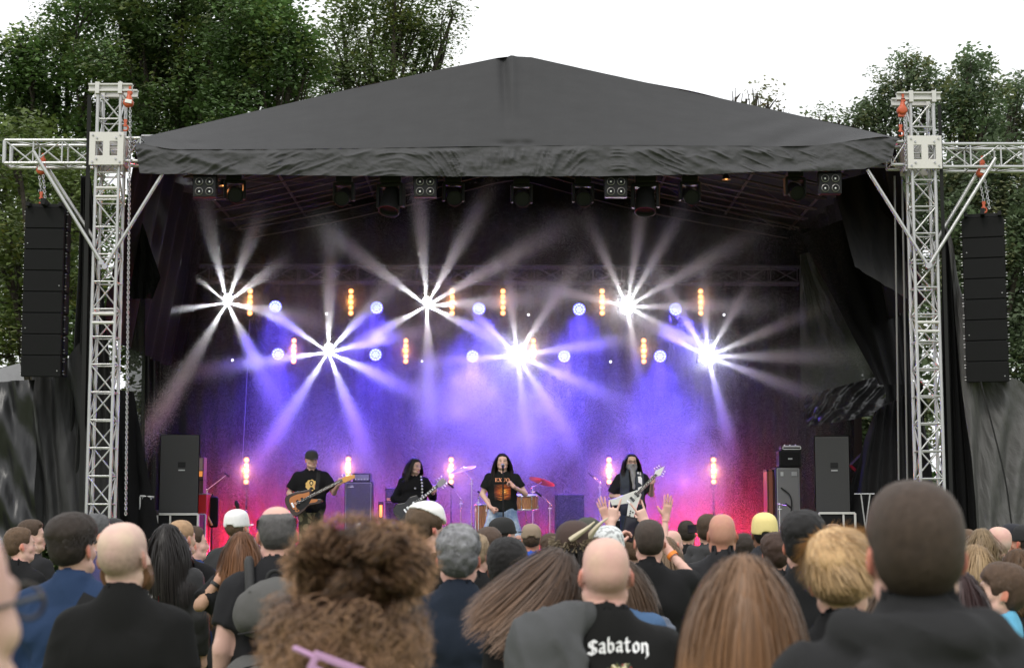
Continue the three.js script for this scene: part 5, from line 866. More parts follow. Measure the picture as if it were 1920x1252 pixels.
// second row
PX.navy = person({ label: 'person in a navy blue shirt with a black bag strap, left', px: 143, py: 962, s: 425, w: 1.14, fat: .3, yaw: -.12, head: [-.25, .02, .02], skin: 'fair', hair: SH(HB.dark, { top: .034, sideT: .012, rough: .004, freq: 30, len: .026, nape: .02, dark: .6, stand: .6, lay: 1, jit: .2, n: 2600 }), top: { kind: 'shirt', c: NAVY, sleeve: 1.72, collar: .012, fold: .014, rough: .8 } });
PX.grey = person({ label: 'person with thick cropped grey hair in a dark navy sweatshirt', px: 860, py: 983, s: 437, w: 1.08, fat: .25, yaw: .02, head: [-.03, .02, .0], skin: 'pink', hair: SH([.105, .105, .11], { top: .024, sideT: .016, rough: .010, freq: 30, lump: .35, c2: [.20, .20, .21], mixY: [.05, .2], nape: .005, len: .020, stand: .8, jit: .35, dark: .4, n: 4200 }), top: { kind: 'jumper', c: DNAVY, sleeve: 1.72, fold: .009 } });
PX.dark = person({ label: 'person with thick black hair in a black T-shirt, beside the blond one', px: 1508, py: 957, s: 405, w: 1.08, fat: .15, yaw: -.03, head: [-.12, .05, .03], skin: 'pink', hair: SH(HB.black, { top: .034, sideT: .016, rough: .005, freq: 30, nape: .0, len: .026, stand: .7, jit: .2, n: 2600, dark: .7 }), top: { kind: 'tee', c: BLK } });
PX.afro = person({ label: 'person with round black hair low in the crowd centre', px: 951, py: 1008, s: 400, skin: 'brown', w: .95, hair: SH(HB.black, { top: .03, sideT: .026, rough: .006, freq: 60, nape: -.02, side: .06, len: .012, stand: 1 }), top: { kind: 'jumper', c: BLK, sleeve: 1.7 } });
PX.balding = person({ label: 'person with grey hair thinning at the crown, wearing the rucksack', px: 522, py: 948, s: 392, w: 1.06, fat: .2, yaw: .08, head: [.05, -.12, .05], skin: 'pink', hair: SH([.10, .095, .095], { top: .007, sideT: .012, rough: .004, freq: 50, nape: .0, bald: [.16, .215, .0], len: .016, stand: .8, jit: .35, n: 3200, dark: .45 }), top: { kind: 'tee', c: BLK2 } });
PX.boy = person({ label: 'child with brown bowl-cut hair in profile, light blue jacket', px: 1866, py: 1053, s: 430, yaw: 1.25, head: [.15, .1, 0], w: .86, skin: 'fair', hair: SH([.075, .046, .03], { top: .024, sideT: .02, rough: .004, nape: .0, side: .085, front: .14, len: .03, stand: .3, lay: 1.2 }), top: { kind: 'jacket', c: [.14, .42, .62], collar: .015 } });
PX.beret = person({ label: 'person in white cap and black headband with brown hair, profile right', px: 806, py: 943, s: 285, yaw: -.35, head: [-.55, .05, .0], skin: 'pink', w: 1, hair: SH([.085, .055, .034], { top: .03, sideT: .026, rough: .006, nape: .03, side: .09, n: 300, len: .02, stand: .2 }), cap: { c: [.80, .79, .77], off: .033, cut: .172, tilt: 1.1, brim: false }, band: BLK, top: { kind: 'tee', c: BLK, hole: .085 } });
PX.phone = person({ label: 'person with cropped dark hair filming with both arms up', px: 1217, py: 974, s: 315, w: 1.1, fat: .2, skin: 'pink', hair: SH([.05, .037, .03], { top: .010, sideT: .010, rough: .002, nape: .01, len: .008, stand: 1 }), top: { kind: 'tee', c: BLK },
  armL: { S: [-.19, 1.43, .0], E: [-.26, 1.38, -.26], W: [-.17, 1.60, -.34], u: [.12, .9, -.2], n: [.9, 0, -.3], pose: 'grip' }, armR: { S: [.19, 1.43, .0], E: [.30, 1.40, -.2], W: [.14, 1.60, -.34], u: [-.3, .8, -.2], n: [-.9, 0, -.3], pose: 'grip' } });
PX.ruddy = person({ label: 'person with a bald sunburnt head in a black leather jacket', px: 1354, py: 963, s: 300, w: 1.14, fat: .35, yaw: -.1, neck: .066, skin: 'ruddy', hair: NOHAIR({ stubble: { c: [.33, .19, .14], k: .3, from: .12, to: .16 } }), top: { kind: 'jacket', c: [.016, .016, .018], rough: .55, fold: .016, sleeve: 1.72 } });
PX.puffer = person({ label: 'woman with a brown bob in a blue-grey quilted jacket', px: 1180, py: 1046, s: 395, w: .92, yaw: -.2, head: [-.3, .1, .1], skin: 'fair', hair: { kind: 'long', c: [.085, .05, .03], len: .2, n: 1500, vol: .07 }, top: { kind: 'jacket', c: [.10, .12, .165], rough: .45, puff: true, thick: .03, sleeve: 1.72, collar: .02 } });
PX.denim = person({ label: 'person in a blue denim jacket hidden behind the shaved head', px: 1140, py: 1030, s: 400, w: 1.25, fat: .3, skin: 'fair', hair: SH(HB.brown, { top: .02 }), top: { kind: 'jacket', c: [.07, .13, .24], sleeve: 1.72, collar: .015 } });
PX.between = person({ label: 'person with loose brown hair between the blond and the hoodie', px: 1652, py: 1072, s: 500, w: .9, skin: 'fair', hair: { kind: 'long', c: [.10, .065, .045], len: .3, n: 1800, wave: .25, spread: .03 }, top: { kind: 'jumper', c: BLK2, sleeve: 1.7 } });
PX.maroon = person({ label: 'person with dark maroon hair tucked right of the hoodie', px: 1794, py: 1066, s: 470, w: .9, skin: 'fair', hair: { kind: 'long', c: [.045, .022, .022], len: .34, n: 1500, spread: .012 }, top: { kind: 'jumper', c: [.03, .02, .022], sleeve: 1.7 } });
// third row
PX.vest = person({ label: 'person with long black hair in leather vest with striped numeral patch', px: 318, py: 980, s: 268, w: 1.02, skin: 'fair', yaw: -.05, head: [-.15, 0, .03], hair: { kind: 'long', c: [.017, .014, .013], len: .42, n: 1500, w: .003, vol: .085, spread: .03, grav: .5 }, top: { kind: 'vest', c: [.03, .03, .031], rough: .5, sleeve: 1.72, fold: .012 } });
PX.band = person({ label: 'person with thin blond hair and an orange wristband, behind the vest', px: 343, py: 975, s: 262, w: 1.1, fat: .3, yaw: -.25, head: [-.35, 0, 0], skin: 'fair', hair: SH([.33, .21, .12], { top: .006, sideT: .008, rough: .002, n: 300, len: .008 }), top: { kind: 'tee', c: BLK } });
PX.blueface = person({ label: 'person in blue T-shirt looking right, half hidden by blond one', px: 366, py: 986, s: 250, yaw: -.5, head: [-.7, 0, 0], skin: 'pink', hair: SH(HB.brown, { top: .016 }), top: { kind: 'tee', c: [.025, .05, .15] } });
PX.whitecap = person({ label: 'person in a white baseball cap raising a phone, left of centre', px: 447, py: 955, s: 216, w: 1.12, fat: .2, yaw: -.25, head: [-.15, .02, 0], skin: 'pink', hair: SH(HB.mid, { top: .006, sideT: .006 }), hairTop: .02, cap: { c: [.74, .74, .74], snap: true, cut: .105 }, top: { kind: 'tee', c: CHAR }, armR: { S: [.19, 1.43, 0], E: [.30, 1.34, -.2], W: [.20, 1.56, -.34], u: [-.3, .85, -.2], n: [-.9, 0, -.2], pose: 'grip' } });
PX.redhair = person({ label: 'woman with straight red-brown hair and one arm bent up', px: 455, py: 994, s: 285, w: .86, skin: 'tan', hair: { kind: 'long', c: [.15, .065, .03], c2: [.26, .12, .055], len: .42, n: 1500, w: .003, vol: .07, spread: .012 }, top: { kind: 'shirt', c: [.015, .015, .016], sleeve: .8 }, armL: { S: [-.16, 1.43, 0], E: [-.25, 1.30, .16], W: [-.14, 1.46, .12], u: [.3, .5, -.25], n: [.2, -.4, -1], pose: 'relaxed' }, bottom: { c: BLK, skirt: true } });
PX.left1 = person({ label: 'person with short brown hair in black T-shirt near left edge', px: 42, py: 988, s: 258, yaw: -.5, head: [-.55, 0, 0], skin: 'pink', hair: SH(HB.mid, { top: .014, sideT: .010, nape: .01 }), top: { kind: 'tee', c: BLK } });
PX.left2 = person({ label: 'person with dark hair in profile, furthest back near the left edge', px: 64, py: 974, s: 226, yaw: -.8, head: [-.6, 0, 0], skin: 'fair', hair: SH(HB.brown, { top: .022 }), top: { kind: 'jacket', c: BLK2, sleeve: 1.72 }, armR: { S: [.18, 1.42, 0], E: [.24, 1.16, -.05], W: [.16, 1.22, -.28], u: [-.4, .3, -.4], n: [-.6, -.3, 0], pose: 'grip' } });
PX.purple = person({ label: 'grey-haired person in a violet-blue shirt behind the navy one', px: 186, py: 963, s: 300, yaw: -.5, head: [-.5, 0, 0], skin: 'pink', hair: SH(HB.salt, { top: .012 }), top: { kind: 'shirt', c: [.055, .052, .13], sleeve: 1.7, collar: .01 } });
PX.blackcap = person({ label: 'person in a black cap peeking over the shaved head, left', px: 213, py: 972, s: 262, skin: 'fair', hair: SH(HB.dark, { top: .006, sideT: .008 }), hairTop: .02, cap: { c: BLK }, top: { kind: 'tee', c: BLK2 } });
PX.pale = person({ label: 'person with pale blond hair half hidden left of white cap, centre', px: 772, py: 990, s: 225, skin: 'pale', hair: SH([.5, .4, .28], { top: .014 }), top: { kind: 'tee', c: BLK2 } });
PX.brown1 = person({ label: 'person with brown hair in black right of the grey-haired one', px: 915, py: 988, s: 265, head: [.2, 0, 0], skin: 'pink', hair: SH([.07, .046, .034], { top: .024, sideT: .014 }), top: { kind: 'tee', c: BLK } });
PX.ear = person({ label: 'person with light hair partly hidden by the grey-haired head', px: 893, py: 1000, s: 300, yaw: -.3, skin: 'pink', hair: SH(HB.ash, { top: .014 }), top: { kind: 'tee', c: BLK } });
PX.backcap = person({ label: 'person in a black cap and red-white scarf below the singer', px: 946, py: 970, s: 232, yaw: -.5, head: [-.3, 0, 0], skin: 'pink', hair: SH(HB.dark, { top: .006, sideT: .006 }), hairTop: .02, cap: { c: [.012, .012, .012] }, top: { kind: 'tee', c: BLK } });
PX.tancap = person({ label: 'person in a tan cap and bright blue T-shirt', px: 996, py: 982, s: 205, skin: 'ruddy', hair: SH(HB.brown, { top: .006, sideT: .006 }), hairTop: .02, cap: { c: [.25, .19, .135], snap: true }, top: { kind: 'tee', c: [.03, .10, .48] } });
PX.dk2 = person({ label: 'person with dark tousled hair right of the tan cap', px: 1033, py: 1000, s: 215, skin: 'fair', hair: SH(HB.brown, { top: .03, sideT: .02, rough: .008 }), top: { kind: 'tee', c: BLK } });
PX.fair2 = person({ label: 'person with fair curly hair left of the horned helmet', px: 1050, py: 1000, s: 190, yaw: .4, skin: 'pink', hair: SH(HB.ash, { top: .024, sideT: .018, rough: .008 }), top: { kind: 'tee', c: BLK2 } });
PX.horned = person({ label: 'person wearing a brown horned helmet with fur', px: 1078, py: 978, s: 335, w: 1.05, yaw: -.2, skin: 'tan', hair: { kind: 'long', c: [.02, .016, .014], len: .22, n: 500, vol: .08, side: .1 }, hairTop: .03, cap: { name: 'helmet', c: [.055, .032, .026], off: .03, cut: .11, tilt: .1, brim: false }, top: { kind: 'vest', c: BLK2, sleeve: .6 } });
PX.olive = person({ label: 'person in an olive hat behind the horned helmet', px: 1102, py: 972, s: 285, skin: 'tan', hair: SH(HB.dark, { top: .006 }), hairTop: .02, cap: { name: 'hat', c: [.05, .05, .04], off: .02, brim: false }, top: { kind: 'tee', c: BLK } });
PX.patcap = person({ label: 'person in a white cap printed with grey flecks, centre', px: 1139, py: 988, s: 330, skin: 'pink', hair: SH(HB.mid, { top: .006 }), hairTop: .02, cap: { c: [.66, .68, .68], off: .022, pattern: (x, y, z) => (noise(x * 55, y * 55, z * 55) > .12 ? .45 : 1) }, top: { kind: 'tee', c: CHAR } });
PX.vee = person({ label: 'person holding both open hands up in a V', px: 1194, py: 992, s: 240, skin: 'pink', hair: SH(HB.brown, { top: .02 }), top: { kind: 'tee', c: BLK }, armL: { S: [-.17, 1.46, 0], E: [-.13, 1.66, -.16], W: [-.225, 1.865, -.22], u: [-.26, .8, .05], n: [.55, 0, -.8], pose: 'open' }, armR: { S: [.18, 1.46, 0], E: [.22, 1.66, -.14], W: [.25, 1.88, -.2], u: [.14, .85, .05], n: [-.45, 0, -.85], pose: 'open' } });
PX.horns = person({ label: 'person throwing horn signs with both fists', px: 1188, py: 996, s: 262, skin: 'pale', hair: SH(HB.mid, { top: .02 }), top: { kind: 'tee', c: BLK }, armL: { S: [-.17, 1.46, 0], E: [-.165, 1.66, -.18], W: [-.145, 1.86, -.22], u: [.12, .9, 0], n: [.3, 0, -.95], pose: 'horns' }, armR: { S: [.17, 1.46, 0], E: [.23, 1.66, -.16], W: [.11, 1.855, -.22], u: [-.34, .75, 0], n: [-.3, 0, -.95], pose: 'horns' } });
PX.pinkbald = person({ label: 'person with a small pink bald head in grey, behind the raised hands', px: 1263, py: 994, s: 208, yaw: -.6, head: [-.3, 0, 0], skin: 'pink', hair: NOHAIR(), top: { kind: 'tee', c: [.2, .2, .2] } });
PX.blonde2 = person({ label: 'woman with long fair hair beside the raised arm, right of centre', px: 1246, py: 1003, s: 262, w: .88, skin: 'fair', hair: { kind: 'long', c: [.24, .16, .10], len: .4, n: 900, spread: .02 }, top: { kind: 'tee', c: BLK } });
PX.far1 = person({ label: 'person with short black hair against the red glow', px: 1287, py: 976, s: 178, skin: 'fair', hair: SH(HB.dark, { top: .014 }), top: { kind: 'tee', c: BLK } });
PX.hood2 = person({ label: 'person in a charcoal hoodie left of the sunburnt bald head', px: 1329, py: 964, s: 218, yaw: -.2, head: [-.1, 0, 0], skin: 'fair', hair: SH(HB.brown, { top: .02 }), top: { kind: 'hoodie', c: [.045, .045, .047], hood: true, sleeve: 1.72 } });
PX.yellow = person({ label: 'person in a pale yellow cap and dark jacket', px: 1433, py: 962, s: 252, w: 1.06, skin: 'brown', yaw: -.05, hair: SH(HB.black, { top: .006, sideT: .009, nape: -.01 }), hairTop: .02, cap: { c: [.72, .60, .25], snap: true, cut: .095, off: .018 }, top: { kind: 'jacket', c: [.035, .036, .042], sleeve: 1.72, collar: .02 } });
PX.bun = person({ label: 'person with tousled brown hair below the yellow cap', px: 1453, py: 998, s: 285, skin: 'fair', hair: SH([.05, .03, .023], { top: .03, sideT: .022, rough: .008, nape: -.01 }), top: { kind: 'tee', c: BLK2 } });
PX.dk3 = person({ label: 'person with dark hair right of the sunburnt bald head', px: 1394, py: 1000, s: 235, skin: 'fair', hair: SH(HB.dark, { top: .026, sideT: .02, rough: .008 }), top: { kind: 'tee', c: BLK2 } });
PX.far2 = person({ label: 'person with light brown hair far back, left of the blond head', px: 1560, py: 982, s: 205, yaw: .3, skin: 'pink', hair: SH(HB.light, { top: .016 }), top: { kind: 'tee', c: BLK } });
PX.blonde3 = person({ label: 'woman with straight blonde hair in white, right of the hoodie', px: 1826, py: 1018, s: 330, w: .88, yaw: .2, skin: 'fair', hair: { kind: 'long', c: [.36, .24, .13], c2: [.55, .4, .22], len: .36, n: 1100, spread: .015 }, top: { kind: 'jumper', c: [.55, .58, .64], sleeve: 1.7 } });
PX.blonde4 = person({ label: 'person with wavy dark-blond hair in front of the grey tarp', px: 1841, py: 988, s: 255, w: .92, yaw: -.2, skin: 'fair', hair: { kind: 'long', c: [.27, .19, .11], len: .2, n: 800, wave: .3, spread: .03 }, top: { kind: 'tee', c: BLK } });
PX.bald4 = person({ label: 'person with a bald pink head at the right by the grey tarp', px: 1869, py: 987, s: 252, yaw: .2, head: [.25, 0, 0], skin: 'pink', hair: NOHAIR({ stubble: { c: [.4, .36, .34], k: .5, from: .1, to: .15 } }), top: { kind: 'tee', c: BLK } });
PX.capman = person({ label: 'person in a black peaked cap looking left, right edge', px: 1893, py: 982, s: 238, yaw: 1.0, head: [.3, 0, 0], skin: 'ruddy', hair: SH(HB.dark, { top: .006, sideT: .006 }), hairTop: .02, cap: { c: [.015, .016, .022] }, top: { kind: 'jacket', c: GREY, sleeve: 1.72 } });
PX.capman2 = person({ label: 'person in a dark cap cut by the right frame edge', px: 1919, py: 984, s: 240, yaw: .5, skin: 'ruddy', hair: SH(HB.dark, { top: .006, sideT: .006 }), hairTop: .02, cap: { c: [.012, .012, .013] }, top: { kind: 'jacket', c: BLK2, sleeve: 1.72 } });
PX.curl2 = person({ label: 'person with curly chestnut hair cut by the right edge', px: 1908, py: 1026, s: 330, w: .9, skin: 'fair', hair: { kind: 'long', c: [.11, .06, .03], len: .22, n: 1100, wave: .5, wfreq: 60, spread: .04 }, top: { kind: 'tee', c: BLK2 } });
PX.redtee = person({ label: 'person in a red top far back right of the hoodie', px: 1812, py: 992, s: 215, skin: 'fair', hair: SH(HB.mid, { top: .018 }), top: { kind: 'tee', c: [.42, .03, .04] } });

// ---- what they wear or carry beyond plain clothes
strapOn(PX.navy, 'bag_strap', [[.115, 1.455], [.075, 1.36], [.01, 1.20], [-.10, 1.0]], .075, fabric([.014, .014, .015], .6));
{ // glasses of the man at the left edge
  const g = merge([barGeo(V(.080, .103, .02), V(.070, .106, -.10), .0028), barGeo(V(-.080, .103, .02), V(-.070, .106, -.10), .0028), new THREE.TorusGeometry(.024, .0026, 6, 24).scale(1.2, .9, 1).translate(.036, .098, -.108), new THREE.TorusGeometry(.024, .0026, 6, 24).scale(1.2, .9, 1).translate(-.036, .098, -.108)]); PX.edge.sub('glasses', g, mat(C(.05, .045, .04), { roughness: .35, metalness: .4 }));
}
{ // blackletter print and colour picture on the band shirt
  const nib = (x, pts, w = 13) => { x.fillStyle = '#e9e9ea'; for (let i = 0; i < pts.length - 1; i++) { const [a, b] = pts[i], [c, d] = pts[i + 1], n = 24; for (let k = 0; k <= n; k++) { const px = mixf(a, c, k / n), py = mixf(b, d, k / n); x.beginPath(); x.moveTo(px - w * .62, py + w * .38); x.lineTo(px - w * .40, py + w * .62); x.lineTo(px + w * .62, py - w * .38); x.lineTo(px + w * .40, py - w * .62); x.closePath(); x.fill(); } } };
  const glyph = { S: [[[62, 18], [40, 6], [16, 22], [18, 44], [56, 62], [58, 84], [34, 100], [8, 88]], [[36, 10], [36, 92]]], a: [[[14, 40], [34, 32], [46, 42], [46, 92], [54, 100]], [[46, 62], [20, 68], [14, 86], [26, 98], [46, 86]]], b: [[[16, 2], [16, 88], [32, 100], [50, 88], [50, 50], [36, 38], [16, 48]]], t: [[[26, 8], [26, 88], [36, 100], [48, 92]], [[10, 38], [46, 36]]], o: [[[32, 36], [14, 48], [14, 88], [30, 100], [50, 88], [50, 50], [34, 38]]], n: [[[14, 36], [16, 44], [16, 96]], [[16, 46], [38, 36], [50, 48], [50, 92], [54, 118], [42, 128]]] };
  const tex = canvasTex(512, 420, (x, W, H) => {
    x.clearRect(0, 0, W, H); let o = 26; for (const ch of 'Sabaton') { for (const st of glyph[ch]) nib(x, st.map(([a, b]) => [o + a * (ch === 'S' ? 1.15 : 1), 40 + b * 1.05 + Math.pow((o - 256) / 256, 2) * 26]), 14); o += ch === 'S' ? 78 : 62; }
    reseed(4); const cols = ['#8e1420', '#b3272b', '#d9cfae', '#6d6a3a', '#2f3a2c', '#a2202a', '#e6d9b0', '#501016'];
    for (let i = 0; i < 260; i++) { const a = rr(0, 6.28), r = Math.pow(rnd(), .6), cx = 270 + Math.cos(a) * r * 130, cy = 320 + Math.sin(a) * r * 90; if (cy < 205) continue; x.fillStyle = cols[Math.floor((.5 + .5 * noise(cx * .02, cy * .03)) * 7.99) % 8]; x.save(); x.translate(cx, cy); x.rotate(rr(0, 3)); x.fillRect(-rr(6, 22), -rr(3, 9), rr(12, 40), rr(6, 16)); x.restore(); }
  });
  printOn(PX.sabaton, 'shirt_print', .035, 1.368, .235, .193, 1, tex, .8, 34, 28);
  // grey jacket slung over his left shoulder
  const P = PX.sabaton, f = P.shirtF, jk = (x, y, z) => { const body = f(x, y, z) - .03, slv = rc([-.22, 1.40, .06], [-.30, .95, .09], .10, .085)(x, y, z), sl2 = rc([-.10, 1.50, .06], [-.23, 1.43, .05], .062, .085)(x, y, z); let d = smin(Math.max(body, x + .085 + .12 * (1.45 - y) * -.6), smin(slv, sl2, .05), .05); d -= .016 * noise(x * 9 + 4, y * 5, z * 9) + .020 * Math.max(0, .55 - 1.6 * Math.abs(noise(x * 6, y * 6 + x * 9, z * 6))) + .012 * Math.max(0, .5 - 2 * Math.abs(noise(x * 12 + y * 8, y * 5, 4))); return Math.max(d, .82 - y, y - 1.56); };
  part(P.t, 'slung_jacket', finish(surfaceNets(jk, [-.48, .8, -.22], [.05, 1.6, .3], .0115)), fabric([.085, .087, .09], .9));
  part(P.t, 'necklace', new THREE.TorusGeometry(.069, .0028, 6, 40).rotateX(Math.PI / 2 - .35).translate(0, 1.525, .012), M.steel);
}
{ // numeral-one patch with stars and stripes on the vest, yoke seam
  const tex = canvasTex(256, 512, (x, W, H) => {
    x.clearRect(0, 0, W, H); const one = () => { x.beginPath(); x.moveTo(95, 8); x.lineTo(248, 8); x.lineTo(220, 504); x.lineTo(58, 470); x.lineTo(80, 178); x.lineTo(10, 178); x.lineTo(22, 96); x.closePath(); };
    x.fillStyle = '#dcdbd8'; one(); x.fill(); x.save(); one(); x.clip(); x.fillStyle = '#a9202c'; for (let i = 0; i < 3; i++) { x.beginPath(); x.moveTo(98 + i * 54, 190); x.lineTo(126 + i * 54, 190); x.lineTo(104 + i * 54, 512); x.lineTo(76 + i * 54, 512); x.fill(); }
    x.fillStyle = '#17181d'; x.beginPath(); x.moveTo(100, 34); x.lineTo(226, 34); x.lineTo(218, 162); x.lineTo(34, 162); x.lineTo(44, 104); x.closePath(); x.fill();
    x.fillStyle = '#e4e4e4'; const star = (cx, cy, r) => { x.beginPath(); for (let k = 0; k < 10; k++) { const a = k * Math.PI / 5 - Math.PI / 2, q = k % 2 ? r * .45 : r; x.lineTo(cx + Math.cos(a) * q, cy + Math.sin(a) * q); } x.fill(); };
    for (let i = 0; i < 4; i++) star(70 + i * 44, 136, 20); for (let i = 0; i < 3; i++) star(112 + i * 42, 90, 20); for (let i = 0; i < 3; i++) star(128 + i * 38, 52, 15); x.restore();
  });
  const g = printOn(PX.vest, 'numeral_patch', -.085, 1.26, .145, .29, 1, tex, .7);
  strapOn(PX.vest, 'yoke_seam', [[-.2, 1.365], [0, 1.36], [.2, 1.365]], .012, fabric([.018, .018, .018], .6), .002);
}
for (const [P, i, c, n] of [[PX.band, 1, [.75, .20, .02], 'wristband'], [PX.horns, 1, [.75, .20, .02], 'wristband'], [PX.phone, 1, [.78, .22, .02], 'wristband'], [PX.redhair, 0, [.012, .012, .012], 'wrist_watch'], [PX.horns, 0, [.5, .5, .5], 'wristband']]) {
  const a = P.arms[i], W = vec(a.W), E = vec(a.E), d = E.clone().sub(W).normalize(), g = new THREE.CylinderGeometry(.0335, .0345, .024, 18, 1, true); g.applyQuaternion(new THREE.Quaternion().setFromUnitVectors(UP, d)); const p = W.clone().addScaledVector(d, n === 'wrist_watch' ? .03 : .045); part(P.t, n, g.translate(p.x, p.y, p.z), new THREE.MeshStandardMaterial({ color: C(...c), roughness: .6, side: THREE.DoubleSide }));
}
{ // horns and fur of the helmet
  const ivory = mat(C(.55, .48, .34), { roughness: .5 });
  for (const s of [-1, 1]) { const cur = new THREE.CatmullRomCurve3(s < 0 ? [V(.0, .165, .13), V(.05, .20, .135), V(.10, .235, .13), V(.135, .265, .12)] : [V(.09, .17, .06), V(.125, .215, .07), V(.165, .255, .07), V(.20, .28, .06)]), g = new THREE.TubeGeometry(cur, 14, 1, 9), p = g.attributes.position; for (let i = 0; i <= 14; i++) { const c = cur.getPoint(i / 14), r = mixf(.019, .004, i / 14); for (let k = 0; k <= 9; k++) { const j = i * 10 + k; p.setXYZ(j, c.x + (p.getX(j) - c.x) * r, c.y + (p.getY(j) - c.y) * r, c.z + (p.getZ(j) - c.z) * r); } } g.computeVertexNormals(); PX.horned.sub('horn', g, ivory); }
  reseed(31); const paths = []; for (let i = 0; i < 420; i++) { const a = rr(0, 6.28), d = V(Math.sin(a) * .112, .13 + rr(-.02, .03), Math.cos(a) * .128 + .012), p = [d.clone()], o = V(Math.sin(a), rr(-.5, .5), Math.cos(a)); for (let k = 1; k < 4; k++) p.push(d.clone().addScaledVector(o, .011 * k)); paths.push({ pts: p, k: rnd() }); } PX.horned.sub('fur_trim', ribbons(paths, .004, hairTint([.19, .15, .10])), hairMat);
}
strapOn(PX.backcap, 'scarf', [[-.09, 1.50], [0, 1.47], [.10, 1.50]], .07, mat(C(.55, .06, .09)), .012);
{ // rucksack of the man with thinning hair
  const P = PX.balding, t = thing('rucksack', 'grey rucksack on the back of the balding person', 'rucksack'), K = P.K; t.position.copy(P.t.position); t.rotation.y = P.t.rotation.y; t.scale.setScalar(K);
  const f = union([rc([-.08, 1.30, .20], [.08, 1.30, .20], .10), rc([-.10, 1.0, .22], [.10, 1.0, .22], .125), rc([0, 1.36, .19], [0, 1.36, .19], .10)], .1), pk = rc([-.06, 1.02, .31], [.06, 1.02, .31], .075);
  part(t, 'bag', finish(surfaceNets((x, y, z) => Math.max(smin(f(x, y, z), pk(x, y, z), .02) - .008 * fbm(x * 12, y * 8, z * 12), .12 - z), [-.28, .8, .05], [.28, 1.55, .46], .012)), fabric([.10, .098, .094], .8));
  for (const s of [-1, 1]) part(t, 'shoulder_strap', tube([V(s * .11, 1.38, .15), V(s * .125, 1.53, .06), V(s * .13, 1.50, -.06), V(s * .13, 1.36, -.15)], .022, 20, 6), fabric([.05, .05, .05], .7));
  const bagF = (x, y, z) => smin(f(x, y, z), pk(x, y, z), .02), line = (pts, r, m, n) => { const P3 = pts.map(([x, y]) => { let z = .55; for (let q = 0; q < 70; q++) { const d = bagF(x, y, z); if (d < .004) break; z -= Math.max(.002, d * .7); } return V(x, y, z); }); part(t, n, tube(P3, r, 40, 6), m); };
  const web = fabric([.03, .03, .03], .7); for (const sx of [-1, 1]) line([[sx * .10, 1.40], [sx * .105, 1.3], [sx * .11, 1.15], [sx * .115, 1.0], [sx * .11, .9]], .011, web, 'webbing');
  line([[-.17, 1.18], [-.1, 1.21], [0, 1.22], [.1, 1.21], [.17, 1.18]], .006, M.rubber, 'zip'); line([[-.12, 1.08], [0, 1.10], [.12, 1.08]], .005, M.rubber, 'zip'); part(t, 'grab_handle', new THREE.TorusGeometry(.035, .009, 6, 16, Math.PI).translate(0, 1.455, .19), web);
  part(t, 'seam', tube([V(-.15, 1.22, .285), V(0, 1.24, .315), V(.15, 1.22, .285)], .006, 20, 5), M.rubber);
}
function phone(label, px, py, z, rot, lit) { const p = at(px, py, z), t = thing('phone', label, 'phone', 'phones held up to film'); t.position.copy(p); t.rotation.z = rot; part(t, 'case', rbox(.155, .075, .009, .004), M.black); if (lit) part(t, 'screen', boxGeo(.14, .065, .002, 0, 0, .006), mat(C(.02, .02, .025), { roughness: .1 })); part(t, 'lens', new THREE.CylinderGeometry(.006, .006, .004, 10).rotateX(Math.PI / 2).translate(-.06, .02, -.006), M.chrome); }
{ const gp = (P, i) => { const a = P.arms[i], p = P.world(vec(a.W).addScaledVector(vec(a.u).normalize(), .10)); return p; };
  const put = (label, p, rot) => { const t = thing('phone', label, 'phone', 'phones held up to film', p); t.rotation.z = rot; part(t, 'case', rbox(.155, .075, .009, .004), M.black); part(t, 'screen', boxGeo(.14, .065, .002, 0, 0, .0055), mat(C(.02, .02, .03), { roughness: .1 })); };
  put('phone held sideways by the person in the white cap', gp(PX.whitecap, 1).add(V(-.09, .02, -.02)), 0); put('phone held up between both hands of the dark-cropped person', gp(PX.phone, 0).add(V(.07, .03, -.03)), 1.35);
  put('dark phone held beside the charcoal hoodie', at(1306, 991, CZ - FPX / 218 - .4), .05); }

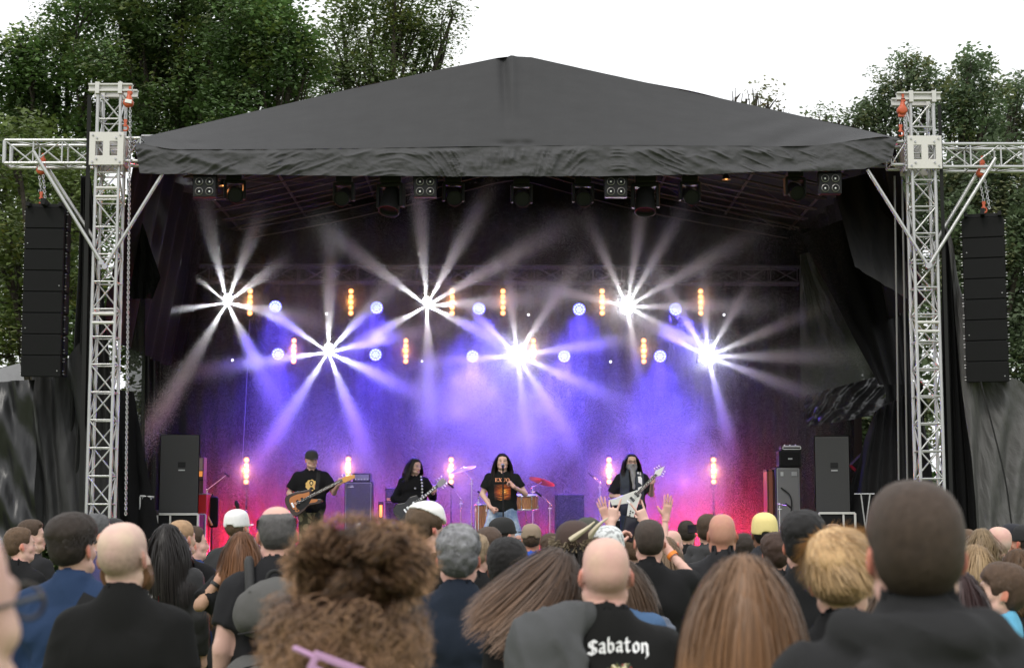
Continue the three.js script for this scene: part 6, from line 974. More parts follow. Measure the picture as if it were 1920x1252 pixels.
// ---- the frizzy half-up hair of the woman in the foreground: loose mass, coiled bun, halo, lilac clip
{
  const P = PX.curly; reseed(99); const tint = hairTint([.088, .045, .025], .28, 1.5, [.40, .235, .135]), paths = [], dirOf = (a, e) => V(Math.sin(a) * Math.cos(e), Math.sin(e), Math.cos(a) * Math.cos(e));
  // lower mass: loose curls that stand away from the head, then a lighter frizzy outside
  for (let i = 0; i < 5000; i++) {
    const a = rr(-2.3, 2.3), e = rr(-.9, .42), d0 = dirOf(a, e), out = Math.pow(rnd(), 1.6), p = V(0, .08, .02).add(d0.clone().multiply(V(.085, .12, .10)).multiplyScalar(mixf(.9, 1.35, out))), L = rr(.12, .26), d = V(d0.x * 1.2 + rr(-.5, .5), .1 + .3 * d0.y + rr(-.5, .3), d0.z * .8 + rr(-.4, .4)).normalize(), pts = [p.clone()], ph = 5 * noise(d0.x * 5, d0.y * 5, d0.z * 5) + rr(0, 1.2), fr = rr(34, 70), amp = .45 + .5 * out;
    for (let s = 0; s < L; s += .013) { d.add(V(0, -.12, .012)).normalize(); const q = ph + s * fr, c = V(Math.cos(q), .5 * Math.sin(q * 1.3 + ph), Math.sin(q)).multiplyScalar(amp); p.addScaledVector(d.clone().add(c).normalize(), .013); const r = Math.hypot(p.x, p.z / 1.05), lim = .150 + .045 * out + .022 * noise(p.x * 9, p.y * 9, p.z * 9); if (r > lim) { p.x *= lim / r; p.z *= lim / r; } pts.push(p.clone()); }
    paths.push({ pts, k: clamp(.15 + .55 * noise(d0.x * 7, d0.y * 7, d0.z * 7) + .35 * rnd() + .3 * out, 0, 1), w: .0012, out: (q) => V(q.x, .1, q.z), twist: rr(-.6, .6) });
  }
  // bun on top: strands wound round a dark hollow, lumpy
  const bc = V(.035, .205, .085);
  for (let i = 0; i < 3600; i++) {
    const th = rr(0, 6.28), ph = rr(0, 6.28), pts = [], r0 = .05 * Math.sqrt(rr(.35, 1.2)), L = rr(.35, 1.1), R = .085;
    for (let k = 0; k <= 14; k++) { const u = k / 14, a = th + u * L, b = ph + u * 1.3 + .5 * Math.sin(a * 4 + ph), lump = 1 + .22 * noise(Math.cos(a) * 2.5 + ph * .3, Math.sin(a) * 2.5, 3), rr0 = r0 * lump, x = Math.cos(a) * (R * 1.15 + rr0 * Math.cos(b)), y = Math.sin(a) * (R * .55 + rr0 * .8 * Math.cos(b)); pts.push(V(bc.x + x, bc.y + y + .012 * Math.sin(a * 7 + ph * 2), bc.z + rr0 * Math.sin(b) + .006 * Math.sin(u * 20 + ph * 5))); }
    paths.push({ pts, k: clamp(.12 + .45 * noise(th * 2.4, ph * 2) + .5 * rnd(), 0, 1), w: .0012, out: (q) => q.clone().sub(bc).normalize(), twist: rr(-.6, .6) });
  }
  // flyaway halo
  for (let i = 0; i < 2600; i++) { const a = rr(0, 6.28), up = rnd() < .4, d0 = up ? V(Math.cos(a), Math.sin(a), rr(-.4, .6)).normalize() : dirOf(rr(-2, 2), rr(-1.2, .35)), p = up ? bc.clone().add(d0.clone().multiply(V(.145, .095, .06))) : V(d0.x * .145, .02 + d0.y * .17, .03 + d0.z * .13), d = d0.clone(), pts = [p.clone()]; for (let k = 0; k < 7; k++) { d.add(V(rr(-.7, .7), rr(-.8, .45), rr(-.7, .7))).normalize(); p.addScaledVector(d, up ? rr(.003, .007) : rr(.005, .011)); pts.push(p.clone()); } paths.push({ pts, k: rr(.6, 1), w: .0008 }); }
  P.sub('frizzy_hair', ribbons(paths, .0013, tint), hairMat);
  const core = union([ell([0, .08, .03], [.105, .13, .10]), ell([bc.x, bc.y, bc.z - .02], [.125, .075, .045]), ell([0, -.07, .03], [.11, .12, .10])], .06);
  P.sub('hair_base', finish(surfaceNets((x, y, z) => core(x, y, z) + .012 * fbm(x * 16, y * 16, z * 16), [-.2, -.25, -.16], [.24, .34, .2], .01), (x, y, z, c) => { const n = .55 + .25 * fbm(x * 30, y * 18, z * 30); c[0] = .05 * n; c[1] = .028 * n; c[2] = .018 * n; }), hairShellMat);
  const clip = [], lil = mat(C(.52, .30, .50), { roughness: .35 });
  const fr = new THREE.Shape(); fr.moveTo(-.055, -.018); fr.lineTo(.045, -.024); fr.quadraticCurveTo(.062, -.024, .062, -.006); fr.lineTo(.062, .006); fr.quadraticCurveTo(.062, .026, .045, .024); fr.lineTo(-.055, .018); fr.closePath(); const ho = new THREE.Path(); ho.moveTo(-.045, -.009); ho.lineTo(.042, -.013); ho.lineTo(.042, .013); ho.lineTo(-.045, .009); ho.closePath(); fr.holes.push(ho);
  const cg = new THREE.ExtrudeGeometry(fr, { depth: .006, bevelEnabled: true, bevelSize: .002, bevelThickness: .002, bevelSegments: 2 }).rotateZ(-.42).translate(-.005, .012, .222); P.sub('hair_clip', cg, lil);
  P.sub('hair_clip', new THREE.CapsuleGeometry(.006, .05, 4, 8).rotateZ(1.15).translate(-.066, .045, .214), lil);
}
// ================================================================ the band and its gear
function prism(pts, depth, bevel = .006) { const s = new THREE.Shape(); pts.forEach(([x, y], i) => (i ? s.lineTo(x, y) : s.moveTo(x, y))); s.closePath(); return new THREE.ExtrudeGeometry(s, { depth, bevelEnabled: true, bevelSize: bevel, bevelThickness: bevel, bevelSegments: 2, curveSegments: 8 }).translate(0, 0, -depth / 2); }
function splineShape(pts) { const s = new THREE.Shape(); s.moveTo(pts[0][0], pts[0][1]); s.splineThru([...pts.slice(1), pts[0]].map(([x, y]) => new THREE.Vector2(x, y))); return s; }
function guitar(name, label, A, B, o) {                      // A: middle of the body, B: end of the headstock, both in world places
  const t = thing(name, label, o.bass ? 'bass guitar' : 'guitar', null, A), d = B.clone().sub(A), L = d.length(); t.quaternion.setFromUnitVectors(V(1, 0, 0), d.clone().normalize());
  const q2 = new THREE.Quaternion().setFromAxisAngle(d.clone().normalize(), -.15); t.quaternion.premultiply(q2);
  const N = L, nk = .02;
  const body = o.vee ? prism([[.10, .045], [.10, -.045], [-.30, -.235], [-.335, -.16], [-.13, 0], [-.335, .16], [-.30, .235]], .035, .007) : new THREE.ExtrudeGeometry(splineShape(o.shape), { depth: .036, bevelEnabled: true, bevelSize: .007, bevelThickness: .007, bevelSegments: 3, curveSegments: 40 }).translate(0, 0, -.018);
  part(t, 'body', body, o.bodyMat);
  if (o.sunburst) part(t, 'centre_top', new THREE.ExtrudeGeometry(splineShape(o.shape.map(([x, y]) => [x * .78 + .0, y * .74])), { depth: .002, bevelEnabled: false, curveSegments: 40 }).translate(0, 0, .0245), o.sunburst);
  part(t, 'neck', rbox(N * .62, o.bass ? .045 : .048, .022, .008, N * .50, 0, .022), o.neckMat);
  part(t, 'fretboard', boxGeo(N * .70, .046, .006, N * .46, 0, .036), o.fretMat);
  const dots = part(t, 'fret_markers', merge([0, 1, 2, 3, 4, 5, 6].map((k) => o.block ? boxGeo(.022, .03, .002, N * (.30 + k * .072), 0, .040) : new THREE.CylinderGeometry(.006, .006, .002, 8).rotateX(Math.PI / 2).translate(N * (.30 + k * .072), 0, .040))), o.markMat);
  const hs = part(t, 'headstock', prism(o.head.map(([x, y]) => [N * .80 + x, y]), .016, .003).translate(0, 0, .016), o.headMat);
  o.tuners.forEach(([x, y, s]) => part(hs, 'tuning_peg', merge([new THREE.CylinderGeometry(.006, .006, .05, 8).translate(N * .80 + x, y + s * .02, .02), new THREE.SphereGeometry(.013, 8, 6).scale(1, .8, .5).translate(N * .80 + x, y + s * .045, .02)]), M.chrome));
  if (o.guard) part(t, 'pickguard', new THREE.ExtrudeGeometry(splineShape(o.guard), { depth: .003, bevelEnabled: false, curveSegments: 24 }).translate(0, 0, .0255), o.guardMat);
  for (const x of o.pickups) part(t, 'pickup', rbox(.04, .085, .016, .004, x, 0, .03), o.pickMat ?? M.black);
  part(t, 'bridge', rbox(.03, .085, .016, .003, o.bridge, 0, .03), M.chrome);
  for (const [x, y] of o.knobs) part(t, 'knob', new THREE.CylinderGeometry(.011, .012, .014, 12).rotateX(Math.PI / 2).translate(x, y, .034), o.knobMat ?? M.black);
  const ns = o.bass ? 4 : 6; for (let i = 0; i < ns; i++) bar(t, 'string', V(o.bridge, (i - (ns - 1) / 2) * .0105, .043), V(N * .82, (i - (ns - 1) / 2) * .008, .042), .0011, M.chrome);
  return t;
}
const rose = mat(C(.05, .03, .02), { roughness: .5 }), maple = mat(C(.55, .30, .10), { roughness: .35 }), pearl = mat(C(.75, .75, .72), { roughness: .3 });
// ---- bass player
{
  const z = -2.4, s = FPX / (CZ - z);
  const P = person({ label: 'bass player in black cap, printed black T-shirt and camouflage trousers', group: 'band members on stage', px: 584, py: 844, s, floor: DECK, yaw: Math.PI + .12, head: [.35, -.08, 0], w: 1.16, fat: .55, skin: 'fair', hair: SH(HB.dark, { top: .006, sideT: .005 }), hairTop: .022, cap: { c: [.022, .022, .02], off: .018 }, cellHead: .0075,
    top: { kind: 'tee', c: [.010, .010, .011], wide: .02, sleeve: .75 }, bottom: { c: [.1, .1, .06], mat: mat(0xffffff, { roughness: .9, map: canvasTex(256, 256, (x) => { x.fillStyle = '#4a4634'; x.fillRect(0, 0, 256, 256); reseed(8); for (let i = 0; i < 130; i++) { x.fillStyle = ['#2a2a22', '#6b6248', '#8a8063', '#383a2a'][i % 4]; x.beginPath(); x.ellipse(rr(0, 256), rr(0, 256), rr(6, 22), rr(5, 14), rr(0, 3), 0, 7); x.fill(); } }) }) },
    armR: { E: [.32, 1.15, .05], W: [.20, 1.03, -.22], u: [-.7, -.15, -.2], n: [-.2, -.3, .9], pose: 'grip' }, armL: { E: [-.34, 1.16, -.04], W: [-.40, 1.28, -.27], u: [-.25, .55, .2], n: [-.2, .2, .9], pose: 'fret' } });
  reseed(6); const tex = canvasTex(256, 256, (x) => { x.clearRect(0, 0, 256, 256); x.fillStyle = '#d8b26a'; for (let i = 0; i < 9; i++) { const a = i / 9 * 6.28; x.beginPath(); x.ellipse(128 + Math.cos(a) * 58, 134 + Math.sin(a) * 56, 44, 36, a, 0, 7); x.fill(); } x.fillStyle = '#c98b66'; x.beginPath(); x.ellipse(210, 150, 34, 40, .3, 0, 7); x.fill(); x.fillStyle = '#17130f'; x.beginPath(); x.ellipse(130, 92, 34, 40, 0, 0, 7); x.fill(); x.beginPath(); x.moveTo(84, 214); x.quadraticCurveTo(130, 110, 180, 214); x.fill(); x.fillStyle = '#e6c98d'; x.beginPath(); x.ellipse(130, 98, 18, 24, 0, 0, 7); x.fill(); });
  printOn(P, 'shirt_print', .0, 1.275, .22, .22, -1, tex, .8, 18, 18);
  strapOn(P, 'guitar_strap', [[-.11, 1.50], [-.10, 1.36], [-.08, 1.2]], .06, M.black, .008, -1);
  const A = at(570, 937, z + .40), B = at(659, 892, z + .42);
  guitar('bass_guitar', 'sunburst bass guitar with maple headstock held by capped player', A, B, { bass: true, shape: [[.16, .10], [.04, .125], [-.08, .165], [-.24, .16], [-.28, .02], [-.24, -.16], [-.08, -.155], [.03, -.115], [.20, -.16], [.24, -.12], [.13, -.05]], bodyMat: mat(C(.03, .012, .006), { roughness: .2 }), sunburst: mat(C(.42, .14, .03), { roughness: .2 }), neckMat: maple, fretMat: rose, markMat: pearl, headMat: mat(C(.62, .30, .06), { roughness: .35 }), head: [[-.02, -.025], [.03, -.05], [.20, -.055], [.21, -.01], [.05, .035], [-.02, .025]], tuners: [[.04, .03, 1], [.085, .025, 1], [.13, .015, 1], [.17, .005, 1]], guard: [[.12, -.04], [.02, -.10], [-.12, -.12], [-.14, -.02], [.1, .02]], guardMat: M.black, pickups: [-.02, -.1], bridge: -.19, knobs: [[-.16, -.1], [-.2, -.08], [-.12, -.12]] });
}
// ---- guitarist with the black guitar
{
  const z = -3.3, s = FPX / (CZ - z);
  const P = person({ label: 'guitarist with long dark hair in black long-sleeved top', group: 'band members on stage', px: 777, py: 857, s, floor: DECK, yaw: Math.PI + .2, head: [.6, -.15, 0], w: 1.06, fat: .2, skin: 'fair', hair: { kind: 'long', c: [.014, .011, .01], len: .26, n: 900, w: .004, vol: .06, spread: .02, front: .172 }, hairTop: .02, cellHead: .0075, top: { kind: 'tee', c: [.009, .009, .01], sleeve: 1.45 }, bottom: { c: BLK },
    armR: { E: [.30, 1.13, .06], W: [.03, 1.02, -.25], u: [-.75, -.2, -.15], n: [-.2, -.25, .9], pose: 'grip' }, armL: { E: [-.30, 1.15, -.05], W: [-.26, 1.23, -.30], u: [-.2, .5, .1], n: [-.2, .2, .9], pose: 'fret' } });
  part(P.t, 'pendant', new THREE.TorusGeometry(.012, .004, 6, 12).translate(.01, 1.29, -.17), M.chrome);
  strapOn(P, 'guitar_strap', [[-.10, 1.50], [-.12, 1.36], [-.10, 1.15]], .05, M.black, .008, -1);
  const studs = []; for (let k = 0; k < 7; k++) { const x = mixf(-.10, -.115, k / 6), y = 1.48 - k * .05; let zz = -.34; for (let q = 0; q < 80; q++) { const d = P.shirtF(x, y, zz); if (d < .022) break; zz += Math.max(.0015, d * .6); } studs.push(new THREE.OctahedronGeometry(.02, 0).translate(x, y, zz)); } part(P.t, 'strap_studs', merge(studs), pearl);
  guitar('electric_guitar', 'black single-cutaway electric guitar with pale binding, left of singer', at(772, 950, z + .42), at(832, 902, z + .42), { shape: [[.17, .09], [.06, .13], [-.05, .115], [-.16, .17], [-.27, .13], [-.29, 0], [-.27, -.13], [-.16, -.17], [-.05, -.115], [.05, -.15], [.15, -.14], [.12, -.05], [.17, -.02]], bodyMat: mat(C(.012, .012, .013), { roughness: .12 }), neckMat: rose, fretMat: mat(C(.02, .017, .015)), block: true, markMat: pearl, headMat: mat(C(.25, .25, .25), { roughness: .3, metalness: .4 }), head: [[-.02, -.024], [.05, -.045], [.17, -.04], [.15, 0], [.17, .04], [.05, .045], [-.02, .024]], tuners: [[.05, .045, 1], [.095, .04, 1], [.14, .035, 1], [.05, -.045, -1], [.095, -.04, -1], [.14, -.035, -1]], pickups: [.06, -.06], pickMat: M.chrome, bridge: -.12, knobs: [[-.2, -.1], [-.14, -.13]], guard: [[.06, -.05], [-.02, -.06], [-.11, -.11], [.03, -.11]], guardMat: mat(C(.5, .5, .48), { roughness: .3 }) });
}
// ---- singer and microphone stand
{
  const z = -1.7, s = FPX / (CZ - z);
  const den = mat(0xffffff, { roughness: .9, map: canvasTex(256, 512, (x) => { x.fillStyle = '#7f92ac'; x.fillRect(0, 0, 256, 512); reseed(12); for (let i = 0; i < 420; i++) { const y = rr(0, 512), f = rr(0, 256); x.fillStyle = ['rgba(205,214,224,.20)', 'rgba(70,92,130,.18)', 'rgba(235,236,236,.14)'][i % 3]; x.beginPath(); x.ellipse(f, y, rr(4, 30), rr(8, 46), 0, 0, 7); x.fill(); } }) }); den.map.repeat.set(1.1, .8);
  const P = person({ label: 'singer with long dark hair at the microphone, torn pale jeans', group: 'band members on stage', px: 942, py: 848, s, floor: DECK, yaw: Math.PI, head: [.05, .1, .0], w: 1.16, fat: .35, skin: 'pink', hair: { kind: 'long', c: [.018, .012, .010], len: .36, n: 1200, w: .004, vol: .07, spread: .02, front: .170 }, hairTop: .02, cellHead: .007, top: { kind: 'tee', c: [.011, .012, .012], sleeve: .6, hem: .90 }, bottom: { mat: den },
    legs: [{ H: [-.10, .92, .0], N: [-.24, .50, -.10], A: [-.31, .085, .0], F: [-.36, .035, -.15] }, { H: [.10, .92, .0], N: [.25, .50, -.06], A: [.36, .085, .05], F: [.42, .035, -.10] }],
    armR: { E: [.30, 1.16, .03], W: [.17, .96, -.16], u: [-.45, -.5, -.2], n: [-.6, .3, .6], pose: 'fist' }, armL: { E: [-.34, 1.17, .0], W: [-.17, 1.27, -.26], u: [.5, .5, -.15], n: [.6, -.2, .6], pose: 'fist' } });
  const tex = canvasTex(256, 320, (x) => { x.clearRect(0, 0, 256, 320); x.fillStyle = '#e89a72'; x.font = 'bold 66px serif'; x.textAlign = 'center'; x.fillText('EXUO', 128, 62); const g = x.createRadialGradient(150, 190, 8, 140, 190, 135); g.addColorStop(0, '#ffc46a'); g.addColorStop(.25, '#e0741c'); g.addColorStop(.6, '#8a3410'); g.addColorStop(1, '#24100a'); x.fillStyle = g; x.beginPath(); x.moveTo(18, 96); x.lineTo(238, 92); x.lineTo(234, 292); x.lineTo(30, 300); x.closePath(); x.fill(); reseed(3); for (let i = 0; i < 60; i++) { x.strokeStyle = i % 3 ? 'rgba(40,14,6,.55)' : 'rgba(255,170,80,.4)'; x.lineWidth = rr(2, 8); x.beginPath(); const y = rr(100, 290); x.moveTo(rr(20, 120), y); x.quadraticCurveTo(rr(80, 180), y + rr(-40, 40), rr(130, 236), y + rr(-30, 30)); x.stroke(); } });
  printOn(P, 'shirt_print', 0, 1.235, .30, .37, -1, tex, .8, 22, 22);
  { const cut = mat(C(.55, .30, .24), { roughness: .6 }); const k = part(P.t, 'knee_tear', ell ? new THREE.SphereGeometry(.05, 12, 8).scale(1, .7, .25).translate(-.245, .52, -.172) : null, cut); }
  const t = thing('microphone_stand', 'black straight microphone stand in front of the singer', 'mic stand'), m = at(943, 875, z + .36), f = V(m.x + .01, DECK, m.z + .02);
  bar(t, 'pole', f, m.clone().add(V(0, -.05, .01)), .011, M.black); part(t, 'foot', new THREE.CylinderGeometry(.14, .15, .03, 24).translate(f.x, DECK + .015, f.z), M.black);
  part(t, 'clip', rbox(.03, .05, .05, .008).translate(m.x, m.y - .04, m.z), M.black); part(t, 'microphone', merge([new THREE.CylinderGeometry(.022, .014, .14, 12).rotateX(-1.1).translate(m.x, m.y - .01, m.z - .03)]), M.black); part(t, 'grille_ball', new THREE.SphereGeometry(.03, 14, 10).translate(m.x, m.y + .025, m.z - .10), M.steel);
  part(t, 'height_knob', new THREE.CylinderGeometry(.02, .02, .05, 10).translate(f.x, DECK + .95, f.z), M.black); rebase(t);
  // small effects: kneeling red drum banner stays with the kick drum below
}
// ---- bearded guitarist with the white vee guitar
{
  const z = -2.7, s = FPX / (CZ - z);
  const P = person({ label: 'guitarist with long grey beard, long hair and denim waistcoat', group: 'band members on stage', px: 1184, py: 849, s, floor: DECK, yaw: Math.PI + .05, head: [.1, .02, 0], w: 1.06, fat: .25, skin: 'fair', hair: { kind: 'long', c: [.022, .016, .014], len: .40, n: 1300, w: .004, vol: .07, spread: .02, front: .180 }, hairTop: .018, cellHead: .007, beard: { c: [.24, .235, .23], t: .016, long: .30 }, top: { kind: 'tee', c: [.014, .014, .015], sleeve: .85, wide: .015, hem: .84 }, bottom: { c: [.035, .045, .065] },
    armR: { E: [.30, 1.14, .05], W: [-.01, 1.06, -.26], u: [-.8, -.15, -.15], n: [-.2, -.3, .9], pose: 'grip' }, armL: { E: [-.30, 1.16, -.05], W: [-.28, 1.32, -.28], u: [-.1, .7, .15], n: [.1, .2, .95], pose: 'fret' } });
  const vest = (x, y, z2) => { const d = P.shirtF(x, y, z2) - .012; return Math.max(d, Math.abs(x) - .185, .045 + .02 * sstep(1.3, .9, y) - Math.abs(x) - (z2 > 0 ? 1 : 0), 0.80 - y); };
  part(P.t, 'waistcoat', finish(surfaceNets(vest, [-.26, .78, -.32], [.26, 1.6, .32], .014)), fabric([.045, .052, .065], .85));
  const gs = merge([barGeo(V(.07, .103, 0), V(.066, .104, -.10), .003), barGeo(V(-.07, .103, 0), V(-.066, .104, -.10), .003), new THREE.TorusGeometry(.022, .003, 6, 18).scale(1.2, .8, 1).translate(.033, .099, -.107), new THREE.TorusGeometry(.022, .003, 6, 18).scale(1.2, .8, 1).translate(-.033, .099, -.107)]); P.sub('glasses', gs, M.black);
  strapOn(P, 'guitar_strap', [[-.11, 1.50], [-.12, 1.37], [-.11, 1.2]], .06, pearl, .022, -1);
  guitar('vee_guitar', 'white V-shaped electric guitar held by the bearded guitarist', at(1190, 932, z + .44), at(1241, 880, z + .44), { vee: true, bodyMat: mat(C(.62, .62, .58), { roughness: .25 }), neckMat: rose, fretMat: rose, markMat: pearl, headMat: mat(C(.70, .70, .68), { roughness: .25 }), head: [[-.02, -.024], [.04, -.05], [.19, 0], [.04, .05], [-.02, .024]], tuners: [[.05, .045, 1], [.09, .03, 1], [.13, .02, 1], [.05, -.045, -1], [.09, -.03, -1], [.13, -.02, -1]], pickups: [.05, -.05], bridge: -.12, knobs: [[-.2, -.11], [-.23, -.13], [-.26, -.15], [-.19, -.15]] });
}
// ---- drums
const drumWood = mat(0xffffff, { roughness: .3, map: canvasTex(256, 256, (x) => { x.fillStyle = '#b07a52'; x.fillRect(0, 0, 256, 256); reseed(21); for (let i = 0; i < 260; i++) { x.strokeStyle = ['rgba(90,52,28,.22)', 'rgba(220,168,120,.2)'][i % 2]; x.lineWidth = rr(1, 4); x.beginPath(); const a = rr(0, 256); x.moveTo(a, 0); x.bezierCurveTo(a + rr(-14, 14), 90, a + rr(-14, 14), 170, a + rr(-8, 8), 256); x.stroke(); } }) });
function drum(name, label, px, pyTop, pyBot, wpx, z, tilt = 0, legs = false) {
  const a = at(px, pyTop, z), b = at(px, pyBot, z), s = FPX / (CZ - z), r = wpx / 2 / s, h = a.y - b.y, t = thing(name, label, 'drum', null, V(a.x, b.y, z)); 
  const g = new THREE.Group();
  part(t, 'shell', new THREE.CylinderGeometry(r, r, h, 32, 1, true).rotateX(0).translate(0, h / 2, 0), Object.assign(drumWood));
  part(t, 'drumhead', new THREE.CylinderGeometry(r * .98, r * .98, .006, 32).translate(0, h + .004, 0), M.white); part(t, 'lower_head', new THREE.CylinderGeometry(r * .98, r * .98, .006, 32).translate(0, -.004, 0), M.white);
  for (const y of [.008, h - .008]) part(t, 'hoop', new THREE.TorusGeometry(r + .006, .012, 8, 36).rotateX(Math.PI / 2).translate(0, y, 0), M.chrome);
  for (let k = 0; k < 8; k++) { const an = k / 8 * 6.283 + .3, x = Math.cos(an) * (r + .016), z2 = Math.sin(an) * (r + .016), l = part(t, 'lug', merge([rbox(.02, .05, .02, .006, x, h * .82, z2), rbox(.02, .05, .02, .006, x, h * .18, z2)]), M.chrome); bar(l, 'rod', V(x, .01, z2), V(x, h - .01, z2), .004, M.chrome); }
  if (legs) for (let k = 0; k < 3; k++) { const an = k * 2.094 + .6, x = Math.cos(an) * (r + .02), z2 = Math.sin(an) * (r + .02); bar(t, 'leg', V(x, h * .5, z2), V(x * 1.05, DECK - b.y + .01, z2 * 1.05), .009, M.chrome); } else bar(t, 'mount', V(0, 0, -.0), V(.1, DECK - b.y + .02, -.25), .012, M.chrome);
  t.rotation.x = tilt; return t;
}
drum('floor_tom', 'wooden floor tom left of the singer, white head', 922, 946, 1008, 62, -3.7, 0, true);
drum('rack_tom', 'light wooden tom with chrome lugs right of the singer', 985, 928, 955, 46, -3.6, .08);
{
  const c = at(950, 1003, -4.0), r = .29, t = thing('kick_drum', 'black bass drum with red banner behind the singer legs', 'drum', null, V(c.x, DECK, -4)); const y = r + .03;
  part(t, 'shell', new THREE.CylinderGeometry(r, r, .42, 40, 1, true).rotateX(Math.PI / 2).translate(0, y, -.2), drumWood); part(t, 'front_hoop', new THREE.TorusGeometry(r + .008, .022, 8, 44).translate(0, y, .01), M.blackMatt);
  part(t, 'drumhead', new THREE.CylinderGeometry(r, r, .006, 40).rotateX(Math.PI / 2).translate(0, y, .004), new THREE.MeshStandardMaterial({ roughness: .4, map: canvasTex(256, 256, (x) => { x.fillStyle = '#141315'; x.fillRect(0, 0, 256, 256); x.fillStyle = '#a8202e'; x.beginPath(); x.moveTo(30, 60); x.lineTo(220, 40); x.lineTo(212, 92); x.lineTo(24, 112); x.fill(); x.fillStyle = '#e8e4e0'; x.font = 'bold 44px serif'; x.save(); x.translate(126, 96); x.rotate(-.1); x.textAlign = 'center'; x.fillText('TY', 0, 0); x.restore(); x.strokeStyle = '#d8d4d0'; x.lineWidth = 4; x.beginPath(); x.moveTo(24, 112); x.lineTo(212, 92); x.stroke(); }) }));
  for (let k = 0; k < 8; k++) { const a = k / 8 * 6.283; part(t, 'lug', rbox(.025, .025, .06, .006, Math.cos(a) * (r + .02), y + Math.sin(a) * (r + .02), -.04), M.chrome); } for (const s of [-1, 1]) bar(t, 'spur', V(s * r, y, -.05), V(s * (r + .12), .01, .08), .01, M.chrome);
}
function boomStand(name, label, cat, px, pyTop, z, boomPx, group, cymbal) {
  const p = at(px, pyTop, z), t = thing(name, label, cat, group); const f = V(p.x, DECK, z);
  bar(t, 'lower_tube', f.clone().add(V(0, .18, 0)), V(p.x, mixf(DECK, p.y, .5), z), .013, M.chrome); bar(t, 'upper_tube', V(p.x, mixf(DECK, p.y, .48), z), p, .009, M.chrome); part(t, 'collar', new THREE.CylinderGeometry(.022, .022, .05, 10).translate(p.x, mixf(DECK, p.y, .5), z), M.chrome);
  for (let k = 0; k < 3; k++) { const a = k * 2.094 + .4; bar(t, 'foot', V(p.x, DECK + .3, z), V(p.x + Math.cos(a) * .3, DECK + .015, z + Math.sin(a) * .3), .009, M.chrome); }
  part(t, 'wing_nut', merge([new THREE.SphereGeometry(.02, 10, 8).translate(p.x, p.y, z), rbox(.07, .018, .018, .005, p.x, p.y - .08, z)]), M.chrome);
  let e = p; if (boomPx) { e = at(boomPx[0], boomPx[1], z + .25); bar(t, 'boom', p.clone().add(p.clone().sub(e).multiplyScalar(.25)), e, .007, M.chrome); }
  if (cymbal) { const c = new THREE.LatheGeometry([[.004, .03], [.03, .024], [.045, .006], [.12, -.004], [.22, -.02], [.222, -.022], [.12, -.008], [.04, .0]].map(([r, h]) => new THREE.Vector2(r, h)), 36).rotateX(cymbal[0]).rotateZ(cymbal[1]).translate(e.x, e.y + .02, e.z); part(t, 'cymbal', c, mat(C(.5, .36, .12), { roughness: .3, metalness: .9 })); }
  else if (boomPx) part(t, 'microphone', merge([new THREE.CylinderGeometry(.016, .016, .12, 10).rotateZ(.9).translate(e.x, e.y, e.z)]), M.black);
  rebase(t); return t;
}
boomStand('cymbal_stand', 'tall chrome cymbal stand left of the singer', 'cymbal stand', 884, 898, -3.9, [868, 880], 'cymbal stands of the drum kit', [.2, .25]);
boomStand('cymbal_stand', 'chrome cymbal stand furthest right of the drums, slanted boom', 'cymbal stand', 1031, 944, -3.7, [1010, 926], 'cymbal stands of the drum kit');
boomStand('cymbal_stand', 'chrome rack stand with upright rods right of the singer', 'cymbal stand', 999, 913, -4.1, [1017, 903], 'cymbal stands of the drum kit', [-.2, -.3]);
boomStand('microphone_stand', 'short chrome drum microphone stand over the floor tom', 'mic stand', 897, 933, -3.3, [901, 925], 'drum microphone stands');
boomStand('microphone_stand', 'thin stand left of the drums near the warm bulbs', 'mic stand', 864, 935, -3.8, [845, 910], 'drum microphone stands');
boomStand('microphone_stand', 'thin stand at the left of the stage with drooping boom', 'mic stand', 388, 918, -4.6, [425, 890], 'vocal microphone stands');
boomStand('microphone_stand', 'thin stand behind the bearded guitarist with glinting boom', 'mic stand', 1125, 905, -5.0, [1108, 890], 'vocal microphone stands');
{ const t = thing('microphone_stand', 'dark microphone poking up above the white baseball cap', 'mic stand'), p = at(446, 946, 1.2 - 3.0); bar(t, 'pole', V(p.x, DECK, p.z), p.clone().add(V(0, -.06, 0)), .011, M.black); part(t, 'microphone', new THREE.CapsuleGeometry(.03, .08, 6, 12).rotateZ(.25).translate(p.x - .02, p.y, p.z), M.black); part(t, 'foot', new THREE.CylinderGeometry(.13, .14, .03, 20).translate(p.x, DECK + .015, p.z), M.black); rebase(t); }
// ---- amplifiers, cases, side-fill loudspeakers
function cabinet(name, label, cat, px0, px1, py0, py1, z, o = {}) {
  const a = at(px0, py0, z), b = at(px1, py1, z), w = b.x - a.x, bot = o.onDeck ? DECK : b.y, h = a.y - bot, d = o.d ?? .36, t = thing(name, label, cat, o.group, V((a.x + b.x) / 2, bot, z - d / 2)); t.rotation.y = o.yaw ?? 0;
  part(t, 'case', rbox(w, h, d, .012, 0, h / 2, 0), o.mat ?? M.speaker); part(t, 'grille', rbox(w - .05, h - .05, .014, .005, 0, h / 2, d / 2 + .002), o.grille ?? M.grille);
  part(t, 'piping', merge([boxGeo(w - .03, .008, .012, 0, .02, d / 2 + .008), boxGeo(w - .03, .008, .012, 0, h - .02, d / 2 + .008), boxGeo(.008, h - .04, .012, -w / 2 + .02, h / 2, d / 2 + .008), boxGeo(.008, h - .04, .012, w / 2 - .02, h / 2, d / 2 + .008)]), o.pipe ?? M.black);
  for (const sx of [-1, 1]) for (const sy of [0, 1]) part(t, 'corner', rbox(.04, .04, d + .012, .01, sx * (w / 2 - .016), sy * (h - .036) + .018, 0), o.corner ?? M.black);
  return Object.assign(t, { w, h, d });
}
